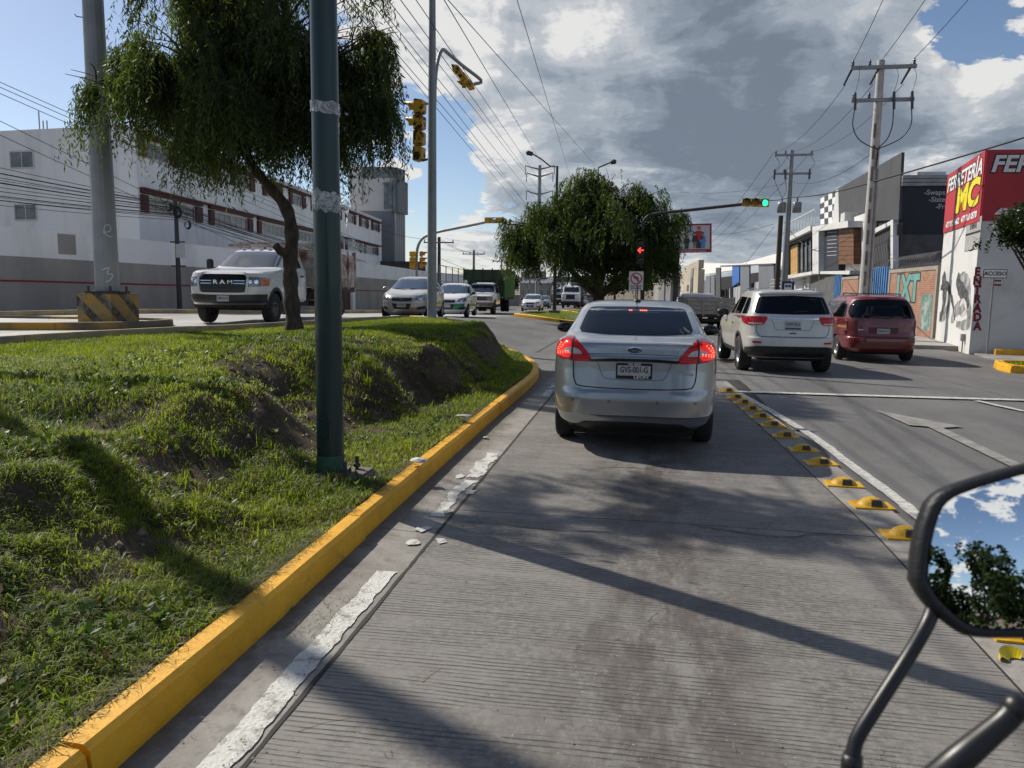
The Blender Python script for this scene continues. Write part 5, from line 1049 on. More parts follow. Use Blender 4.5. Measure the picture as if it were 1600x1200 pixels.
for sg in (-1, 1):
    MB().box((sg*0.8-0.14, 0.08, 0.48), (sg*0.8+0.14, 0.115, 0.58)).build('tail_light', MATS['dark_red_lens'], root); MB().box((sg*0.78-0.28, 0.75, 0.22), (sg*0.78+0.28, 0.76, 0.7)).build('mud_flap', M_BLACKPL, root)
    for x in (0.92, 0.64): add_wheel(root, WM_TRK, sg*x, 1.3, 0.405, sg)
    add_wheel(root, WM_TRK, sg*0.86, 6.3, 0.405, sg)
MB().box((-0.8, 1.2, 0.32), (0.8, 1.4, 0.5)).build('rear_axle', M_FRAME, root)
Car([(0.5, 0.0, 1.9, 0.92, 12, 6), (1.2, 0.0, 2.0, 0.96, 12, 6), (1.45, 0.0, 1.35, 0.92, 12, 6), (1.62, 0.1, 1.0, 0.78, 10, 6), (1.68, 0.3, 0.8, 0.5, 5, 4)], root, P_WHITE, name='cab', dz=0.06).o.location = (0, 4.75, 0)
root.location = (2.75, 34.5, Z(2.7, 36)); root.rotation_euler.z = math.radians(3)

# ---- far lorries up the road
def heavy(label, u, v, d, hd, w, h, body_m, cab_m, boxed):
    root = thing('truck', label, 'truck')
    c = Car([(0.6, 0.0, 2.2, 1.05, 10, 8), (1.3, 0.0, 2.3, 1.12, 10, 8), (1.75, 0.0, 2.2, 1.1, 10, 8), (1.9, 0.0, 1.0, 1.08, 10, 8), (2.6, 0.05, 0.75, 1.0, 10, 8), (2.72, 0.3, 0.5, 0.7, 5, 5)], root, cab_m, name='cab', dz=0.1)
    c.patch('windscreen', 'front', [(-0.92, 1.97), (0.92, 1.97), (0.85, 2.5), (-0.85, 2.5)], M_WSCREEN, 0.01, step=0.2); c.patch('grille', 'front', [(-0.55, 1.1), (0.55, 1.1), (0.5, 1.65), (-0.5, 1.65)], M_BLACKPL, 0.02, step=0.2)
    MB().box((-1.1, 2.2, 0.4), (1.1, 2.42, 0.85)).build('front_bumper', M_FRAME, root); MB().box((-0.5, -6, 0.6), (0.5, 0.3, 0.95)).build('chassis', M_FRAME, root)
    if boxed: MB().box((-1.2, -6.2, 0.95), (1.2, -0.15, h), 0.05).build('cargo_box', body_m, root)
    else: MB().tube([(0, -6, 2.0), (0, -5.6, 2.0), (0, -0.7, 2.0), (0, -0.3, 2.0)], [0.5, 1.15, 1.15, 0.6], 20).build('tank', body_m, root)
    for y in (1.3, -4.2, -5.3):
        for sg in (-1, 1): add_wheel(root, WM_TRK, sg*0.95, y, 0.405, sg)
    park(root, u, v, d, hd, 2.4); return root
heavy('white lorry with dark tank facing us far up the road', 891, 470, 92, 180, 2.2, 3.2, mat('dark_tank', (0.05, 0.05, 0.05), rough=0.5), P_WHITE, False)
heavy('white box van far up the road left of the tank lorry', 873, 470, 120, 180, 2.2, 2.75, P_WHITE, P_WHITE, True)
car = sedan_front('red car far up the road right of the tank lorry', P_RED, kind=1); park(car, 906, 470, 95, 180, 4.3)
# ------------------------------------------------------------------ islands, pavements
M_PAVE = mat('pavement_concrete', (0.26, 0.25, 0.23), (0.36, 0.345, 0.32), 1.2, rough=0.85, bump=0.3)
M_TURF = mat('turf_soil', (0.05, 0.06, 0.02), (0.09, 0.085, 0.04), 3, rough=0.95)
def slab(name, poly, h, m, base=-0.06, kind='structure', zconst=None):
    n = len(poly); vs = [(x, y, (Z(x, y) if zconst is None else zconst)+base) for x, y in poly]+[(x, y, (Z(x, y) if zconst is None else zconst)+h) for x, y in poly]
    o = MB().add(vs, [tuple(range(n, 2*n))]+[(i, (i+1) % n, n+(i+1) % n, n+i) for i in range(n)]).build(name, m); tag(o, kind=kind); return o
def ccw(P): a = sum(P[i][0]*P[(i+1) % len(P)][1]-P[(i+1) % len(P)][0]*P[i][1] for i in range(len(P))); return list(P) if a > 0 else list(P)[::-1]
def flat_grass(poly, dens, h, w, label, zo=0.12):
    P = np.array(poly); x0, y0 = P.min(0); x1, y1 = P.max(0)
    def f(n):
        m = int(dens*(x1-x0)*(y1-y0)); x = RNG.uniform(x0, x1, m); y = RNG.uniform(y0, y1, m); ins = np.zeros(m, bool)
        for i in range(len(P)):
            xa, ya = P[i]; xb, yb = P[i-1]; ins ^= ((ya > y) != (yb > y)) & (x < (xb-xa)*(y-ya)/(yb-ya+1e-9)+xa)
        return x[ins], y[ins]
    return grass('grass', 0, f, one, h*0.4, h, w, label, lambda x, y: zg(x, y)+zo)
def island(name, pxs, kerb_m, label, dens=350, world=False):
    poly = ccw([tuple(p) if world else tuple(pix_ground(*p)[:2]) for p in pxs]); slab(name, poly, 0.10, M_TURF)
    k = tag(obj('kerb_'+name, None), kind='structure'); kerb_run(np.array(poly+[poly[0]]), 'kerb_block', kerb_m, k, seg=3.0, h=0.15, w=0.18, side=1); flat_grass(poly, dens, 0.09, 0.010, label, 0.10); return poly
islA = island('crossing_island', [(803, 494), (850, 500), (905, 507), (955, 511), (985, 508), (975, 499), (925, 492), (862, 488.5), (820, 491)], M_KERB, 'mown grass on the crossing island under the large tree')
islB = island('far_island', [(878, 487.5), (905, 491), (940, 491), (935, 487), (905, 484.5)], M_KERB, 'grass on the small island far up the road', 150)
# pavement in front of the shops on the right and the kerb planter at the frame edge
pv = [(8.6, 27.0), (8.75, 30), (8.9, 60), (9.0, 120), (12.4, 120), (11.6, 60), (10.8, 30), (10.0, 27.0)]
slab('pavement_right', ccw(pv), 0.11, M_PAVE)
slab('shop_forecourt', [(9.3, 22.0), (40, 22.0), (40, 25.5), (9.9, 25.5)], 0.0, M_CONC, base=-0.1)
plx = [(8.15, 18.95), (14, 18.6), (14, 20.6), (9.2, 20.9), (8.35, 20.2)]
island('planter_island', plx, M_KERB, 'tufted grass in the small planter at the right edge', 500, True)
leafy('round dark leafed ficus tree in front of the red hardware shop', (8.98, 20.0, Z(9.0, 20)+0.08), (8.98, 20.0, 2.98), (1.2, 1.2, 1.1), 0.10, 7000, 5, DK, leaf=0.08, width=0.024, lump=12, name='ficus_tree', per=10)
kk = tag(obj('kerb_shop', None), kind='structure'); kerb_run(np.array([(10.3, 25.05), (12, 24.9), (16, 24.9)]), 'kerb_block', M_KERB, kk, seg=2.5, side=1)

# ------------------------------------------------------------------ shared building bits
M_WHITEW = mat('white_stucco', (0.82, 0.82, 0.82), (0.60, 0.59, 0.575), 0.9, rough=0.9, bump=0.2, lo=0.48, hi=0.82, stretch=(1, 1, 0.22), detail=9)
M_GREYW = mat('grey_stucco', (0.36, 0.335, 0.305), (0.27, 0.25, 0.23), 0.9, rough=0.9, bump=0.2, stretch=(1, 1, 0.3), detail=9)
M_MAROON = mat('maroon_panel', (0.095, 0.018, 0.018), (0.07, 0.015, 0.015), 2, rough=0.7)
M_STRIPE = mat('red_stripe', (0.25, 0.02, 0.03), rough=0.7)
M_PANE = mat('window_pane', (0.05, 0.06, 0.065), (0.14, 0.15, 0.15), 1.5, rough=0.08, spec=0.7, lo=0.4, hi=0.6)
M_ALU = mat('white_window_frame', (0.55, 0.55, 0.54), rough=0.5)
M_CHAR = mat('charcoal_cladding', (0.060, 0.062, 0.066), (0.045, 0.046, 0.05), 0.9, rough=0.7)
M_NAVY = mat('navy_wall', (0.012, 0.016, 0.026), (0.018, 0.022, 0.034), 0.7, rough=0.7)
M_WOODP = mat('timber_cladding', (0.19, 0.085, 0.03), (0.11, 0.045, 0.018), 2.5, rough=0.6, stretch=(1, 1, 8))
M_PINE = mat('pale_timber', (0.55, 0.33, 0.10), (0.42, 0.24, 0.07), 2.5, rough=0.6, stretch=(1, 1, 8))
M_BLUE = mat('blue_gate_paint', (0.07, 0.20, 0.42), (0.05, 0.14, 0.30), 1.2, rough=0.55)
M_STEEL = mat('galvanised_steel', (0.30, 0.31, 0.32), (0.22, 0.225, 0.23), 2, rough=0.5, metal=0.5)
M_WMET = mat('white_metal', (0.62, 0.62, 0.60), (0.5, 0.5, 0.48), 3, rough=0.55)
M_BLOCK = mat('dark_block_wall', (0.075, 0.075, 0.077), (0.11, 0.11, 0.11), 1.4, rough=0.9, bump=0.4)
def brick_mat(nt, p):
    N = NT(nt); sp = N.sep(); cb = N.n('ShaderNodeCombineXYZ'); N.set(cb.inputs[0], sp[1]); N.set(cb.inputs[1], sp[2])
    q = N.n('ShaderNodeTexBrick'); N.set(q.inputs['Vector'], cb.outputs[0]); q.inputs['Scale'].default_value = 1.0; q.inputs['Brick Width'].default_value = 0.26; q.inputs['Row Height'].default_value = 0.085; q.inputs['Mortar Size'].default_value = 0.010
    q.inputs['Color1'].default_value = (0.30, 0.105, 0.05, 1); q.inputs['Color2'].default_value = (0.38, 0.16, 0.085, 1); q.inputs['Mortar'].default_value = (0.30, 0.26, 0.22, 1)
    N.set(p.inputs['Base Color'], N.mix(N.ramp(N.noise(1.1, 6), 0.45, 0.75), q.outputs[0], (0.34, 0.27, 0.21))); p.inputs['Roughness'].default_value = 0.9
    inv = N.math('SUBTRACT', 1.0, q.outputs[1]); N.set(p.inputs['Normal'], N.bump(inv, 0.8, 0.02))
M_BRICK = world_mat('red_brick', brick_mat)
class Face:                                        # a vertical wall plane: origin a, running to b; s along, z up, outward normal toward the street
    def __init__(s, a, b, out):
        s.a = np.array([a[0], a[1], 0.0]); d = np.array([b[0]-a[0], b[1]-a[1], 0.0]); s.L = np.linalg.norm(d); s.d = d/s.L; n = np.array([s.d[1], -s.d[0], 0]); s.n = n if n@np.array([out[0], out[1], 0]) > 0 else -n
    def p(s, t, z, o=0.0): q = s.a+s.d*t+s.n*o; return (q[0], q[1], z)
    def st(s, u, v):                               # pixel to (s, z) on this wall
        q = on_line(u, v, s.a, s.a+s.d); return float((q-s.a)@s.d), float(q[2])
    def slab(s, b, t0, t1, z0, z1, o0, o1):        # box standing off the wall between offsets o0..o1
        vs = [s.p(t, z, o) for o in (o0, o1) for t, z in ((t0, z0), (t1, z0), (t1, z1), (t0, z1))]
        return b.add(vs, [(0, 1, 2, 3), (7, 6, 5, 4), (0, 4, 5, 1), (1, 5, 6, 2), (2, 6, 7, 3), (3, 7, 4, 0)])
    def poly(s, b, pts, o0, o1):
        n = len(pts); vs = [s.p(t, z, o0) for t, z in pts]+[s.p(t, z, o1) for t, z in pts]; return b.add(vs, [tuple(range(n)), tuple(range(n, 2*n))[::-1]]+[(i, n+i, n+(i+1) % n, (i+1) % n) for i in range(n)])
    def text(s, name, body, size, m, parent, t, z, o, flip=False, up=(0, 0, 1), slope=0.0, **k):
        ux = s.d if not flip else -s.d
        if np.cross(ux, (0, 0, 1))@s.n < 0: ux = -ux
        return text(name, body, size, m, parent, s.p(t, z, o), tuple(ux+np.array([0, 0, slope])), up, **k)
def fix(o):
    bm = bmesh.new(); bm.from_mesh(o.data); bmesh.ops.recalc_face_normals(bm, faces=bm.faces[:]); bm.to_mesh(o.data); bm.free(); return o
def window(F, root, t0, t1, z0, z1, panes=2, frame=0.06, m=None, depth=0.05, mp=None, o=0.0):
    b = MB()
    for (a0, a1, c0, c1) in ((t0, t1, z0, z0+frame), (t0, t1, z1-frame, z1), (t0, t0+frame, z0+frame, z1-frame), (t1-frame, t1, z0+frame, z1-frame)): F.slab(b, a0, a1, c0, c1, o+0.0, o+depth)
    fr = b.build('window', m or M_ALU, root)
    for i in range(panes):
        a0 = t0+frame+(t1-t0-2*frame)*i/panes; a1 = t0+frame+(t1-t0-2*frame)*(i+1)/panes; q = MB(); F.slab(q, a0+0.02, a1-0.02, z0+frame, z1-frame, o+0.005, o+depth*0.45); q.build('pane', mp or M_PANE, fr)
        if i: q = MB(); F.slab(q, a0-0.02, a0+0.02, z0+frame, z1-frame, o+0.003, o+depth*0.9); q.build('mullion', m or M_ALU, fr)
    return fr

# ------------------------------------------------------------------ left: the long white building behind its perimeter wall
A = at(222, 440, 36.0)[:2]; az = math.radians(6.9); Bp = A+np.array([-math.sin(az), math.cos(az)])*51
root = thing('clinic_building', 'long white building with maroon window bands behind the grey and white wall', 'building', (A[0], A[1], Z(A[0], A[1])))
def rel(o, root): o.location = tuple(-np.array(root.location)); return o
FC = Face(A, Bp, (1, 0)); back = -FC.n*14; zt = FC.st(222, 199)[1]; side_a = at(12, 440, 38.0)[:2]
b = MB(); P = [A, Bp, Bp+back[:2], A+(side_a-A)*1.0+back[:2]*0.6, side_a]; P = ccw([tuple(p) for p in P]); n = len(P)
b.add([(x, y, -0.8) for x, y in P]+[(x, y, zt) for x, y in P], [tuple(range(n, 2*n))]+[(i, (i+1) % n, n+(i+1) % n, n+i) for i in range(n)]); rel(b.build('wall', M_WHITEW, root), root)
b = MB(); FC.slab(b, -0.05, FC.L, zt, zt+0.12, -0.25, 0.05); rel(b.build('parapet_cap', M_WHITEW, root), root)
z1 = FC.st(228, 212)[1]; z2 = FC.st(228, 298)[1]
for zz, rowk in ((z1, 0), (z2, 1), (z2-3.1, 2)):
    t = 0.15 if rowk != 2 else 9.0
    b = MB(); FC.slab(b, t, FC.L-0.3, zz+0.004, zz+0.10, 0, 0.24); rel(b.build('header_band', M_MAROON, root), root)
    while t < FC.L-4:
        L = 6.2 if rowk else 3.6
        b = MB(); FC.slab(b, t, t+L, zz-0.15, zz, 0, 0.18); FC.slab(b, t, t+0.55, zz-1.02, zz-0.22, 0.0, 0.14); FC.slab(b, t+L-0.75, t+L, zz-1.02, zz-0.22, 0.0, 0.14); rel(b.build('window_surround', M_MAROON, root), root)
        k = 2 if L > 5 else 1; w = (L-1.3)/k
        for i in range(k): rel(window(FC, root, t+0.55+w*i+0.03, t+0.55+w*(i+1)-0.03, zz-1.02, zz-0.24, 3), root)
        t += L+(0.9 if rowk else 1.5)
FS = Face(side_a, A, (0.3, -1))
for (ua, va, ub, vb) in ((17, 235, 53, 264), (24, 318, 58, 345)):
    s0, q0 = FS.st(ua, vb); s1, q1 = FS.st(ub, va); rel(window(FS, root, s0, s1, q0, q1, 2), root)
b = MB()
for u in (53, 59, 65): q = FS.st(u, 190); b.tube([FS.p(q[0], zt, -0.3), FS.p(q[0], zt+(0.9 if u == 53 else 0.45), -0.3)], 0.03, 5)
rel(b.build('roof_rebar', M_STEEL, root), root)
# neighbour building at the far left edge
a0 = at(-90, 440, 40)[:2]; a1 = at(10, 440, 40.5)[:2]; FN = Face(a0, a1, (0.3, -1)); root = thing('corrugated_building', 'cream corrugated building at the left edge beside the white building', 'building', (*a0, Z(*a0)))
b = MB(); FN.slab(b, 0, FN.L, -0.6, FN.st(5, 268)[1], -6, 0); rel(fix(b.build('wall', M_GREYW, root)), root); ztop = FN.st(5, 213)[1]; zlo = FN.st(5, 262)[1]
for i in range(26): b = MB(); FN.slab(b, FN.L*i/26, FN.L*(i+0.8)/26, zlo, ztop, -0.1, 0.06); rel(fix(b.build('cladding_rib', mat('cream_sheet', (0.45, 0.42, 0.37), (0.38, 0.36, 0.32), 2, rough=0.6), root)), root)
b = MB(); FN.slab(b, 0, FN.L, zlo+0.02, ztop-0.02, -6, -0.11); rel(fix(b.build('upper_wall', MATS['cream_sheet'], root)), root)
s0, q0 = FN.st(-40, 298); s1, q1 = FN.st(12, 281); b = MB(); FN.slab(b, s0, s1, q0, q1, 0.0, 0.05); rel(fix(b.build('window', M_PANE, root)), root)
# perimeter wall
w0 = at(0, 486, 26.5)[:2]; w1 = at(300, 487, 35.0)[:2]; dw = (w1-w0)/np.linalg.norm(w1-w0); wa = w0-dw*12; wb = w0+dw*20.5
FW1 = Face(wa, wb, (1, -0.4)); root = thing('perimeter_wall', 'grey and white boundary wall with red stripe along the left street', 'wall', (*w0, Z(*w0)))
def wall_run(F, root, t0, t1, gz):
    n = max(1, int((t1-t0)/3.0))
    for i in range(n):
        ta, tb_ = t0+(t1-t0)*i/n, t0+(t1-t0)*(i+1)/n; p = F.p((ta+tb_)/2, 0); g0 = gz((ta+tb_)/2)
        ga, gb = gz(ta), gz(tb_)
        for nm, m, za, zb_, o in (('grey_plinth', M_GREYW, -0.5, 1.92, 0.0), ('white_wall', M_WHITEW, 1.92, 2.92, -0.02)):
            rel(fix(F.poly(MB(), [(ta, ga+za), (tb_, gb+za), (tb_, gb+zb_), (ta, ga+zb_)], -0.25+o*1.5, o).build(nm, m, root)), root)
        rel(fix(F.poly(MB(), [(ta, ga+1.03), (tb_, gb+1.03), (tb_, gb+1.10), (ta, ga+1.10)], 0.002, 0.008).build('stripe', M_STRIPE, root)), root)
gz = lambda t: 0.58-0.0135*max(t-12, 0)
wall_run(FW1, root, 0, FW1.L, gz)
s0, q0 = FW1.st(92, 397); s1, q1 = FW1.st(118, 367); b = MB(); FW1.slab(b, s0, s1, q0, q1, -0.018, -0.008); rel(fix(b.build('patch_of_cement', M_GREYW, root)), root)
wc = wb+np.array([-0.05, 1.0])*44; FW2 = Face(wb+dw*0.0, wc, (1, 0)); root = thing('gate_wall', 'boundary wall with maroon gates behind the white stake truck', 'wall', (*wb, Z(*wb)))
wall_run(FW2, root, 4.2, FW2.L, lambda t: 0.30-0.010*t)
b = MB(); FW2.slab(b, 0.05, 1.4, -0.3, 3.2, -0.3, 0.05); FW2.slab(b, 3.6, 4.15, -0.3, 3.2, -0.3, 0.05); rel(fix(b.build('gate_pier', M_WHITEW, root)), root)
b = MB(); FW2.slab(b, 1.42, 3.58, 0.1, 3.0, -0.2, -0.1); rel(fix(b.build('gate', M_MAROON, root)), root)
# verge and kerb in front of that wall
vg = [tuple(wa+FW1.n[:2]*-0.1), tuple(wb+FW1.n[:2]*-0.1), tuple(wc), tuple(wc+np.array([3.0, 0])), tuple(wb+FW1.n[:2]*3.2+dw*2), tuple(w0+FW1.n[:2]*3.0), tuple(wa+FW1.n[:2]*3.0)]
slab('verge_left', ccw(vg), 0.09, M_PAVE); kk = tag(obj('kerb_verge', None), kind='structure'); kerb_run(np.array([vg[6], vg[5], vg[4], vg[3]]), 'kerb_block', M_KERBOLD, kk, seg=4, side=1)
gs = [tuple(np.array(vg[4])*(1-t)+np.array(vg[3])*t) for t in (0.02, 0.5)]; vgp = [gs[0], gs[1], (gs[1][0]-2.2, gs[1][1]), (gs[0][0]-2.2, gs[0][1]+1)]
flat_grass(ccw(vgp), 300, 0.10, 0.010, 'strip of verge grass along the left boundary wall', 0.09)
# separator island that carries the grey pole
sepP = [(-19.5, 12.6), (-15.0, 14.6), (-12.4, 16.0), (-11.95, 17.2), (-12.5, 18.6), (-15, 18.4), (-20.5, 17.0)]
slab('separator_island', ccw(sepP), 0.10, M_PALE); kk = tag(obj('kerb_separator', None), kind='structure'); pp = ccw(sepP); kerb_run(np.array(pp+[pp[0]]), 'kerb_block', mat('ochre_kerb', (0.42, 0.23, 0.035), (0.10, 0.085, 0.06), 0.8, rough=0.8, lo=0.42, hi=0.6), kk, seg=3.5, h=0.16, side=1)
# grey tower
root = thing('office_tower', 'grey and white office tower with rounded corner behind the white building', 'building'); TD = 88
ta = at(549, 440, TD); tb2 = at(611, 440, TD); tr_ = at(636, 440, TD+3); zt = at(549, 262, TD)[2]; root.location = (ta[0], ta[1], -1.0); o3 = -np.array(root.location)
Fa = Face(ta, tb2, (0.2, -1)); z_ = lambda v: at(600, v, TD)[2]
arc = [(tb2[0]+ (tr_[0]-tb2[0])*math.sin(t), tb2[1]+(1-math.cos(t))*2.6) for t in np.linspace(0, PI/2, 9)]
P = [tuple(ta[:2])]+arc+[(arc[-1][0]-0.8, arc[-1][1]+2.0), (ta[0], ta[1]+8)]
def ext(poly, za, zb_, m, nm, r=root): n = len(poly); poly = ccw(poly); o = MB().add([(x, y, za) for x, y in poly]+[(x, y, zb_) for x, y in poly], [tuple(range(n))[::-1], tuple(range(n, 2*n))]+[(i, (i+1) % n, n+(i+1) % n, n+i) for i in range(n)]).build(nm, m, r); return rel(o, r)
M_TGREY = mat('tower_grey', (0.15, 0.16, 0.18), (0.13, 0.14, 0.155), 0.5, rough=0.6); M_TWHITE = mat('tower_white', (0.44, 0.43, 0.43), (0.38, 0.38, 0.38), 0.4, rough=0.7)
ext(P, -1.0, z_(331), M_TGREY, 'lower_storeys'); ext(P, z_(331), z_(281), M_TWHITE, 'upper_storeys'); ext(P, z_(281), z_(264), M_TGREY, 'parapet')
s0 = Fa.st(549, 300)[0]; s1 = Fa.st(566, 300)[0]; b = MB(); Fa.slab(b, s0-0.1, s1, z_(322), z_(263)+0.1, 0.0, 0.35); rel(fix(b.build('corner_pier', M_TWHITE, root)), root)
ax, ay = arc[-1]; bw = MB(); bw.box((tb2[0]+0.4, ay-2.9, z_(333)), (ax+0.15, ay+0.6, z_(283))); rel(bw.build('bay_window', mat('bay_grey', (0.10, 0.105, 0.12), rough=0.5), root), root)
for i in range(3): q = MB().box((ax+0.02-1.55+i*0.5, ay-2.95, z_(328)), (ax-1.1+i*0.5, ay-2.88, z_(288))); rel(q.build('pane', M_PANE, root), root)
for i in range(5): x, y = arc[3+i]; q = MB().box((x-0.12, y-0.25, -1), (x+0.12, y+0.0, z_(333))); rel(q.build('fin', M_TWHITE, root), root)
# low far buildings on the left
def block(name, label, u0, u1, vt, d, m, deep=10, wins=0, cat='building', vb=None):
    p0, p1 = at(u0, 450, d), at(u1, 450, d); F_ = Face(p0, p1, (0, -1)); zt_ = at((u0+u1)/2, vt, d)[2]; g = Z(p0[0], p0[1])-0.3; r = thing(name, label, cat, (p0[0], p0[1], g))
    b = MB(); F_.slab(b, 0, F_.L, g, zt_, -deep, 0); rel(fix(b.build('wall', m, r)), r); b = MB(); F_.slab(b, -0.1, F_.L+0.1, zt_, zt_+0.18, -deep-0.1, 0.12); rel(fix(b.build('roof_edge', m, r)), r)
    for i in range(wins): rel(window(F_, r, F_.L*(i+0.2)/wins, F_.L*(i+0.8)/wins, g+0.45*(zt_-g), g+0.78*(zt_-g), 2), r)
    return r, F_, g, zt_
block('low_building', 'dark glazed low building beside the grey tower', 588, 665, 411, 86, mat('dark_glazing', (0.03, 0.033, 0.036), (0.06, 0.06, 0.065), 1, rough=0.2), 8, 4)
block('low_building', 'grey block with pale sign board behind the green lorry', 812, 862, 444, 120, M_GREYW, 10, 5)
block('low_building', 'long grey wall far behind the sports cage', 690, 812, 462, 105, M_GREYW, 6, 0)
r, F_, g_, zt_ = block('low_building', 'dim shop front far up the road behind the white lorry', 862, 930, 462, 140, M_BLOCK, 8, 4)
root = thing('hotel_sign', 'white hotel sign board on posts above the far grey block', 'sign', at(818, 470, 110)); pz = lambda v: at(835, v, 110)[2]; Fh = Face(at(817, 450, 110), at(853, 450, 110), (0, -1))
b = MB(); Fh.slab(b, 0, Fh.L, pz(438), pz(423), -0.2, 0); rel(fix(b.build('board', M_TWHITE, root)), root); o = Fh.text('lettering', 'HOTEL', 1.25, M_MAROON, root, Fh.L/2, pz(431), 0.03, bold=0.03); rel(o, root)
for t in (0.3, 0.7): b = MB(); p = Fh.p(Fh.L*t, 0, -0.1); b.tube([(p[0], p[1], -1.2), (p[0], p[1], pz(438))], 0.12, 8); rel(b.build('post', M_STEEL, root), root)
root = thing('panel_sign', 'small dark billboard panel under the large tree', 'sign', at(878, 470, 120)); Fh = Face(at(866, 450, 120), at(890, 450, 120), (0, -1)); pz = lambda v: at(878, v, 120)[2]
b = MB(); Fh.slab(b, 0, Fh.L, pz(441), pz(433), -0.15, 0); rel(fix(b.build('board', M_TGREY, root)), root); p = Fh.p(Fh.L/2, 0, -0.1); b = MB().tube([(p[0], p[1], -1.3), (p[0], p[1], pz(441))], 0.12, 8); rel(b.build('post', M_STEEL, root), root)
# sports cage: posts and rails
root = thing('sports_cage', 'tall steel mesh cage of posts and rails behind the lorry', 'fence', at(690, 470, 80)); c0, c1 = at(686, 450, 66), at(786, 450, 104); c0[2] = c1[2] = 0; zt0, zt1 = at(686, 414, 66)[2], at(786, 433, 104)[2]
for i in range(15):
    t = i/14; p = c0*(1-t)+c1*t; zz = zt0*(1-t)+zt1*t; rel(MB().tube([(p[0], p[1], -1.2), (p[0], p[1], zz)], 0.05, 6).build('post', M_STEEL, root), root)
for k in range(7):
    f = k/6; rel(MB().tube([(c0[0], c0[1], -0.5+(zt0+0.5)*f), (c1[0], c1[1], -0.9+(zt1+0.9)*f)], 0.03, 5).build('rail', M_STEEL, root), root)

# ------------------------------------------------------------------ right: hardware shop
fa, fb = on_z(1514, 549, -0.1)[:2], on_z(1461, 533.5, -0.12)[:2]; FL = Face(fa, fb, (-1, 0)); FF = Face(fa, fa+np.array([8.0, 0.25]), (0, -1)); zt = FL.st(1536, 239)[1]; zr = FL.st(1530, 346)[1]
root = thing('hardware_shop', 'white hardware shop with red painted sign band and graffiti at the right edge', 'building', (fa[0], fa[1], Z(*fa)-0.05))
P = ccw([tuple(fa), tuple(fa+FF.d[:2]*8), tuple(fa+FF.d[:2]*8+np.array([0.4, 6])), tuple(fb)]); n = len(P)
M_SHOPW = mat('shop_white_wall', (0.60, 0.60, 0.585), (0.42, 0.41, 0.39), 0.9, rough=0.9, lo=0.5, hi=0.8, bump=0.2)
ext(P, -0.6, zr, M_SHOPW, 'wall', root)
M_SIGNRED = mat('sign_red', (0.46, 0.022, 0.036), (0.36, 0.02, 0.03), 0.8, rough=0.6); ext(P, zr+0.002, zt, M_SIGNRED, 'sign_band', root)
b = MB(); FL.slab(b, 0, FL.L, zr-0.0, zt+0.02, 0.0, 0.03); FF.slab(b, 0, FF.L, zr, zt+0.02, 0.0, 0.03); rel(fix(b.build('sign_panel', M_SIGNRED, root)), root)
M_OUT = mat('lettering_outline', (0.01, 0.01, 0.012), rough=0.6); M_LW = mat('lettering_white', (0.70, 0.70, 0.70), rough=0.6); M_LY = mat('lettering_yellow', (0.72, 0.62, 0.01), rough=0.6)
def signtext(F, body, size, m, t, z, sx=1.0, bold=0.01, shear=0.2, outline=0.035, o=0.034, slope=0.0, align='CENTER', fit=None):
    if fit: me_ = text_mesh(body, size, 0.001, bold, shear); xs_ = [v.co.x for v in me_.vertices]; sx = fit/(max(xs_)-min(xs_)); bpy.data.meshes.remove(me_)
    if outline: rel(F.text('lettering_outline', body, size, M_OUT, root, t, z, o, bold=bold+outline, shear=shear, sx=sx, extrude=0.002, slope=slope, align=align), root)
    rel(F.text('lettering', body, size, m, root, t, z, o+0.006, bold=bold, shear=shear, sx=sx, extrude=0.002, slope=slope, align=align), root)
L = FL.L
signtext(FL, 'FERRETERÍA', 0.66, M_LW, L*0.50, zr+(zt-zr)*0.79, bold=0.016, outline=0.03, fit=L*0.93)
signtext(FL, 'MC', 1.12, M_LY, L*0.36, zr+(zt-zr)*0.44, bold=0.05, outline=0.04, shear=0.1, fit=L*0.60)
signtext(FL, '477 312 1482', 0.26, M_LW, L*0.72, zr+(zt-zr)*0.115, bold=0.012, outline=0.0, fit=L*0.40); signtext(FL, '477 383 0570', 0.26, M_LW, L*0.27, zr+(zt-zr)*0.115, bold=0.012, outline=0.0, fit=L*0.40)
signtext(FF, 'FERRETERÍA', 0.66, M_LW, 0.14, zr+(zt-zr)*0.80, sx=1.05, bold=0.02, outline=0.035, align='LEFT')
signtext(FF, '477 312 1482', 0.36, M_LW, 0.35, zr+(zt-zr)*0.11, sx=1.05, bold=0.012, outline=0.0, align='LEFT')
# rental notice, ENTRADA letters, ACCESO plate, round sticker
s0, q0 = FL.st(1531, 388); s1, q1 = FL.st(1512, 343); b = MB(); FL.slab(b, min(s0, s1), max(s0, s1), q0, q1-0.05, 0.002, 0.02); nb = rel(fix(b.build('rent_notice', mat('notice_grey', (0.36, 0.36, 0.35), (0.30, 0.30, 0.29), 4, rough=0.8), root)), root)
rel(FL.text('lettering', 'SE RENTA', 0.26, M_INK, root, (s0+s1)/2, q0+(q1-q0)*0.72, 0.024, sx=0.72, bold=0.006, extrude=0.001), root); b = MB(); FL.slab(b, min(s0, s1)+0.02, max(s0, s1)-0.02, q0+(q1-q0)*0.48, q0+(q1-q0)*0.54, 0.022, 0.026); rel(fix(b.build('notice_bar', M_INK, root)), root)
for i, ch in enumerate('ENTRADA'):
    t, z = FF.st(1527, 425+i*14.2); rel(FF.text('lettering', ch, 0.34, mat('painted_maroon', (0.20, 0.02, 0.04), rough=0.8), root, t, z, 0.004, bold=0.02, sx=0.9, extrude=0.001), root)
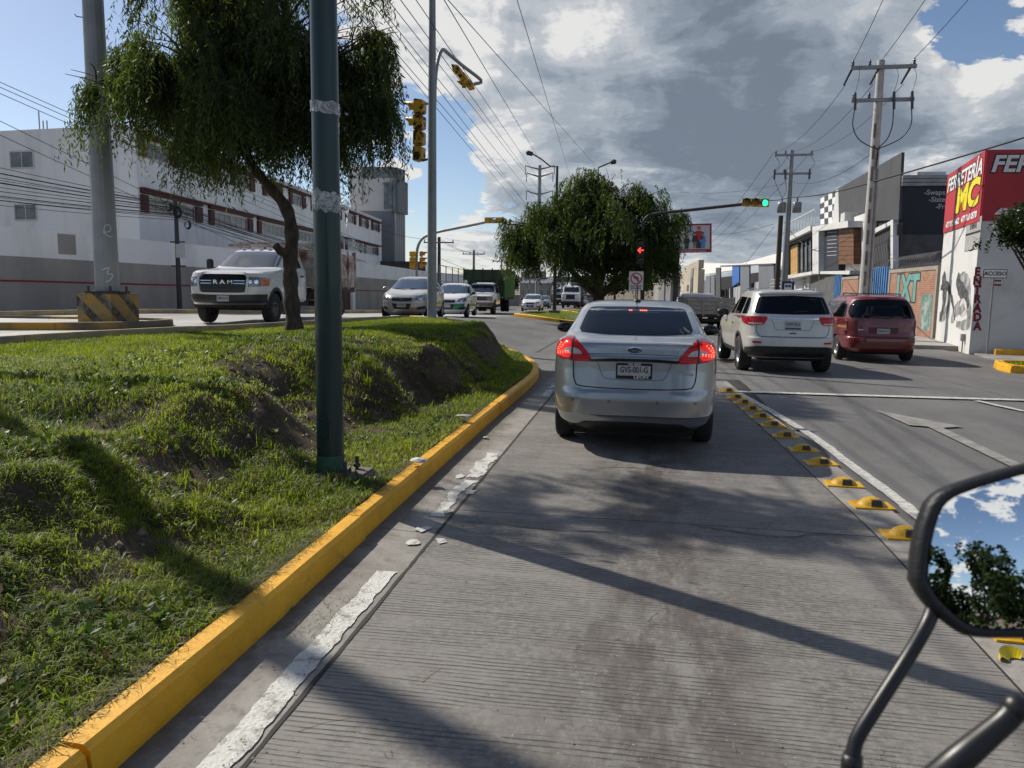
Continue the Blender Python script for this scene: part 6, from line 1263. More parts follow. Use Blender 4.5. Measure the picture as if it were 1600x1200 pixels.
t, z = FF.st(1546, 428); b = MB(); FF.slab(b, t-0.29, t+0.33, z-0.11, z+0.11, 0.30, 0.33); r2 = thing('access_sign', 'white ACCESO plate on a thin post by the hardware shop', 'sign', (*fa, Z(*fa))); pl_ = rel(fix(b.build('plate', mat('bright_white', (0.82, 0.82, 0.81), rough=0.5), r2)), r2); b = MB(); FF.slab(b, t-0.31, t+0.35, z-0.13, z+0.13, 0.305, 0.325); rel(fix(b.build('plate_rim', M_INK, r2)), r2)
rel(FF.text('lettering', 'ACCESO', 0.16, M_INK, r2, t+0.02, z, 0.333, bold=0.005, extrude=0.001), r2); p = FF.p(t, 0, 0.29); rel(MB().tube([(p[0], p[1], -0.25), (p[0], p[1], z+0.05)], 0.03, 8).build('post', M_STEEL, r2), r2)
t, z = FF.st(1558, 441); b = MB(); FF.poly(b, [(t+0.15*math.cos(a), z+0.13*math.sin(a)) for a in np.arange(0, 6.2, 0.4)], 0.002, 0.006); rel(fix(b.build('sticker', M_WMET, root)), root); b = MB(); FF.slab(b, t-0.12, t+0.12, z-0.11, z-0.05, 0.007, 0.009); rel(fix(b.build('sticker_band', M_STRIPE, root)), root); b = MB(); FF.slab(b, t-0.11, t+0.11, z+0.02, z+0.07, 0.007, 0.009); rel(fix(b.build('sticker_band', MATS['dark_blue'], root)), root)
# sprayed graffiti: smoky black letters on the white side wall
M_SPRAY = mat('black_spray', (0.03, 0.03, 0.032), (0.16, 0.16, 0.16), 5, rough=0.9, lo=0.45, hi=0.7); M_SPRAY2 = mat('grey_spray', (0.17, 0.17, 0.175), (0.4, 0.4, 0.4), 3, rough=0.9, lo=0.45, hi=0.65)
def spray(F, root, pts, w, m, o, name='graffiti'):
    Q = resample([F.st(*p) for p in pts], 0.05); n = len(Q); vs = []
    for i, q in enumerate(Q):
        tv = Q[min(i+1, n-1)]-Q[max(i-1, 0)]; tv = tv/(np.hypot(*tv)+1e-9); nn = np.array([-tv[1], tv[0]]); ww = 1.45*w*(0.45+0.55*math.sin(PI*min(1, 0.15+i/n)))*(0.8+0.4*vnoise(i*0.4, w*50))
        for k in (1, -1): e = q+nn*ww/2*k; vs.append(F.p(e[0], e[1], o))
    rel(fix(MB().add(vs, [(2*i, 2*i+1, 2*i+3, 2*i+2) for i in range(n-1)]).build(name, m, root)), root)
spray(FL, root, [(1474, 428), (1476, 460), (1472, 490), (1468, 498)], 0.42, M_SPRAY, 0.005); spray(FL, root, [(1468, 495), (1478, 488), (1484, 470), (1486, 455)], 0.32, M_SPRAY2, 0.004); spray(FL, root, [(1496, 432), (1500, 450), (1510, 462), (1514, 480)], 0.40, M_SPRAY, 0.006)
spray(FL, root, [(1488, 505), (1490, 490), (1500, 480), (1512, 478), (1515, 500), (1506, 508), (1494, 506)], 0.36, M_SPRAY2, 0.0045); spray(FL, root, [(1498, 440), (1512, 448), (1514, 500)], 0.45, M_SPRAY2, 0.0035); spray(FL, root, [(1470, 450), (1480, 446), (1488, 470), (1492, 500)], 0.2, M_SPRAY, 0.007); spray(FL, root, [(1500, 478), (1506, 470), (1510, 484), (1502, 494)], 0.12, M_WMET, 0.009)
t, z = FL.st(1508, 528); b = MB(); FL.slab(b, t-0.07, t+0.07, z-0.1, z+0.12, 0.0, 0.12); p = FL.p(t, 0, 0.06); b.tube([(p[0], p[1], -0.3), (p[0], p[1], z)], 0.02, 6); rel(fix(b.build('meter_box', M_STEEL, root)), root)
# navy workshop and charcoal slanted gable behind the brick wall
XC = 12.7; FCh = Face((XC, 39.0), (XC, 64.0), (-1, 0)); root = thing('workshop_building', 'charcoal workshop with slanted gable and black and white chequers', 'building', (XC, 39.0, -0.3))
q = [FCh.st(*p) for p in ((1409, 238), (1281, 311), (1281, 351), (1404, 343))]; b = MB(); FCh.poly(b, q, -0.14, 0.0); rel(fix(b.build('gable_wall', M_CHAR, root)), root)
s_l = q[1][0]; s_r = q[0][0]
b = MB(); FCh.slab(b, s_r, s_l+6, -0.5, q[2][1]-0.3, -8, -0.55); rel(fix(b.build('wall', M_BLOCK, root)), root)
# chequers: painted squares as thin plates
for i in range(4):
    for j in range(5):
        if (i+j) % 2: continue
        ua, ub = 1281+6.2*i+1, 1281+6.2*(i+1)+1
        top = lambda u: 311-(u-1281)*0.57; bot = lambda u: 351-(u-1281)*0.10
        f = lambda u, k: FCh.st(u, top(u)+(bot(u)-top(u))*k)
        b = MB(); FCh.poly(b, [f(ua, j/5), f(ub, j/5), f(ub, (j+1)/5), f(ua, (j+1)/5)], 0.003, 0.008); rel(fix(b.build('chequer', M_LW, root)), root)
b = MB(); FCh.poly(b, [FCh.st(*p) for p in ((1306, 298), (1310, 296), (1311, 350), (1300, 351))], 0.003, 0.01); rel(fix(b.build('pale_flash', M_WMET, root)), root)
qa = [FCh.st(*p) for p in ((1404, 343), (1404, 349), (1359, 372), (1359, 364))]; b = MB(); FCh.poly(b, qa, 0.0, 0.25); rel(fix(b.build('white_beam', M_SHOPW, root)), root); b = MB(); FCh.poly(b, [FCh.st(*p) for p in ((1404, 343), (1404, 420), (1400, 421), (1400, 344))], 0.0, 0.27); rel(fix(b.build('white_post', M_SHOPW, root)), root)
sa, za = FCh.st(1400, 425); sb, _ = FCh.st(1359, 425); zt0 = FCh.st(1400, 350)[1]; zt1 = FCh.st(1359, 371)[1]
b = MB(); FCh.poly(b, [(sa, -0.3), (sb, -0.3), (sb, zt1), (sa, zt0)], -0.15, -0.1); rel(fix(b.build('dark_panel', M_BLOCK, root)), root)
for i in range(16): t = sa+(sb-sa)*(i+0.5)/16; zz = zt0+(zt1-zt0)*(i+0.5)/16-0.02; b = MB(); FCh.slab(b, t-0.12, t+0.12, 0.3, zz, -0.09, 0.08); rel(fix(b.build('slat', M_CHAR, root)), root)
FNv = Face((XC+0.15, 39.0+s_r-0.2), (XC+9, 39.0+s_r-0.2), (0, -1)); z0, z1, z2 = FNv.st(1440, 366)[1], FNv.st(1440, 291)[1], FNv.st(1440, 274)[1]
b = MB(); FNv.slab(b, 0, FNv.L, z0, z1, -6, 0); rel(fix(b.build('navy_wall', M_NAVY, root)), root); b = MB(); FNv.slab(b, 0, FNv.L, -0.5, z0, -6, -0.03); rel(fix(b.build('block_wall', M_BLOCK, root)), root)
for k in range(3): b = MB(); FNv.slab(b, -0.1, FNv.L, z1+(z2-z1)*k/3+0.02, z1+(z2-z1)*(k+1)/3, -6, 0.06+0.05*k); rel(fix(b.build('roof_trim', M_STEEL, root)), root)
b = MB(); t, _ = FNv.st(1462, 270); FNv.slab(b, t-0.5, t+0.9, z2+0.01, z2+0.35, -3, -1.2); rel(fix(b.build('roof_vent', M_WMET, root)), root)
for body, u, v in (('-Swaps', 1448, 301), ('-Sistemas', 1455, 312), ('-Frenos', 1466, 323)):
    t, z = FNv.st(u-4, v); rel(FNv.text('lettering', body, 0.36, mat('faint_white', (0.45, 0.46, 0.48), rough=0.7), root, t, z, 0.004, align='LEFT', bold=0.004, extrude=0.001), root)
# white framed shop with timber panels
XW = 11.9; F3 = Face((XW, 44), (XW, 80), (-1, 0)); root = thing('timber_shop', 'white framed two storey shop with brown and yellow timber panels', 'building', (XW, 50, -0.4)); S = lambda u, v: F3.st(u, v)
def fpoly(nm, m, pts, o0, o1): b = MB(); F3.poly(b, [S(*p) for p in pts], o0, o1); return rel(fix(b.build(nm, m, root)), root)
s0 = S(1339, 400)[0]; s1 = S(1236, 400)[0]; b = MB(); F3.slab(b, s0, s1, -0.6, S(1310, 345)[1], -7, -0.3); rel(fix(b.build('wall', M_SHOPW, root)), root)
fpoly('frame_head', M_SHOPW, [(1339, 345), (1281, 354), (1281, 362), (1339, 355)], -0.3, 0.5); fpoly('frame_post', M_SHOPW, [(1291, 360), (1281, 362), (1281, 428), (1291, 428)], -0.3, 0.5); fpoly('frame_sill', M_SHOPW, [(1339, 423), (1291, 424), (1291, 428), (1339, 429)], -0.3, 0.4)
fpoly('dark_panel', M_NAVY, [(1313, 357), (1291, 360), (1291, 423), (1313, 422)], -0.3, 0.1)
for k in range(8): v = 363+k*7.0; fpoly('timber_board', M_WOODP, [(1337, v-6), (1313.5, v-5.5), (1313.5, v+0.9), (1337, v+0.6)], -0.3, 0.12)
for k in range(7): fpoly('menu_line', mat('faint_white', (0.34, 0.35, 0.37)), [(1310, 362+k*6), (1295, 363+k*6), (1295, 363.8+k*6), (1310, 362.8+k*6)], 0.1, 0.11)
fpoly('slab_edge', M_SHOPW, [(1280, 352), (1236, 374), (1236, 380), (1280, 360)], -0.3, 0.6); fpoly('soffit', M_CHAR, [(1280, 360), (1236, 380), (1236, 384), (1280, 366)], -0.3, 0.3)
fpoly('balcony_edge', M_SHOPW, [(1280, 424), (1236, 431), (1236, 436), (1280, 429)], -0.3, 0.5)
for k in range(5): fpoly('window', M_PANE, [(1279-k*6.4, 367+k*2.5), (1273.4-k*6.4, 369.5+k*2.5), (1273.4-k*6.4, 425+k*0.9), (1279-k*6.4, 424+k*0.9)], -0.3, -0.1); fpoly('mullion', M_CHAR, [(1273.4-k*6.4, 369.5+k*2.5), (1272.6-k*6.4, 370+k*2.5), (1272.6-k*6.4, 425+k*0.9), (1273.4-k*6.4, 425+k*0.9)], -0.3, 0.0)
for k in range(3): fpoly('timber_board', M_PINE, [(1247-k*3.6, 381+k*1.6), (1243.6-k*3.6, 383+k*1.6), (1243.6-k*3.6, 429.5+k*0.4), (1247-k*3.6, 429+k*0.4)], -0.3, 0.05)
fpoly('corner_post', M_CHAR, [(1236, 372), (1233.5, 373), (1233.5, 434), (1236, 434)], -0.3, 0.3)
b = MB()
for k in range(9): t = S(1281-k*5, 340)[0]; b.tube([F3.p(t, S(1281-k*5, 352+k*2.4)[1], 0.3), F3.p(t, S(1281-k*5, 327+k*2.6)[1], 0.3)], 0.03, 5)
b.tube([F3.p(S(1281, 327)[0], S(1281, 327)[1], 0.3), F3.p(S(1241, 347)[0], S(1241, 347)[1], 0.3)], 0.05, 6)
rel(b.build('roof_railing', M_WMET, root), root)
t, z = S(1322, 338); b = MB(); F3.slab(b, t-0.5, t+0.5, S(1322, 347)[1], z+0.2, -0.6, 0.2); rel(fix(b.build('air_conditioner', M_WMET, root)), root)
# street front: brick panels, blue sheet gates, dark wall
XB = 10.9; F4 = Face((XB-0.25, 28), (XB+1.2, 64), (-1, 0)); S4 = lambda u, v: F4.st(u, v); gr0 = -0.3
M_CAPC = mat('concrete_frame', (0.33, 0.29, 0.235), (0.26, 0.23, 0.19), 2, rough=0.9)
def panel(kind, ua, ub, va, vb, label):
    (ta, za), (tb_, zb_) = S4(ua, va), S4(ub, vb); t0, t1 = min(ta, tb_), max(ta, tb_); zt_ = (za+zb_)/2; p = F4.p(t0, gr0)
    r = thing({'brick': 'brick_wall', 'gate': 'sheet_gate', 'dark': 'stone_wall'}[kind], label, {'brick': 'wall', 'gate': 'gate', 'dark': 'wall'}[kind], p)
    if kind == 'brick':
        b = MB(); F4.slab(b, t0+0.2, t1-0.2, gr0, zt_-0.15, -0.15, -0.03); rel(fix(b.build('brickwork', M_BRICK, r)), r)
        for a0, a1, c0, c1 in ((t0, t0+0.2, gr0, zt_), (t1-0.2, t1, gr0, zt_), (t0+0.2, t1-0.2, zt_-0.15, zt_)): b = MB(); F4.slab(b, a0, a1, c0, c1, -0.18, 0.0); rel(fix(b.build('concrete_frame', M_CAPC, r)), r)
    elif kind == 'gate':
        n = max(3, int((t1-t0)/0.2))
        for i in range(n): b = MB(); a = t0+(t1-t0)*i/n; w = (t1-t0)/n; F4.poly(b, [(a, gr0+0.1), (a+w, gr0+0.1), (a+w, zt_+0.06*random.random()), (a, zt_)], -0.06, -0.04+0.05*(i % 2)); rel(fix(b.build('sheet', M_BLUE, r)), r)
    else: b = MB(); F4.slab(b, t0, t1, gr0, zt_, -0.2, 0); rel(fix(b.build('wall_face', M_BLOCK, r)), r); b = MB(); F4.slab(b, t0-0.02, t1, zt_, zt_+0.1, -0.25, 0.05); rel(fix(b.build('coping', M_CAPC, r)), r)
    return r, t0, t1, zt_
r, t0, t1, zt_ = panel('brick', 1466, 1389.5, 413, 423, 'brick wall with turquoise graffiti between the blue gate and hardware shop')
for i, (ch, u) in enumerate((('T', 1428), ('X', 1414), ('I', 1402))):
    t, z = S4(u, 452); rel(F4.text('graffiti_outline', ch, 1.5, M_INK, r, t, z, -0.022, bold=0.12, extrude=0.001, sx=1.3), r); rel(F4.text('graffiti', ch, 1.5, mat('turquoise_spray', (0.09, 0.27, 0.26), (0.16, 0.34, 0.31), 2, rough=0.9), r, t, z, -0.018, bold=0.07, extrude=0.001, sx=1.3), r)
t, z = S4(1447, 480); b = MB(); F4.slab(b, t-0.6, t+0.7, z-0.9, z+0.5, -0.028, -0.02); rel(fix(b.build('mural_patch', mat('mural', (0.10, 0.20, 0.17), (0.35, 0.38, 0.36), 3, rough=0.9, lo=0.45, hi=0.6), r)), r)
b = MB()                                       # razor wire coil
pts = []
for i in range(420): a = i*0.42; pts.append(F4.p(t0+(t1-t0)*i/420, zt_+0.28+0.26*math.sin(a), -0.1+0.26*math.cos(a)))
b.tube(pts, 0.008, 4); rel(b.build('razor_wire', M_STEEL, r), r)
panel('gate', 1389, 1345, 417, 421, 'wide blue corrugated sheet gate behind the red minivan'); panel('brick', 1344.5, 1315.5, 431, 433, 'narrow brick panel between the two blue gates'); panel('gate', 1315, 1304.5, 428, 430, 'narrow blue sheet gate beside the dark wall'); panel('dark', 1304, 1267, 428, 430, 'dark stone wall beside the white railing')
# white railing fence and sheet fence
root = thing('white_fence', 'white metal railing fence with diagonal braces behind the suv', 'fence', F4.p(S4(1266, 450)[0], -0.3))
ta, zt_ = S4(1266, 429); tb_, zt2 = S4(1204, 438)
for i in range(9): t = ta+(tb_-ta)*i/8; rel(fix(F4.slab(MB(), t-0.05, t+0.05, -0.5, zt_+(zt2-zt_)*i/8, -0.05, 0.05).build('post', M_WMET, root)), root)
for k in range(9): f = 1-k*0.11; rel(MB().tube([F4.p(ta, -0.5+(zt_+0.5)*f), F4.p(tb_, -0.5+(zt2+0.5)*f)], 0.035, 6).build('rail', M_WMET, root), root)
for i in (0, 4): rel(MB().tube([F4.p(ta+(tb_-ta)*i/8, 0.2), F4.p(ta+(tb_-ta)*(i+1)/8, zt_)], 0.05, 6).build('brace', M_WMET, root), root)
root = thing('sheet_fence', 'pale grey sheet metal fence left of the white railing', 'fence', F4.p(S4(1204, 450)[0], -0.4)); ta, zt_ = S4(1203, 436); tb_, zt2 = S4(1137, 452)
M_SHEETW = mat('pale_sheet', (0.40, 0.40, 0.40), (0.33, 0.33, 0.33), 1.5, rough=0.6)
for i in range(24): a = ta+(tb_-ta)*i/24; w = (tb_-ta)/24; rel(fix(F4.slab(MB(), a, a+w*0.92, -0.6, zt_+(zt2-zt_)*i/24, -0.05, 0.02+0.03*(i % 2)).build('sheet', M_SHEETW, root)), root)
# hall under construction: grey panels, blue tarp, white tent roofs; lit beige tower
F5 = Face((13.2, 62), (13.2, 130), (-1, 0)); S5 = lambda u, v: F5.st(u, v); root = thing('panel_hall', 'grey panel hall with blue tarpaulin and open bays behind the sheet fence', 'building', (13.2, 80, -0.8))
def hp(nm, m, pts, o0, o1): return rel(fix(F5.poly(MB(), [S5(*p) for p in pts], o0, o1).build(nm, m, root)), root)
hp('bay_shade_sheet', mat('bay_shade', (0.012, 0.012, 0.014), rough=0.9), [(1212, 416), (1088, 436), (1088, 470), (1212, 470)], -3.0, -2.8)  # near-black sheet whose colour gives the shade inside the open bays
for ua, ub, m, vt in ((1212, 1188, M_TGREY, 413), (1173, 1159, M_TGREY, 415), (1157, 1146, mat('tarp_blue', (0.012, 0.10, 0.38), (0.02, 0.14, 0.48), 3, rough=0.5), 415), (1127, 1120, M_CHAR, 418), (1118, 1112, M_TGREY, 429), (1111, 1104, M_TGREY, 431)): hp('panel', m, [(ua, vt), (ub, vt+0.3), (ub, 470 if m is not MATS.get('tarp_blue') else 448), (ua, 470 if m is not MATS.get('tarp_blue') else 440)], 0, 0.2)
hp('lintel', M_CHAR, [(1212, 411.5), (1128, 415), (1128, 417), (1212, 414)], 0, 0.3)
root = thing('tent_roofs', 'white canopy roofs behind the grey panel hall', 'canopy', (17, 85, 0)); F6 = Face((16.5, 62), (16.5, 150), (-1, 0)); S6 = lambda u, v: F6.st(u, v)
for pts in (((1240, 392), (1205, 400), (1165, 411), (1165, 416), (1240, 416)), ((1165, 411.5), (1150, 412), (1095, 411), (1095, 430), (1165, 420))): rel(fix(F6.poly(MB(), [S6(*p) for p in pts], 0, 0.5).build('canopy', mat('white_canvas', (0.74, 0.73, 0.71), rough=0.8), root)), root)
for u in (1238, 1165, 1098): t, z = S6(u, 414); rel(MB().tube([F6.p(t, -1, -0.2), F6.p(t, z, -0.2)], 0.1, 6).build('post', M_STEEL, root), root)
root = thing('beige_tower', 'small sunlit beige concrete tower beyond the panel hall', 'building', at(1075, 470, 90)); pA, pB, pC = at(1067, 450, 96), at(1090, 450, 88), at(1100, 450, 92); zz = lambda v: at(1082, v, 90)[2]
P = [tuple(pA[:2]), tuple(pB[:2]), tuple(pC[:2]), (pC[0]-1, pC[1]+8), (pA[0], pA[1]+8)]; ext(P, -1.2, zz(420), mat('beige_concrete', (0.50, 0.44, 0.33), (0.42, 0.37, 0.28), 0.6, rough=0.9), 'wall', root)
F7 = Face(pA, pB, (-1, -0.5)); b = MB(); F7.poly(b, [(0, zz(420)), (F7.L, zz(420)), (F7.L, zz(407)), (0, zz(415))], -0.6, 0.0); rel(fix(b.build('raised_wall', MATS['beige_concrete'], root)), root); b = MB(); F7.slab(b, F7.L*0.3, F7.L*0.42, zz(455), zz(445), 0.0, 0.05); rel(fix(b.build('window', M_PANE, root)), root); b = MB(); F7.slab(b, F7.L*0.55, F7.L*0.7, -1.0, zz(419), 0.0, 0.08); rel(fix(b.build('window', M_PANE, root)), root)
block('low_building', 'grey concrete house with small windows left of the beige tower', 1048, 1068, 433, 110, mat('bare_concrete', (0.22, 0.21, 0.205), (0.17, 0.165, 0.16), 1, rough=0.9), 9, 2); block('low_building', 'low brown building far off behind the billboard mast', 1036, 1056, 444, 120, M_GREYW, 8, 1)
# distant hills and a far belt of trees
hv = []; hf = []; NH = 90
for i in range(NH+1):
    a = math.radians(-75+150*i/NH); R_ = 1500; h = 4+26*fbm(i*0.16+3, 2.2, 4)+8*vnoise(i*0.5, 9); x, y = R_*math.sin(a), R_*math.cos(a); hv += [(x*0.8, y*0.8, -3), (x, y, h), (x*1.2, y*1.2, -3)]
for i in range(NH):
    for k in (0, 1): hf.append((3*i+k, 3*i+3+k, 3*i+4+k, 3*i+1+k))
tag(fix(MB().add(hv, hf, True).build('hills', mat('hazy_hills', (0.10, 0.125, 0.15), (0.13, 0.15, 0.165), 0.004, rough=1.0))), kind='structure')
for i, (u, d, r, lab) in enumerate(((1025, 150, 3.4, 'dark bushy tree far off left of the brown building'), (1005, 170, 4.0, 'low green tree far off behind the no left turn sign'), (960, 130, 3.2, 'small green tree far off right of the large trunk'), (915, 150, 3.5, 'pale bushy tree far off left of the large trunk'), (790, 160, 3.4, 'green tree far off behind the green lorry'))):
    p = at(u, 470, d); g_ = Z(p[0], min(p[1], 300)); leafy(lab, (p[0], p[1], g_), (p[0], p[1], g_+r*0.95), (r, r, r*0.8), 0.25, 700, 40+i, DK, leaf=0.5, width=0.16, lump=7, name='far_tree', per=6)
# ------------------------------------------------------------------ poles, signals, signs
M_GPOLE = mat('dark_green_pole_paint', (0.003, 0.022, 0.022), (0.005, 0.030, 0.029), 1.5, rough=0.38, spec=0.4, coat=0.2)
M_POLE = mat('grey_pole_paint', (0.21, 0.225, 0.235), (0.27, 0.28, 0.285), 1.8, rough=0.5, metal=0.1)
M_CPOLE = mat('concrete_pole', (0.50, 0.49, 0.465), (0.38, 0.37, 0.35), 2, rough=0.85, bump=0.3)
M_DPOLE = mat('dark_pole', (0.035, 0.035, 0.036), (0.06, 0.058, 0.055), 2, rough=0.7)
M_WPOLE = mat('old_timber_pole', (0.045, 0.032, 0.022), (0.08, 0.06, 0.045), 4, rough=0.9, stretch=(2, 2, 0.4))
M_CERAM = mat('insulator', (0.06, 0.05, 0.05), rough=0.25)
M_WIRE = mat('cable_sheath', (0.012, 0.012, 0.012), rough=0.6)
def peel(nt, p):
    N = NT(nt); tc = N.n('ShaderNodeTexCoord'); f = N.ramp(N.noise(5.5, 4, 0.65, tc.outputs['Object'], dist=0.8), 0.52, 0.55)
    N.set(p.inputs['Base Color'], N.mix(f, N.mix(N.noise(3, 4, 0.6, tc.outputs['Object']), (0.52, 0.28, 0.008), (0.64, 0.36, 0.015)), (0.012, 0.012, 0.012))); p.inputs['Roughness'].default_value = 0.5
M_PEEL = world_mat('peeling_yellow_paint', peel); M_SYEL = mat('signal_yellow', (0.60, 0.34, 0.012), (0.50, 0.27, 0.01), 4, rough=0.45); M_SORANGE = mat('signal_orange', (0.50, 0.20, 0.02), (0.42, 0.16, 0.015), 4, rough=0.5)
def signal_head(parent, c, long_, face, n, sec, body, visors=None, lit=None, name='signal_head', vm=None):
    c, lg, fc = Vector(c), Vector(long_).normalized(), Vector(face).normalized(); sd_ = lg.cross(fc).normalized(); w = sec*0.48; b = MB()
    def bx(o, a, bb, d): vs = [o+lg*(x*a)+sd_*(y*bb)+fc*(z*d) for x in (-1, 1) for y in (-1, 1) for z in (-1, 1)]; return vs, [(0, 1, 3, 2), (4, 6, 7, 5), (0, 4, 5, 1), (2, 3, 7, 6), (0, 2, 6, 4), (1, 5, 7, 3)]
    secs = [c+lg*((n-1)/2-i)*sec for i in range(n)]
    for q in secs:
        bm = bmesh.new(); bmesh.ops.create_cube(bm, size=2)
        for v in bm.verts: k = 0.82 if v.co.z < 0 else 1.0; v.co = q+lg*(v.co.x*sec*0.495*k)+sd_*(v.co.y*w*k)+fc*(v.co.z*sec*0.30)
        bmesh.ops.recalc_face_normals(bm, faces=bm.faces[:]); bmesh.ops.bevel(bm, geom=bm.edges[:], offset=sec*0.05, segments=2, affect='EDGES'); b.bm(bm)
    hd = b.build(name, body, parent); up = lg if abs(lg.z) > 0.5 else Vector((0, 0, 1)); rt = up.cross(fc).normalized()
    for i, q in enumerate(secs):
        o = q+fc*sec*0.30; r = sec*0.38; L = MB(); k = 20; L.add([o+(rt*math.cos(6.283*j/k)+up*math.sin(6.283*j/k))*r*0.93+fc*0.012 for j in range(k)]+[o+fc*sec*0.08], [(j, (j+1) % k, k) for j in range(k)], True)
        L.build('lens', (lit or {}).get(i, mat('dark_lens', (0.02, 0.02, 0.02), rough=0.2)), hd)
        if visors is None or i in visors:
            V = MB(); vs = []
            for j in range(k+1):
                a = math.radians(-35+250*j/k); e = rt*math.cos(a)+up*math.sin(a); ln = sec*(0.35+0.55*max(0, math.sin(a)))
                vs += [o+e*r, o+e*r+fc*ln, o+e*(r+0.012), o+e*(r+0.012)+fc*ln]
            fs = []
            for j in range(k): a = 4*j; fs += [(a, a+1, a+5, a+4), (a+2, a+6, a+7, a+3), (a+1, a+3, a+7, a+5)]
            V.add(vs, fs, True).build('visor', vm or body, hd)
    return hd
M_GREENLIT = mat('lit_green_lens', (0.0, 0.5, 0.3), rough=0.3, emit=(0.03, 1.0, 0.42), estr=1.6); M_AMBLENS = mat('unlit_amber_lens', (0.30, 0.14, 0.02), rough=0.25); M_REDARROW = mat('lit_red_arrow', (0.6, 0.02, 0.02), rough=0.4, emit=(1.0, 0.05, 0.03), estr=2.2)

# green lamp pole on the near bank, wrapped with torn plastic
gp = np.array(on_z(517, 742, 0.17)); gz_ = float(mound_z(gp[:1], gp[1:2])[0]); root = thing('lamp_pole', 'thick dark green steel pole on the near median bank with torn plastic wrap', 'pole', (gp[0], gp[1], gz_-0.05))
top = at(500, 0, np.dot(gp-CAM, FW))[:2]-gp[:2]
MB().tube([(0, 0, 0.05), (0.0, 0, 1.2), (0.0, 0, 4.5), (0.0, 0, 9.5)], [0.104, 0.102, 0.096, 0.085], 28).build('shaft', M_GPOLE, root)
MB().tube([(0, 0, 0.05), (0, 0, 0.20)], [0.109, 0.107], 28).build('base_sleeve', mat('faded_green', (0.03, 0.10, 0.055), (0.02, 0.06, 0.04), 6, rough=0.6), root)
MB().box((-0.22, -0.20, -0.22), (0.30, 0.22, 0.065), 0.02).build('footing', M_CONC, root)
for x, y in ((0.16, -0.1), (0.17, 0.12), (-0.14, -0.14)): MB().tube([(x, y, 0.05), (x, y, 0.17)], 0.016, 8).tube([(x, y, 0.085), (x, y, 0.11)], 0.03, 6).build('anchor_bolt', M_DPOLE, root)
MB().box((-0.03, -0.113, 0.35), (0.03, -0.09, 0.5)).build('access_cover', M_GPOLE, root); MB().tube([(0, 0, 9.4), (-0.2, 0.3, 9.7), (-0.9, 1.4, 9.9)], 0.035, 8).build('lamp_arm', M_GPOLE, root)
MB().box((-1.25, 1.35, 9.84), (-0.8, 1.95, 9.95), 0.03).build('lantern', M_POLE, root)
def film_mat():
    m = bpy.data.materials.new('torn_plastic_film'); m.use_nodes = True; nt = m.node_tree; p = nt.nodes['Principled BSDF']; p.inputs['Base Color'].default_value = (0.62, 0.63, 0.64, 1); p.inputs['Roughness'].default_value = 0.25
    tr = nt.nodes.new('ShaderNodeBsdfTransparent'); mx_ = nt.nodes.new('ShaderNodeMixShader'); N = NT(nt); N.set(mx_.inputs[0], N.ramp(N.noise(11, 6, 0.75, dist=2.5), 0.40, 0.66, 0.25, 0.95)); nt.links.new(tr.outputs[0], mx_.inputs[1]); nt.links.new(p.outputs[0], mx_.inputs[2]); nt.links.new(mx_.outputs[0], nt.nodes['Material Output'].inputs[0]); N.set(p.inputs['Normal'], N.bump(N.noise(40, 4, 0.7), 0.8, 0.02)); MATS['film'] = m; return m
M_FILM = film_mat()
dg_ = np.dot(gp-CAM, FW)
for v, h in ((186, 0.04), (322, 0.075)):
    zc = at(505, v, dg_)[2]-root.location.z; prof = []; vs = []; n = 40
    for j, dz in enumerate((-h, -h*0.4, 0, h*0.5, h)):
        for k in range(n): a = 6.283*k/n; r = 0.102+0.010*vnoise(k*0.9+v, j*1.7); tilt = -0.10*math.cos(a-0.2)*h*2; vs.append((r*math.cos(a), r*math.sin(a), zc+dz*(0.7+0.6*vnoise(k*0.5, j+v))+tilt))
    MB().add(vs, [(j*n+k, j*n+(k+1) % n, (j+1)*n+(k+1) % n, (j+1)*n+k) for j in range(4) for k in range(n)], True).build('plastic_wrap', M_FILM, root)
def ribbon(name, pxs, w, parent, off):
    Q = resample([tuple(at(u, v, d)) for u, v, d in pxs], 0.02); vs = []; fs = []
    for i, q in enumerate(Q): ww = w*(0.4+0.9*vnoise(i*0.35, 3.3)); tw = i*0.13; e = np.array([math.cos(tw)*0.5, 0.3*math.sin(tw), 0.8]); vs += [tuple(q-off-e*ww/2), tuple(q-off+e*ww/2+np.array([0, 0.02*math.sin(i), 0]))]
    for i in range(len(Q)-1): fs.append((2*i, 2*i+1, 2*i+3, 2*i+2))
    return MB().add(vs, fs, True).build(name, M_FILM, parent)
ro = np.array(root.location)
ribbon('plastic_strip', [(524, 310, dg_), (538, 318, dg_-0.05), (545, 335, dg_-0.1), (540, 350, dg_-0.1)], 0.10, root, ro); ribbon('plastic_strip', [(524, 345, dg_), (532, 372, dg_-0.05), (555, 382, dg_-0.1), (578, 392, dg_-0.15)], 0.075, root, ro); ribbon('plastic_strip', [(522, 190, dg_), (529, 200, dg_-0.03), (526, 218, dg_-0.05)], 0.07, root, ro)

# tall lamp post just outside the frame on the left; its shadow crosses the bank
zz = float(mound_z(np.array([-9.6]), np.array([7.75]))[0]); root = thing('lamp_post', 'tall grey lamp post on the median left of the camera', 'pole', (-9.6, 7.75, zz-0.1)); MB().tube([(0, 0, 0), (0, 0, 12.5)], [0.15, 0.11], 16).build('shaft', M_POLE, root); MB().tube([(0, 0, 12.4), (0.3, -0.2, 12.7), (1.6, -1.0, 12.9)], 0.04, 8).build('lamp_arm', M_POLE, root); MB().box((1.5, -1.3, 12.83), (2.1, -0.9, 12.95), 0.03).build('lantern', M_POLE, root)

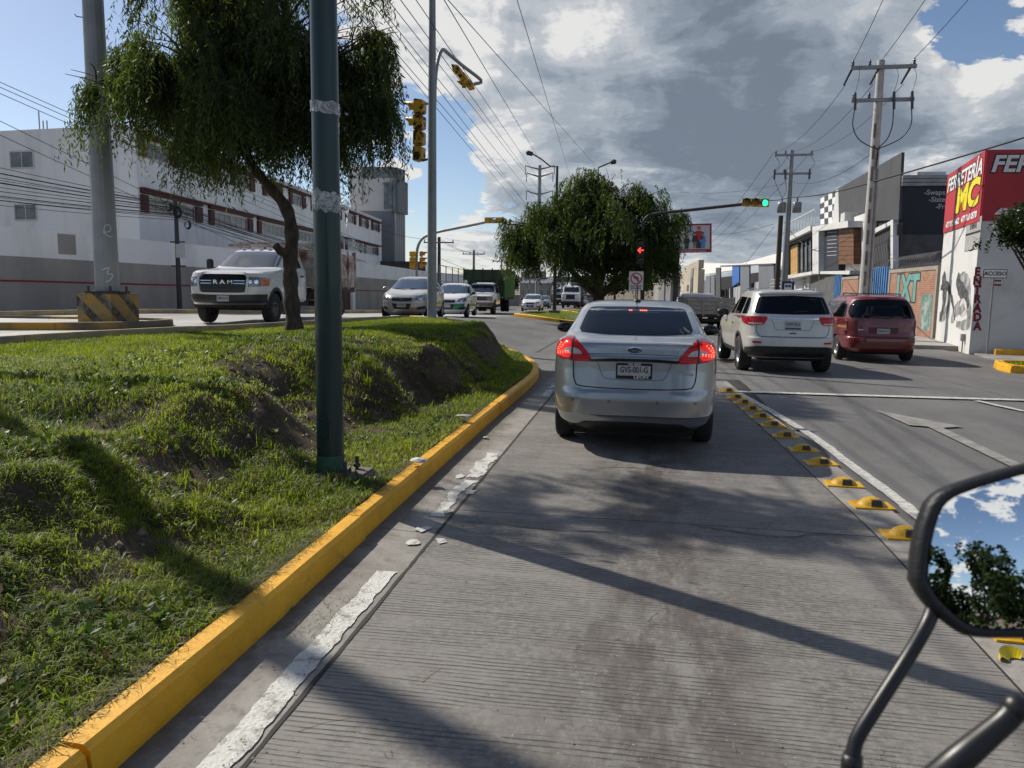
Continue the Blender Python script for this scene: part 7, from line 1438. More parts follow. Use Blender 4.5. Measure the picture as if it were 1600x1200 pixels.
# big grey pole on its striped concrete block
pb = np.array([-13.25, 17.3]); pz_ = Z(*pb)+0.09; root = thing('signal_pylon', 'tall thick grey pole on a yellow and black concrete block at the left', 'pole', (pb[0], pb[1], pz_))
def stripes(nt, p):
    N = NT(nt); tc = N.n('ShaderNodeTexCoord'); w = N.n('ShaderNodeTexWave'); sx_ = N.n('ShaderNodeSeparateXYZ'); N.set(sx_.inputs[0], tc.outputs['Object']); mp = N.n('ShaderNodeCombineXYZ'); N.set(mp.inputs[0], N.math('ADD', N.math('ADD', sx_.outputs[0], sx_.outputs[1]), N.math('MULTIPLY', sx_.outputs[2], 1.1))); N.set(w.inputs['Vector'], mp.outputs[0]); w.inputs['Scale'].default_value = 0.42; w.inputs['Distortion'].default_value = 2.5; w.inputs['Detail'].default_value = 4
    f = N.ramp(w.outputs['Fac'], 0.60, 0.72); col = N.mix(f, (0.36, 0.21, 0.035), (0.03, 0.03, 0.03)); N.set(p.inputs['Base Color'], N.mix(N.ramp(N.noise(4, 9, 0.8, tc.outputs['Object']), 0.42, 0.62), col, (0.20, 0.17, 0.12))); p.inputs['Roughness'].default_value = 0.9; N.set(p.inputs['Normal'], N.bump(N.noise(20, 6, 0.7), 0.6, 0.02))
MB().box((-0.50, -0.50, -0.1), (0.50, 0.50, 0.72), 0.03).build('footing', world_mat('striped_block', stripes), root)
MB().tube([(0, 0, 0.76), (0, 0, 4), (0, 0, 14)], [0.285, 0.26, 0.19], 16, smooth=False).build('shaft', M_POLE, root); MB().box((-0.36, -0.36, 0.72), (0.36, 0.36, 0.78)).build('base_plate', M_DPOLE, root)
for x in (-0.3, 0.3):
    for y in (-0.3, 0.3): MB().tube([(x, y, 0.78), (x, y, 0.90)], 0.03, 8).build('anchor_bolt', M_DPOLE, root)
for v in (20, 70, 230, 270): z = at(140, v, 20.4)[2]-pz_; MB().tube([(-0.17, -0.12, z), (-0.30, -0.2, z), (-0.33, -0.22, z+0.05)], 0.012, 6).build('step_peg', M_DPOLE, root)
for v in (26, 58): z = at(140, v, 20.4)[2]-pz_; MB().tube([(0, 0, z-0.02), (0, 0, z+0.02)], 0.235, 16, smooth=False).build('band', M_DPOLE, root)
M_CHALK = mat('white_spray', (0.55, 0.55, 0.55), rough=0.9)
def cyl_squiggle(pts, r, w):
    vs = []
    Q = resample(pts, 0.02)
    for i, q in enumerate(Q):
        tv = Q[min(i+1, len(Q)-1)]-Q[max(i-1, 0)]; tv /= np.hypot(*tv)+1e-9; n = np.array([-tv[1], tv[0]])*w
        for e in (q+n, q-n): a = math.radians(-70)+e[0]/r; vs.append((math.cos(a)*r, math.sin(a)*r, e[1]))
    MB().add(vs, [(2*i, 2*i+1, 2*i+3, 2*i+2) for i in range(len(Q)-1)]).build('graffiti', M_CHALK, root)
cyl_squiggle([(0.05, 2.2), (0.22, 2.25), (0.2, 2.38), (0.1, 2.36), (0.08, 2.2), (0.2, 2.1), (0.25, 2.12)], 0.285, 0.012); cyl_squiggle([(0.0, 1.3), (0.15, 1.35), (0.1, 1.22), (0.22, 1.18), (0.15, 1.05), (0.05, 1.0)], 0.292, 0.014)

# near signal pole on the crest of the mound
sp = at(675, 495, 21.6)[:2]; sz = float(mound_z(sp[:1], sp[1:2])[0]); root = thing('signal_pole', 'grey signal pole with peeling yellow heads on the median crest', 'traffic signal', (sp[0], sp[1], sz-0.05)); ro = np.array(root.location)
MB().tube([(0, 0, 0.05), (0, 0, 5), (0, 0, 10.5)], [0.135, 0.115, 0.075], 20).build('shaft', M_POLE, root); MB().box((-0.38, -0.35, -0.15), (0.38, 0.35, 0.10), 0.03).build('footing', M_DARKCONC, root)
c = at(656, 204, 21.5)-ro; signal_head(root, c, (0.02, 0, 1), (-1, 0.12, 0), 4, 0.42, M_PEEL, visors=(0, 1), vm=M_SYEL)
for v in (160, 247): p = at(676, v, 21.6)-ro; MB().tube([p, at(660, v+4, 21.5)-ro], 0.03, 6).build('bracket', M_DPOLE, root)
arm = [at(679, 165, 21.6), at(680, 125, 21.7), at(684, 95, 22.0), at(691, 78, 22.2), at(702, 85, 22.8), at(722, 102, 23.8), at(752, 126, 25.2), at(742, 131, 25.0)]; MB().tube([p-ro for p in resample(arm, 0.12)], 0.055, 10).build('arm', M_POLE, root)
a0, a1 = at(712, 103, 23.9)-ro, at(741, 138, 24.8)-ro; signal_head(root, (a0+a1)/2+np.array([-0.05, 0, 0.0]), a1-a0, (-0.9, -0.35, -0.12), 3, 0.34, M_PEEL, visors=(0,), vm=M_SYEL)
# far signal assembly at the crossing
sp = at(651, 478, 46)[:2]; root = thing('signal_pole', 'far signal pole with curved mast arm and two yellow heads behind the beige sedan', 'traffic signal', (sp[0], sp[1], Z(*sp)-0.05)); ro = np.array(root.location)
pts = [ro, at(651, 440, 46), at(651, 400, 46), at(654, 382, 46), at(662, 371, 46), at(676, 365, 45.6), at(690, 361, 45), at(735, 352, 44), at(776, 343, 43)]; MB().tube([np.array(p)-ro for p in resample(pts, 0.3)], 0.085, 10).build('mast', M_POLE, root)
signal_head(root, at(644, 406, 45.7)-ro, (0, 0, 1), (0.25, 1, 0), 3, 0.34, M_SYEL); signal_head(root, at(658, 406, 45.7)-ro, (0, 0, 1), (1, 0.3, 0), 3, 0.34, M_SORANGE); signal_head(root, at(772, 344, 43.2)-ro, (1, 0, 0), (0.25, 1, 0), 3, 0.36, M_SYEL)
# crossing signal on the far island: red arrow and the mast arm with the green light
sp = at(1003, 503, 36.5)[:2]; root = thing('signal_pole', 'island signal with lit red arrow and long mast arm carrying a green light', 'traffic signal', (sp[0], sp[1], Z(*sp)+0.02)); ro = np.array(root.location)
pts = [ro, at(1003, 440, 36.5), at(1003, 370, 36.5), at(1006, 345, 36.5), at(1020, 335, 36.3), at(1080, 328, 36), at(1158, 319.5, 35.5), at(1202, 315, 35.2)]; MB().tube([np.array(p)-ro for p in resample(pts, 0.3)], 0.075, 10).build('mast', M_DPOLE, root)
signal_head(root, at(1181, 317, 35.1)-ro, (-1, -0.03, 0.03), (-0.15, -1, 0), 3, 0.40, M_SYEL, lit={2: M_GREENLIT, 1: M_AMBLENS, 0: M_AMBLENS}, vm=M_BLACKPL)
hd = signal_head(root, at(1001, 393, 33.6)-ro, (0, 0, 1), (-0.05, -1, 0), 3, 0.36, M_BLACKPL); cA = at(1001, 391.5, 33.3)-ro
ux, uy = RT/np.linalg.norm(RT), UP
AR = [(a_*0.8, b_*0.8) for a_, b_ in ((-0.17, 0), (-0.02, 0.16), (0.03, 0.11), (-0.05, 0.03), (0.17, 0.03), (0.17, -0.03), (-0.05, -0.03), (0.03, -0.11), (-0.02, -0.16))]; MB().prism(AR, cA+np.array([0, -0.25, 0]), (1, 0, 0), (0, 0, 1), -0.02).build('red_arrow', M_REDARROW, hd)
MB().tube([at(1003, 420, 36.5)-ro, at(1001, 415, 33.8)-ro], 0.03, 6).build('bracket', M_DPOLE, root)
# no left turn sign
sp = at(992, 500, 33.0)[:2]; root = thing('turn_sign', 'white no left turn sign on a post on the far island', 'sign', (sp[0], sp[1], Z(*sp)+0.02)); zs = at(994, 439, 33)[2]-root.location.z
MB().tube([(0, 0.03, 0), (0, 0.03, zs+0.3)], 0.035, 8).build('post', M_STEEL, root); MB().box((-0.30, -0.02, zs-0.38), (0.30, 0.0, zs+0.40), 0.008).build('board', M_WMET, root)
rg = MB(); n = 32; zc = zs+0.10; rg.add([(0.25*math.cos(6.283*k/n), -0.024, zc+0.25*math.sin(6.283*k/n)) for k in range(n)]+[(0.20*math.cos(6.283*k/n), -0.024, zc+0.20*math.sin(6.283*k/n)) for k in range(n)], [(k, (k+1) % n, n+(k+1) % n, n+k) for k in range(n)]); rg.add([(-0.16, -0.0255, zc+0.12), (-0.12, -0.0255, zc+0.16), (0.16, -0.0255, zc-0.12), (0.12, -0.0255, zc-0.16)], [(0, 1, 2, 3)]); rg.build('red_ring', mat('sign_ring_red', (0.42, 0.02, 0.025), rough=0.5), root)
pa = [(0.05, -0.14), (0.10, -0.14), (0.10, 0.02), (0.05, 0.08), (-0.03, 0.08), (-0.03, 0.13), (-0.14, 0.05), (-0.03, -0.03), (-0.03, 0.03), (0.03, 0.03), (0.05, 0.0)]; MB().add([(x, -0.023, zc+z) for x, z in pa], [(0, 1, 2, 3, 9, 10), (3, 4, 8, 9), (5, 6, 7), ]).build('arrow', M_INK, root)
for k in range(2): text('lettering', ('NO VUELTA', 'IZQUIERDA')[k], 0.085, M_INK, root, (0, -0.024, zs-0.22-0.09*k), (1, 0, 0), (0, 0, 1), extrude=0.001, bold=0.002)
# street lamps
def lamp(label, u, vb, vt, d, arm_px, m=M_DPOLE):
    p = at(u, vb, d)[:2]; r = thing('street_lamp', label, 'street lamp', (p[0], p[1], Z(p[0], min(p[1], 300))+0.05)); o = np.array(r.location); zt_ = at(u, vt, d)[2]-o[2]; MB().tube([(0, 0, 0), (0, 0, zt_)], [0.13, 0.08], 10).build('shaft', m, r); MB().box((-0.35, -0.35, -0.1), (0.35, 0.35, 0.25), 0.03).build('footing', M_DARKCONC, r)
    e = [at(a, b_, d)-o for a, b_ in arm_px]; MB().tube([np.array([0, 0, zt_-0.02])]+e[:-1], 0.05, 8).build('arm', m, r); a, b_ = e[-2], e[-1]; MB().tube([a, a*0.9+b_*0.1, a*0.2+b_*0.8, b_], [0.05, 0.14, 0.16, 0.06], 8).build('lantern', m, r)
lamp('dark street lamp with left arm rising above the large tree', 866, 490, 264, 52, [(860, 260), (845, 248), (833, 241), (822, 238)]); lamp('street lamp with right arm mostly hidden behind the large tree', 928, 496, 280, 50, [(935, 262), (944, 258), (954, 254), (963, 252)])
# utility poles
def insul(b, p, h=0.22): b.lathe([(0.03, 0), (0.06, 0.04), (0.03, 0.08), (0.06, 0.12), (0.03, 0.16), (0.02, h)], 8, 'z', tuple(p))
def upole(name, label, pos, H, r0, r1, m, arms, mx_=None, seg=12):
    r = thing(name, label, 'utility pole', pos); MB().tube([(0, 0, 0), (0, 0, H)], [r0, r1], seg).build('shaft', m, r)
    for z, x0, x1, yv in arms:
        a = MB(); a.box((x0, -0.06-r1*0, z-0.06), (x1, 0.06, z+0.06)); ob = a.build('crossarm', mx_ or M_STEEL, r); ob.location = (0, -r1*0.6-0.05, 0); ob.rotation_euler.z = yv
        for x in (x0+0.08, (x0+x1)*0.5-0.45, x1-0.08): i_ = MB(); insul(i_, (x, 0, z+0.06)); q = i_.build('insulator', M_CERAM, r); q.location = (0, -r1*0.6-0.05, 0); q.rotation_euler.z = yv
    return r
P1 = on_y(1354, 420, 30.4)[:2]; z1_ = Z(*P1)+0.1; H1 = on_y(1364, 95, 30.4)[2]-z1_; zA = on_y(1362, 107, 30.4)[2]-z1_; zB = on_y(1360, 158, 30.4)[2]-z1_
U1 = upole('utility_pole', 'pale concrete utility pole with two crossarms beside the brick wall', (P1[0], P1[1], z1_), H1, 0.24, 0.13, M_CPOLE, ((zA, -1.05, 1.15, 0.0), (zB, -0.95, 1.15, 0.0)), seg=8)
for x in (-0.85, 0.45, 1.05):
    b = MB().tube([(x, -0.2, zB+0.25), (x+0.02, -0.26, zB-0.35)], 0.05, 8); b.build('fuse_cutout', M_CERAM, U1); MB().tube(resample([(x, -0.26, zB-0.35), (x*1.02, -0.25, zB-0.9), (x*0.75, -0.22, zB-1.35), (x*0.25, -0.2, zB-1.62), (0.05, -0.2, zB-1.75), (0.02, -0.2, zB-2.4)], 0.1), 0.018, 6).build('drop_cable', M_WIRE, U1)
    MB().tube(resample([(x, -0.2, zB+0.25), (x+0.1, -0.2, zB+0.8), (x*0.9, -0.15, zA+0.1)], 0.1), 0.008, 5).build('jumper', M_WIRE, U1)
MB().tube([(0.1, -0.2, 0.3), (0.1, -0.17, zB-2.4)], 0.045, 8).build('conduit', M_STEEL, U1)
for x in (-1.0, -0.1, 0.95): MB().tube([(x, -0.1, zA-0.05), (x-0.12, 0.4, zA-0.45)], [0.045, 0.035], 8).build('strain_insulator', M_CERAM, U1)
for k in range(9): MB().box((-0.14, -0.245+0.008*k, 1.2+k*0.75), (-0.05, -0.18, 1.7+k*0.75)).build('step_recess_shade', M_DARKCONC, U1)  # dark plates on the shaft paint the shade of step recesses, none cut
P2 = on_y(1222, 500, 47.0)[:2]; z2_ = Z(*P2)+0.05; hz = lambda v: on_y(1222, v, 47.0)[2]-z2_
U2 = upole('utility_pole', 'grey utility pole carrying two transformers behind the suv', (P2[0], P2[1], z2_), hz(235), 0.21, 0.12, M_STEEL, ((hz(243), -0.95, 1.15, 0.0), (hz(272), -0.95, 1.1, 0.0)))
for x in (-0.42, 0.42): MB().lathe([(0.001, 0), (0.24, 0), (0.25, 0.5), (0.22, 0.58), (0.001, 0.6)], 18, 'z', (x, -0.25, hz(333))).tube([(x, -0.25, hz(318)), (x, -0.25, hz(309))], 0.05, 8).build('transformer', M_STEEL, U2)
for x in (-0.9, -0.3, 1.0): MB().tube([(x, -0.15, hz(266)), (x, -0.2, hz(281))], 0.06, 8).build('fuse_cutout', M_CERAM, U2); MB().tube(resample([(x, -0.15, hz(245)), (x+0.25, -0.15, hz(256)), (x, -0.15, hz(268))], 0.15), 0.012, 5).build('jumper', M_WIRE, U2); MB().tube(resample([(x, -0.2, hz(281)), (x*0.7, -0.2, hz(298)), (0.42*(1 if x > 0 else -1), -0.25, hz(310))], 0.15), 0.012, 5).build('jumper', M_WIRE, U2)
P3_ = on_y(1211, 500, 46.0)[:2]; upole('timber_pole', 'short dark timber pole standing beside the transformer pole', (P3_[0], P3_[1], z2_), on_y(1209, 337, 46)[2]-z2_, 0.15, 0.13, M_WPOLE, ())
for u, vt, d, lab in ((740, 391, 95, 'far double concrete utility pole behind the dark lorry'), (783, 404, 125, 'far utility pole right of the dark lorry'), (686, 371, 70, 'dark utility pole just right of the near signal pole')):
    p = at(u, 460, d)[:2]; z_g = Z(p[0], min(p[1], 300)); Hh = at(u, vt, d)[2]-z_g; upole('utility_pole', lab, (p[0], p[1], z_g), Hh, 0.2, 0.14, M_STEEL if u != 686 else M_DPOLE, ((Hh-0.5, -1.4, 1.4, 0.0),), seg=8)
# steel transmission monopole
p = at(840, 460, 112)[:2]; root = thing('transmission_pole', 'tall steel transmission pole with three pairs of arms left of the large tree', 'pylon', (p[0], p[1], -0.8)); zq = lambda v: at(840, v, 112)[2]+0.8
MB().tube([(0, 0, 0), (0, 0, zq(262))], [0.42, 0.22], 12).build('shaft', M_STEEL, root)
for v, w in ((264, 2.1), (275, 1.9), (302, 1.9), (327, 1.9)):
    for sg in (-1, 1): MB().tube([(0, 0, zq(v)-0.4), (sg*w*0.6, 0, zq(v)-0.1), (sg*w, 0, zq(v)+0.15)], [0.13, 0.09, 0.06], 8).build('arm', M_STEEL, root); MB().tube([(sg*w, 0, zq(v)+0.1), (sg*w, 0, zq(v)-1.1)], 0.06, 6).build('insulator', M_CERAM, root)
# telephone pole with banner on the left pavement
TP = at(281, 484, 33.0)[:2]; tz = Z(*TP)+0.08; root = thing('telephone_pole', 'thin telephone pole with cable coils and a white banner before the white building', 'utility pole', (TP[0], TP[1], tz)); tq = lambda v: at(280, v, 33)[2]-tz
MB().tube([(0, 0, 0), (0, 0, tq(314))], [0.11, 0.08], 10).build('shaft', M_DPOLE, root); MB().box((-0.02, -0.10, tq(403)), (0.42, -0.085, tq(382))).build('banner', M_WMET, root); 
for v in (379, 416): MB().box((-0.25, -0.11, tq(v)-0.03), (0.42, -0.08, tq(v)+0.03)).build('bracket', M_DPOLE, root)
MB().tube([(0, 0, tq(397)), (0, 0, tq(386))], 0.103, 10).build('yellow_tag', M_SYEL, root)
def coil(parent, c, r, name='cable_coil'):
    b = MB()
    for k in range(5): rr = r*(0.85+0.06*k); b.tube([(c[0]+rr*math.cos(a)*0.8, c[1]+0.02*k, c[2]+rr*math.sin(a)) for a in np.linspace(0, 6.3, 20)], 0.014, 5, caps=False)
    return b.build(name, M_WIRE, parent)
coil(root, (-0.3, -0.1, tq(326)), 0.15); coil(root, (0.12, -0.15, tq(334)), 0.22); coil(root, (0.55, -0.1, tq(353)), 0.16)
MB().box((-0.16, -0.2, tq(330)), (0.05, -0.08, tq(322))).build('junction_box', M_BLACKPL, root); MB().tube([(0.55, -0.1, tq(349)), (0.5, -0.1, tq(335))], 0.01, 5).build('coil_tie', M_WIRE, root)

# ------------------------------------------------------------------ overhead wires
def wire(a, b, sag, r, label, group, name='overhead_wire', n=18):
    a, b = np.array(a, float), np.array(b, float); pts = [a*(1-t)+b*t-np.array([0, 0, 4*sag*t*(1-t)]) for t in np.linspace(0, 1, n)]; o = MB().tube(pts, r, 5, caps=False).build(name, M_WIRE); return tag(o, label, 'wire', group)
G1 = 'power lines overhead'
for (u0, d0), (u1, v1, d1) in (((540, 16), (836, 352, 110)), ((548, 16), (840, 340, 110)), ((578, 17), (850, 356, 110)), ((584, 17), (852, 330, 110)), ((606, 18), (858, 318, 110)), ((650, 18), (857, 302, 110)), ((694, 19), (858, 275, 110)), ((700, 20), (930, 258, 110)), ((808, 24), (892, 280, 110)), ((626, 17), (846, 300, 110))):
    a = at(u0, 0, d0); b = at(u1, v1, d1); a2 = a+(a-b)*0.25; k_ = sorted((540, 548, 578, 584, 606, 650, 694, 700, 808, 626)).index(u0); wire(a2, b, 0.0, 0.011 if d0 < 19 else 0.013, ('leftmost', 'second from left', 'third from left', 'fourth from left', 'fifth from left', 'fifth from right', 'fourth from right', 'third from right', 'second from right', 'rightmost')[k_]+' of the power lines running from the top edge toward the far pylon', G1, n=6)
G2 = 'cables bundled past the left pole'
tpt = np.array([TP[0], TP[1], tz])
for i, (v0, v1, r) in enumerate([(243, 319, 0.011), (252, 321, 0.012), (258, 323, 0.015), (264, 324, 0.012), (271, 326, 0.010), (278, 327, 0.017), (284, 329, 0.011), (290, 331, 0.010), (295, 333, 0.013), (301, 336, 0.017), (307, 338, 0.013), (312, 341, 0.011), (318, 345, 0.010), (269, 321, 0.009), (287, 330, 0.009), (304, 337, 0.009)]):
    a = at(-140, v0-24, 23.5); e = tpt+np.array([-0.05+0.1*math.sin(i), -0.1, tq(v1)]); wire(a+(a-e)*0.8, e, 0.22+0.05*math.sin(i*2.1), r, 'dark cable in the bundle strung past the thick grey pole to the telephone pole', G2)
    f = at(560+i*4, 404+i*1.6, 74); wire(e, f, 0.30+0.12*math.sin(i*1.3), r, 'dark cable strung along the white building front behind the pepper tree', 'cables along the white building')
for i, (va, vb, ub) in enumerate(((128, 235, 285), (136, 242, 285), (146, 250, 285), (186, 300, 240), (210, 305, 240))):
    wire(at(-60, va-30, 24)*1.3-at(ub+300, vb+150, 70)*0.3, at(ub+300, vb+150, 70), 0.1, 0.012, ('topmost', 'second from top', 'third from top', 'fourth from top', 'lowest')[i]+' of the high cables crossing before the white building roofline', 'high cables at the left')
aa = np.array([P2[0], P2[1], 0])+np.array([0, -0.2, hz(309)+z2_]); bb = np.array([P1[0], P1[1], 0])+np.array([0, -0.25, on_y(1357, 285, 30.4)[2]]); cc_ = at(1640, 195, 19.5); cc_ = cc_+(cc_-bb)*1.2
wire(aa, bb, 0.15, 0.028, 'thick black cable between the transformer pole and concrete pole', None); wire(bb, cc_, 0.12, 0.028, 'thick black cable from the concrete pole to the upper right edge', None); wire(at(1203, 313, 35.2), aa, 0.05, 0.02, 'thin cable between the green signal and the transformer pole', None)
wire(at(1060, 300, 60), np.array([P2[0], P2[1], hz(285)+z2_]), 0.3, 0.012, 'thin cable from the large tree to the transformer pole', None); wire(np.array([P2[0], P2[1], hz(283)+z2_]), np.array([P1[0]-0.1, P1[1], on_y(1352, 240, 30.4)[2]]), 0.5, 0.012, 'thin service cable rising from the transformer pole to the concrete pole', None)
for i, x in enumerate((-0.95, 0.0, 1.05)):
    e1 = np.array([P1[0]+x-0.12, P1[1]+0.4, z1_+zA-0.45]); e2 = np.array([P2[0]+x, P2[1], z2_+hz(243)+0.2]); wire(e1, e2, 0.5, 0.011, ('left', 'middle', 'right')[i]+' sagging power line between the concrete pole and transformer pole crossarms', 'power lines on the right')
    wire(np.array([P1[0]+x, P1[1]-0.1, z1_+zA+0.25]), at(1400+i*75, -60, 21)*2.4-np.array([P1[0]+x, P1[1]-0.1, z1_+zA+0.25])*1.4, 0.3, 0.011, ('left', 'middle', 'right')[i]+' power line rising from the concrete pole crossarm out of the top right', 'power lines leaving at top right'); wire(e2, at(1070+10*i, 395, 120), 1.2, 0.014, ('left', 'middle', 'right')[i]+' power line from the transformer pole down the far street', 'power lines down the right street')
wire(at(1209, 350, 46), at(1112, 366, 75), 0.2, 0.015, 'thin cable from the timber pole to the billboard', None); wire(at(1209, 355, 46), at(1165, 412, 60), 0.0, 0.014, 'guy wire slanting down from the timber pole', None)
wire(at(1225, 347, 47), at(1300, 395, 38), 0.5, 0.022, 'slack black service cable hanging to the timber shop', None); wire(at(1310, 393, 38), bb-np.array([0, 0, 3.4]), 0.15, 0.018, 'slack black service cable from the timber shop to the concrete pole', None)
for i, (u0, v0, d0, u1, v1, d1) in enumerate(((686, 374, 70, 742, 394, 95), (690, 374, 70, 747, 394, 95), (738, 394, 95, 781, 407, 125), (745, 394, 95, 787, 407, 125), (560, 345, 60, 686, 374, 70), (690, 415, 70, 790, 440, 125), (690, 405, 70, 800, 436, 125), (783, 407, 125, 840, 440, 170))): wire(at(u0, v0, d0), at(u1, v1, d1), 0.4, 0.016, 'thin far cable strung between the distant utility poles on the left', 'far cables on the left')

# ------------------------------------------------------------------ billboard and small signs
BD = 72; p = at(1054, 470, BD)[:2]; root = thing('billboard', 'red framed billboard with people printed on it, on a black mast', 'billboard', (p[0], p[1], Z(*p)-0.1)); ro = np.array(root.location); F8 = Face(at(1008, 450, BD), at(1112, 450, BD), (0, -1)); q8 = lambda u, v: F8.st(u, v)
def bp(nm, m, pts, o0, o1): return rel(fix(F8.poly(MB(), [q8(*x) for x in pts], o0, o1).build(nm, m, root)), root)
MB().tube([(0, 0, 0), (0, 0, at(1054, 395, BD)[2]-ro[2])], 0.32, 12).build('mast', M_DPOLE, root); bp('frame', mat('billboard_red', (0.30, 0.012, 0.03), rough=0.5), [(1008, 351), (1112, 349), (1112, 394), (1008, 396)], -0.4, 0); bp('poster', mat('poster_white', (0.46, 0.46, 0.47), rough=0.6), [(1011, 354), (1109, 352), (1109, 389), (1011, 391)], 0.004, 0.02)
def fig(u, v0, h, top, low, hair):          # flat printed figure: head, hair, torso, legs
    w = h*0.16; bp('print_legs', low, [(u-w, v0-h*0.42), (u+w, v0-h*0.42), (u+w*0.8, v0), (u-w*0.8, v0)], 0.021, 0.024); bp('print_torso', top, [(u-w*0.9, v0-h*0.80), (u+w*0.9, v0-h*0.80), (u+w*1.35, v0-h*0.40), (u-w*1.35, v0-h*0.40)], 0.025, 0.028)
    bp('print_head', mat('print_skin', (0.36, 0.22, 0.15), rough=0.6), [(u+w*0.5*math.cos(a), v0-h*0.89+h*0.075*math.sin(a)) for a in np.arange(0, 6.2, 0.6)], 0.029, 0.031); bp('print_hair', hair, [(u-w*0.6, v0-h*0.89), (u-w*0.5, v0-h*1.0), (u+w*0.5, v0-h*1.0), (u+w*0.6, v0-h*0.89), (u+w*0.3, v0-h*0.93), (u-w*0.3, v0-h*0.93)], 0.032, 0.034)
PB, PR, PW_, PD = mat('print_navy', (0.02, 0.03, 0.06), rough=0.6), mat('print_red', (0.42, 0.02, 0.03), rough=0.6), mat('print_blue', (0.10, 0.24, 0.50), rough=0.6), mat('print_dark', (0.02, 0.016, 0.014), rough=0.6)
fig(1092, 388, 34, PR, PB, PR); fig(1086, 388, 25, PB, mat('print_skin', (0.36, 0.22, 0.15)), PD); fig(1098, 388, 25, PW_, PW_, PD); fig(1073, 389, 22, PD, PB, PD)
rel(F8.text('lettering', 'Ven y conoce nuestros planes para tu familia', 0.20, M_LW, root, F8.L*0.6, q8(1070, 392)[1], 0.004, extrude=0.001), root)
b2 = thing('number_board', 'pale board numbered 91 half hidden by the large tree', 'sign', at(1044, 470, 68)); F9 = Face(at(1034, 450, 68), at(1051, 450, 68), (0, -1)); z9 = lambda v: at(1042, v, 68)[2]; rel(fix(F9.slab(MB(), 0, F9.L, z9(412), z9(398), -0.1, 0).build('board', MATS['poster_white'], b2)), b2); rel(F9.text('lettering', '91', 0.62, M_INK, b2, F9.L*0.62, z9(404), 0.005, bold=0.02, extrude=0.001), b2); p = F9.p(F9.L*0.3, 0, -0.08); rel(MB().tube([(p[0], p[1], -0.8), (p[0], p[1], z9(412))], 0.08, 8).build('post', M_STEEL, b2), b2)
sp = on_y(1227, 520, 29.5)[:2]; root = thing('bus_stop_sign', 'blue bus stop sign above the white suv roof', 'sign', (sp[0], sp[1], Z(*sp)-0.02)); zs = on_y(1227, 448, 29.5)[2]-root.location.z
MB().tube([(0, 0.03, 0), (0, 0.03, zs+0.3)], 0.03, 8).build('post', M_STEEL, root); MB().box((-0.22, -0.015, zs-0.2), (0.22, 0.0, zs+0.2)).build('board', MATS['dark_blue'], root)
for a in ((-0.13, -0.12, 0.13, -0.02), (-0.13, 0.07, 0.13, 0.12), (-0.13, -0.02, -0.10, 0.07), (0.10, -0.02, 0.13, 0.07), (-0.012, -0.02, 0.012, 0.07), (-0.11, -0.16, -0.05, -0.12), (0.05, -0.16, 0.11, -0.12)): MB().box((a[0], -0.019, zs+a[1]), (a[2], -0.0155, zs+a[3])).build('bus_symbol', M_LW, root)

# ------------------------------------------------------------------ dome studs between the lanes
M_DOME = mat('yellow_stud_paint', (0.70, 0.39, 0.006), (0.56, 0.28, 0.006), 9, rough=0.45, bump=0.3, lo=0.4, hi=0.7); M_REFL = mat('stud_reflector', (0.05, 0.035, 0.02), rough=0.25)
def dome_meshes():
    b = MB(); nx, ny = 22, 16; vs = []; W_, D_ = 0.145, 0.10
    for j in range(ny+1):
        for i in range(nx+1):
            x, y = -1+2*i/nx, -1+2*j/ny; r2 = (x/0.72)**2+(y/0.82)**2; h = 0.010+0.060*max(0, 1-r2)**0.62; vs.append((x*W_, y*D_, h))
    fs = [(j*(nx+1)+i, j*(nx+1)+i+1, (j+1)*(nx+1)+i+1, (j+1)*(nx+1)+i) for j in range(ny) for i in range(nx)]; b.add(vs, fs, True); b.box((-W_-0.004, -D_-0.004, 0.0), (W_+0.004, D_+0.004, 0.0115)); me = bpy.data.meshes.new('stud'); me.from_pydata(b.v, [], b.f); me.polygons.foreach_set('use_smooth', b.sm); me.materials.append(M_DOME)
    r = MB(); r.add([(-0.03, -0.086, 0.018), (0.055, -0.086, 0.018), (0.05, -0.066, 0.060), (-0.02, -0.066, 0.060), (-0.03, -0.05, 0.018), (0.055, -0.05, 0.018), (0.05, -0.03, 0.060), (-0.02, -0.03, 0.060)], [(0, 1, 2, 3), (1, 5, 6, 2), (0, 3, 7, 4), (3, 2, 6, 7)]); m2 = bpy.data.meshes.new('reflector'); m2.from_pydata(r.v, [], r.f); m2.materials.append(M_REFL); return me, m2
dm, dr_ = dome_meshes()
DX = [(1.86, 3.95), (1.83, 4.72), (1.80, 5.49), (1.78, 6.23), (1.73, 6.89), (1.71, 7.71), (1.67, 8.33), (1.62, 9.08), (1.58, 9.79), (1.53, 10.4), (1.50, 11.06), (1.46, 11.66), (1.41, 12.19), (1.36, 12.94)]
ORD = ('nearest', 'second nearest', 'third nearest', 'fourth nearest', 'fifth nearest', 'sixth nearest', 'seventh nearest', 'eighth nearest', 'ninth nearest', 'tenth nearest', 'fourth farthest', 'third farthest', 'second farthest', 'farthest')
for i, (x, y) in enumerate(DX):
    s = thing('dome_stud', ORD[i]+' of the yellow dome studs along the white lane line', 'road stud', (x, y, -0.002), random.uniform(-0.12, 0.12), 'yellow dome studs'); obj('dome', dm, s); obj('reflector', dr_, s); s.scale = (1, 1, random.uniform(0.9, 1.08))
c = on_z(1577, 1028, 0.0); s = thing('stud_fragment', 'broken piece of yellow dome stud lying on the lane beside the mirror', 'road stud', (c[0], c[1], 0.004), 0.5); fv = []; n = 9
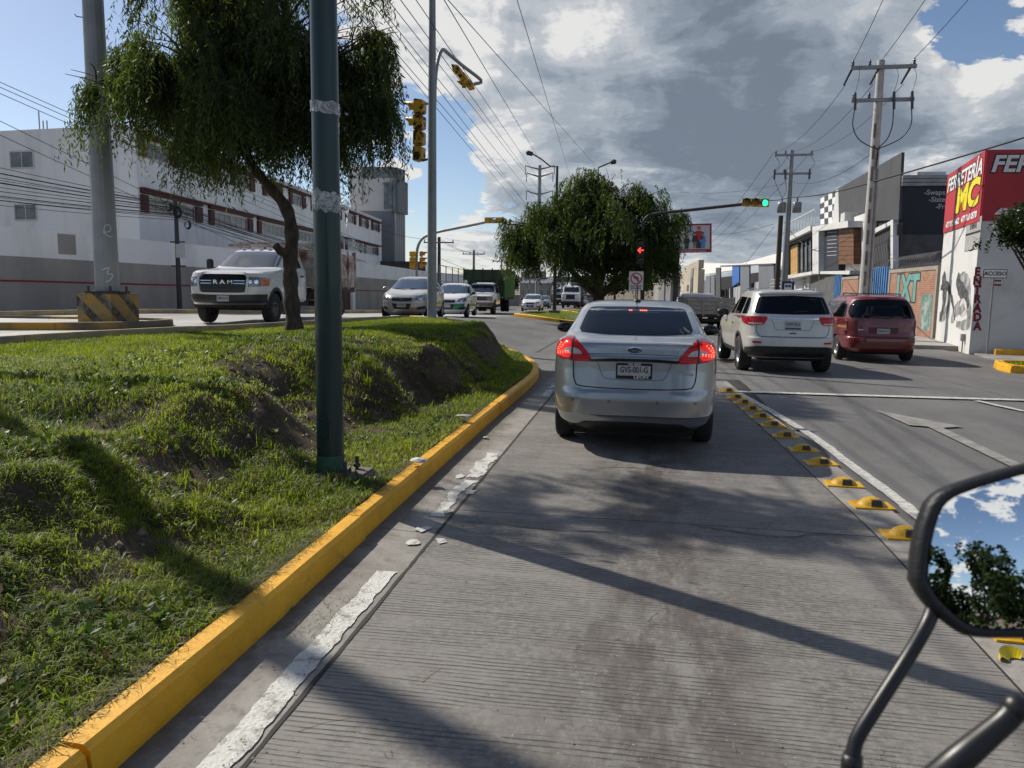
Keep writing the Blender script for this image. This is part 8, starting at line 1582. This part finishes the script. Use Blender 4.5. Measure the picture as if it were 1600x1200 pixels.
for k in range(n): a = math.radians(20+140*k/(n-1)); fv += [(0.075*math.cos(a), 0.06*math.sin(a)-0.03, 0.012+0.03*math.sin(a)), (0.035*math.cos(a), 0.03*math.sin(a)-0.04, 0.0), (0.075*math.cos(a), 0.06*math.sin(a)-0.03, 0.0)]
MB().add(fv, [(3*k, 3*k+1, 3*k+4, 3*k+3) for k in range(n-1)]+[(3*k, 3*k+3, 3*k+5, 3*k+2) for k in range(n-1)]).build('shell', mat('fresh_yellow', (0.72, 0.52, 0.0), rough=0.4), s)
# litter and debris
M_LIT = mat('white_litter', (0.62, 0.61, 0.58), (0.45, 0.44, 0.42), 20, rough=0.6)
def crumple(u, v, z, r, lab, sx=1.0):
    c = on_z(u, v, z); bm = bmesh.new(); bmesh.ops.create_icosphere(bm, subdivisions=2, radius=r)
    for w in bm.verts: k = random.uniform(0.5, 1.25); w.co = Vector((w.co.x*k*sx, w.co.y*k, max(-r*0.3, w.co.z*0.45*k)))
    o = MB().bm(bm).build('litter', M_LIT, None, (c[0], c[1], z+r*0.1)); tag(o, lab, 'litter')
crumple(655, 720, 0.20, 0.055, 'crumpled white plastic scrap behind the kerb by the green pole', 1.4); crumple(725, 651, 0.22, 0.06, 'flat white paper scrap on the bank above the kerb', 1.5); crumple(759, 684, 0.02, 0.03, 'small white scrap in the gutter below the kerb joint')
def twigs():
    vs = []; fs = []
    for k in range(260):
        y = 2.2+6.5*random.random()**1.6; x = random.uniform(-1.7, 1.7); a = random.uniform(0, PI); L = random.uniform(0.012, 0.05) if k > 14 else random.uniform(0.08, 0.22); w = 0.0011 if k > 14 else 0.0016; z = 0.012; o = len(vs)
        dx, dy = math.cos(a)*L/2, math.sin(a)*L/2; cx, cy = -math.sin(a)*w, math.cos(a)*w; bx_, by_ = -math.sin(a)*L*0.1, math.cos(a)*L*0.1
        vs += [(x-dx-cx, y-dy-cy, z), (x-dx+cx, y-dy+cy, z), (x+bx_-cx, y+by_-cy, z+0.006), (x+bx_+cx, y+by_+cy, z+0.006), (x+dx-cx, y+dy-cy, z), (x+dx+cx, y+dy+cy, z)]; fs += [(o, o+2, o+3, o+1), (o+2, o+4, o+5, o+3)]
    for k in range(500):
        y = 2.2+8*random.random()**1.5; x = random.choice((random.uniform(-1.75, 1.7), random.gauss(-1.45, 0.12))); r = 0.002+0.005*random.random()**3; o = len(vs); z = 0.008; vs += [(x-r, y-r, z), (x+r, y-r*0.7, z), (x+r*0.4, y+r, z), (x, y, z+r*1.4)]; fs += [(o, o+1, o+3, o+3), (o+1, o+2, o+3, o+3), (o+2, o, o+3, o+3)]
    f3 = []; 
    for f in fs: f3 += [(f[0], f[1], f[2])]+([(f[0], f[2], f[3])] if f[2] != f[3] else [])
    tag(obj('road_debris', fast_mesh('road_debris', vs, f3, mat('straw', (0.30, 0.26, 0.19), (0.16, 0.13, 0.10), 30, rough=0.9))), 'dry straw, twigs and grit scattered on the lane', 'debris', kind='stuff')
twigs()
# two people by the far wall
def person(label, u, d, shirt, trousers, pose):
    p = at(u, 475, d)[:2]; z_g = Z(p[0], min(p[1], 300))+0.09; bm = bmesh.new(); J = {'pel': (0, 0, 0.93), 'chest': (0, 0, 1.30), 'neck': (0, 0, 1.48), 'head': (0, 0, 1.60), 'crown': (0, 0, 1.72)}
    V_ = []; E_ = []; Rr = []
    def nd(c, r): V_.append(c); Rr.append(r); return len(V_)-1
    pe = nd((0, 0, 0.95), 0.145); wa_ = nd((0, 0, 1.12), 0.13); ch = nd((0, 0, 1.34), 0.15); nk_ = nd((0, 0, 1.48), 0.06); h1 = nd((0, -0.02, 1.58), 0.088); h2 = nd((0, -0.01, 1.70), 0.075); E_ += [(pe, wa_), (wa_, ch), (ch, nk_), (nk_, h1), (h1, h2)]
    for sg in (-1, 1):
        hp_ = nd((sg*0.09, 0, 0.86), 0.09); kn = nd((sg*0.11, -0.04*pose*sg, 0.48), 0.062); an = nd((sg*0.11, 0.05*pose*sg, 0.09), 0.042); ft = nd((sg*0.12, -0.14+0.05*pose*sg, 0.035), 0.035); sh = nd((sg*0.19, 0, 1.40), 0.062); el = nd((sg*0.25, 0.03, 1.13), 0.046); wr = nd((sg*0.22, -0.08, 0.92), 0.034); ha = nd((sg*0.21, -0.11, 0.83), 0.034); E_ += [(pe, hp_), (hp_, kn), (kn, an), (an, ft), (ch, sh), (sh, el), (el, wr), (wr, ha)]
    me = bpy.data.meshes.new('person'); me.from_pydata(V_, E_, []); o = bpy.data.objects.new('t', me); COL.objects.link(o); md = o.modifiers.new('s', 'SKIN'); 
    for i, sv in enumerate(me.skin_vertices[0].data): sv.radius = (Rr[i], Rr[i]*0.85); sv.use_root = (i == 0)
    o.modifiers.new('u', 'SUBSURF').levels = 1; dg = bpy.context.evaluated_depsgraph_get(); nm = bpy.data.meshes.new_from_object(o.evaluated_get(dg)); bpy.data.objects.remove(o); nm.materials.clear()
    for m in (shirt, trousers, mat('skin', (0.30, 0.17, 0.11), rough=0.6), mat('dark_hair', (0.01, 0.008, 0.007), rough=0.7)): nm.materials.append(m)
    for f in nm.polygons: c = f.center; f.material_index = 3 if c.z > 1.66 else (2 if c.z > 1.46 or (c.z < 0.95 and abs(c.x) > 0.19) else (0 if c.z > 0.93 else 1)); f.use_smooth = True
    r = thing('person', label, 'person', (p[0], p[1], z_g), random.uniform(-0.6, 0.6)); obj('body', nm, r); return r
person('person in a dark shirt standing by the far boundary wall, left one', 577, 62, mat('dark_shirt', (0.03, 0.035, 0.05), rough=0.9), mat('jeans', (0.05, 0.07, 0.12), rough=0.9), 0.6); person('person in a grey shirt standing by the far boundary wall, right one', 586, 62, mat('grey_shirt', (0.15, 0.15, 0.16), rough=0.9), mat('jeans', (0.05, 0.07, 0.12), rough=0.9), -0.5)
# ------------------------------------------------------------------ our motorcycle: mirror, stem and lever in frame, the rest just below it
M_MIRROR = mat('mirror_glass', (0.90, 0.92, 0.93), rough=0.01, metal=1.0); M_RUB = mat('matt_black_plastic', (0.014, 0.014, 0.015), (0.02, 0.02, 0.021), 30, rough=0.42, bump=0.15, bscale=300); M_BMET = mat('black_metal', (0.012, 0.012, 0.013), rough=0.38)
root = thing('motorcycle', 'black motorcycle mirror, stem and lever close in front at the lower right', 'motorcycle', (0.12, 0.1, 0.0)); ro = np.array(root.location)
mc = at(1585, 868, 0.62); vd = (mc-CAM)/np.linalg.norm(mc-CAM); rd = np.array([0.30, -1.0, 0.20]); rd /= np.linalg.norm(rd); mn = rd-vd; mn /= np.linalg.norm(mn)
def on_mirror(u, v): r = ray(u, v); return CAM+r*((mc-CAM)@mn/(r@mn))
mu = np.cross((0, 0, 1), mn); mu /= np.linalg.norm(mu); mv = np.cross(mn, mu)
gl = [(1452, 905), (1456, 855), (1468, 808), (1484, 783), (1520, 766), (1605, 741), (1690, 728), (1728, 745), (1740, 800), (1735, 900), (1715, 955), (1680, 978), (1605, 982), (1535, 981), (1505, 968), (1470, 935)]
def to2(p): d = p-mc; return np.array([d@mu, d@mv])
g2 = [to2(on_mirror(*p)) for p in gl]; cen = np.mean(g2, 0)
def densify(P, n=6): return resample(np.array(list(P)+[P[0]]), 0.006)[:-1]
out = densify(g2)
def at3(q, back, bulge=True): return mc+mu*q[0]+mv*q[1]-mn*(back+(((q-cen)@(q-cen))/(2*0.75) if bulge else 0))-ro
pts = [tuple(p) for p in out]; nb = len(pts); x0, y0 = np.min(out, 0); x1, y1 = np.max(out, 0)
def inside2(x, y):
    c = False
    for i in range(nb):
        xa, ya = pts[i]; xb, yb = pts[i-1]
        if (ya > y) != (yb > y) and x < (xb-xa)*(y-ya)/(yb-ya)+xa: c = not c
    return c
allp = pts+[(x, y) for x in np.arange(x0, x1, 0.005) for y in np.arange(y0, y1, 0.005) if inside2(x, y)]
r = delaunay_2d_cdt([Vector(p) for p in allp], [(i, (i+1) % nb) for i in range(nb)], [], 1, 1e-6)
mirror = None
fs = [tuple(f) for f in r[2]]; vs = [at3(np.array(p), 0.0) for p in r[0]]
hv = []; rings = ((1.0, 0.0005, 1), (1.03, -0.003, 1), (1.10, -0.0025, 1), (1.15, 0.003, 1), (1.14, 0.018, 1), (0.98, 0.034, 0), (0.7, 0.046, 0), (0.35, 0.052, 0))
for k, bk, _ in rings:
    for q in out: e = cen+(q-cen)*np.array([1+(k-1)*1.25 if k > 1 else k, k]); hv.append(at3(e, bk+0.002))
hf = [(j*nb+i, j*nb+(i+1) % nb, (j+1)*nb+(i+1) % nb, (j+1)*nb+i) for j in range(len(rings)-1) for i in range(nb)]+[tuple((len(rings)-1)*nb+i for i in range(nb))]
hs = fix(MB().add(hv, hf, True).build('mirror_housing', M_RUB, root)); fix(MB().add(vs, fs, True).build('mirror_glass', M_MIRROR, hs))
b_in = at3(to2(on_mirror(1475, 940)), 0.022)+ro
st = [b_in, at(1452, 968, 0.635), at(1420, 1025, 0.63), at(1372, 1100, 0.62), at(1342, 1148, 0.615), at(1334, 1172, 0.613), at(1331, 1215, 0.61), at(1330, 1300, 0.61)]
MB().tube([p-ro for p in resample(st, 0.008)], 0.0058, 14).build('mirror_stem', M_BMET, root); MB().lathe([(0.001, -0.008), (0.008, -0.008), (0.0085, 0), (0.008, 0.008), (0.001, 0.008)], 6, 'z', tuple(at(1331, 1195, 0.611)-ro)).build('lock_nut', M_BMET, root)
lv = [at(1586, 1108, 0.50), at(1572, 1125, 0.50), at(1540, 1152, 0.50), at(1490, 1195, 0.50), at(1420, 1260, 0.51)]
MB().tube([p-ro for p in resample(lv, 0.006)], [0.0075]*0+list(np.interp(np.linspace(0, 1, len(resample(lv, 0.006))), [0, 0.15, 0.5, 1], [0.0075, 0.0075, 0.009, 0.011])), 12).build('brake_lever', M_BMET, root)
bm = bmesh.new(); bmesh.ops.create_uvsphere(bm, u_segments=18, v_segments=12, radius=0.0088); 
for v in bm.verts: v.co += Vector(at(1588, 1106, 0.50)-ro)
MB().bm(bm, True).build('lever_ball', M_BMET, root)
# below the frame: handlebar, cowl, fork, wheel, tank and seat
MB().tube([at(1330, 1290, 0.61)-ro, at(1335, 1420, 0.60)-ro], 0.0068, 10).build('mirror_stem', M_BMET, root); hb = at(1335, 1420, 0.60)-ro; MB().tube(resample([hb+np.array([0.40, -0.16, -0.02]), hb+np.array([0.15, -0.03, -0.02]), hb+np.array([0.0, 0, -0.03]), hb+np.array([-0.25, 0.04, -0.06]), hb+np.array([-0.5, 0, -0.03]), hb+np.array([-0.65, -0.03, -0.02]), hb+np.array([-0.88, -0.16, -0.02])], 0.03), 0.012, 10).build('handlebar', M_BMET, root)
hc = hb+np.array([-0.25, 0.04, -0.06])
for sg in (-1, 1): MB().tube([hc+np.array([sg*0.09, 0, 0]), (hc[0]+sg*0.09, hc[1]+0.32, 0.30)], 0.022, 10).build('fork_leg', M_CHROME, root)
fwm = wheel_meshes('motorcycle', 0.30, 0.10, 0.22, M_RIM, 6); w_ = obj('wheel', fwm[1], root, (hc[0], hc[1]+0.32, 0.30)); obj('tyre', fwm[0], w_); w2 = obj('wheel', fwm[1], root, (hc[0], hc[1]-1.0, 0.30)); obj('tyre', fwm[0], w2)
c = Car([(0.55, -0.5, 0.05, 0.12, 3, 3), (0.70, -0.55, 0.15, 0.17, 3, 3), (0.84, -0.45, 0.12, 0.16, 3, 3), (0.92, -0.25, 0.0, 0.08, 2.5, 2.5)], root, M_GLOSSBLK, name='fuel_tank'); c.o.location = (hc[0], hc[1]-0.10, 0)
c = Car([(0.62, -1.25, -0.5, 0.13, 3, 3), (0.74, -1.3, -0.48, 0.15, 3, 3), (0.80, -1.25, -0.55, 0.12, 3, 3)], root, M_RUB, name='seat'); c.o.location = (hc[0], hc[1]-0.10, 0); MB().box((hc[0]-0.14, hc[1]-0.75, 0.22), (hc[0]+0.14, hc[1]-0.1, 0.56), 0.05).build('engine', M_FRAME, root)
# what the mirror looks back at: street trees, a parked car and the kerb behind us
BK = rd/np.hypot(rd[0], rd[1])
for i, (dd, off, hh, R_, lab) in enumerate(((11.5, 1.2, 1.9, (2.2, 1.9, 1.9), 'leafy street tree behind the camera seen in the mirror, right one'), (12.3, -2.0, 1.6, (2.1, 1.9, 1.6), 'leafy street tree behind the camera seen in the mirror, middle one'), (11.8, -5.0, 1.5, (2.0, 1.8, 1.5), 'leafy street tree behind the camera seen in the mirror, left one'), (12.3, 4.4, 2.0, (2.3, 2.0, 1.9), 'leafy street tree behind the camera seen in the mirror, rightmost one'))):
    px_, py_ = mc[0]+BK[0]*dd-BK[1]*off*-1, mc[1]+BK[1]*dd+BK[0]*off; leafy(lab, (px_, py_, 0), (px_, py_, hh), R_, 0.14, 3000, 70+i, DK, leaf=0.16, width=0.05, lump=9, name='street_tree')
car = sedan_front('white sedan parked behind the camera seen in the mirror', P_WHITE, kind=1); car.location = (mc[0]+BK[0]*13+2.0, mc[1]+BK[1]*13-2.0, 0.0); car.rotation_euler.z = 0.3
# a second weeping tree, above and left of the frame, that dapples the lane
zt_ = float(mound_z(np.array([-10.9]), np.array([9.6]))[0])-0.05; tb3 = (-10.9, 9.6, zt_)
pepper('weeping pepper tree left of the frame that dapples the lane', tb3, [tb3, (-10.9, 9.5, 3.0), (-10.6, 9.4, 5.0), (-9.4, 9.3, 6.8), (-7.8, 9.4, 7.6)], (0.2, 0.17, 0.14, 0.1, 0.06), [(np.array((-6.9, 10.1, 7.9)), (1.1, 0.9, 0.8), 1), (np.array((-7.9, 10.3, 8.1)), (1.1, 0.9, 0.8), 1), (np.array((-6.1, 9.9, 8.1)), (0.8, 0.7, 0.5), 1), (np.array((-8.9, 10.2, 8.4)), (1.2, 1.0, 0.9), 1)], 1250, 0.45, 23, leaf=0.12, width=0.016, per=14)
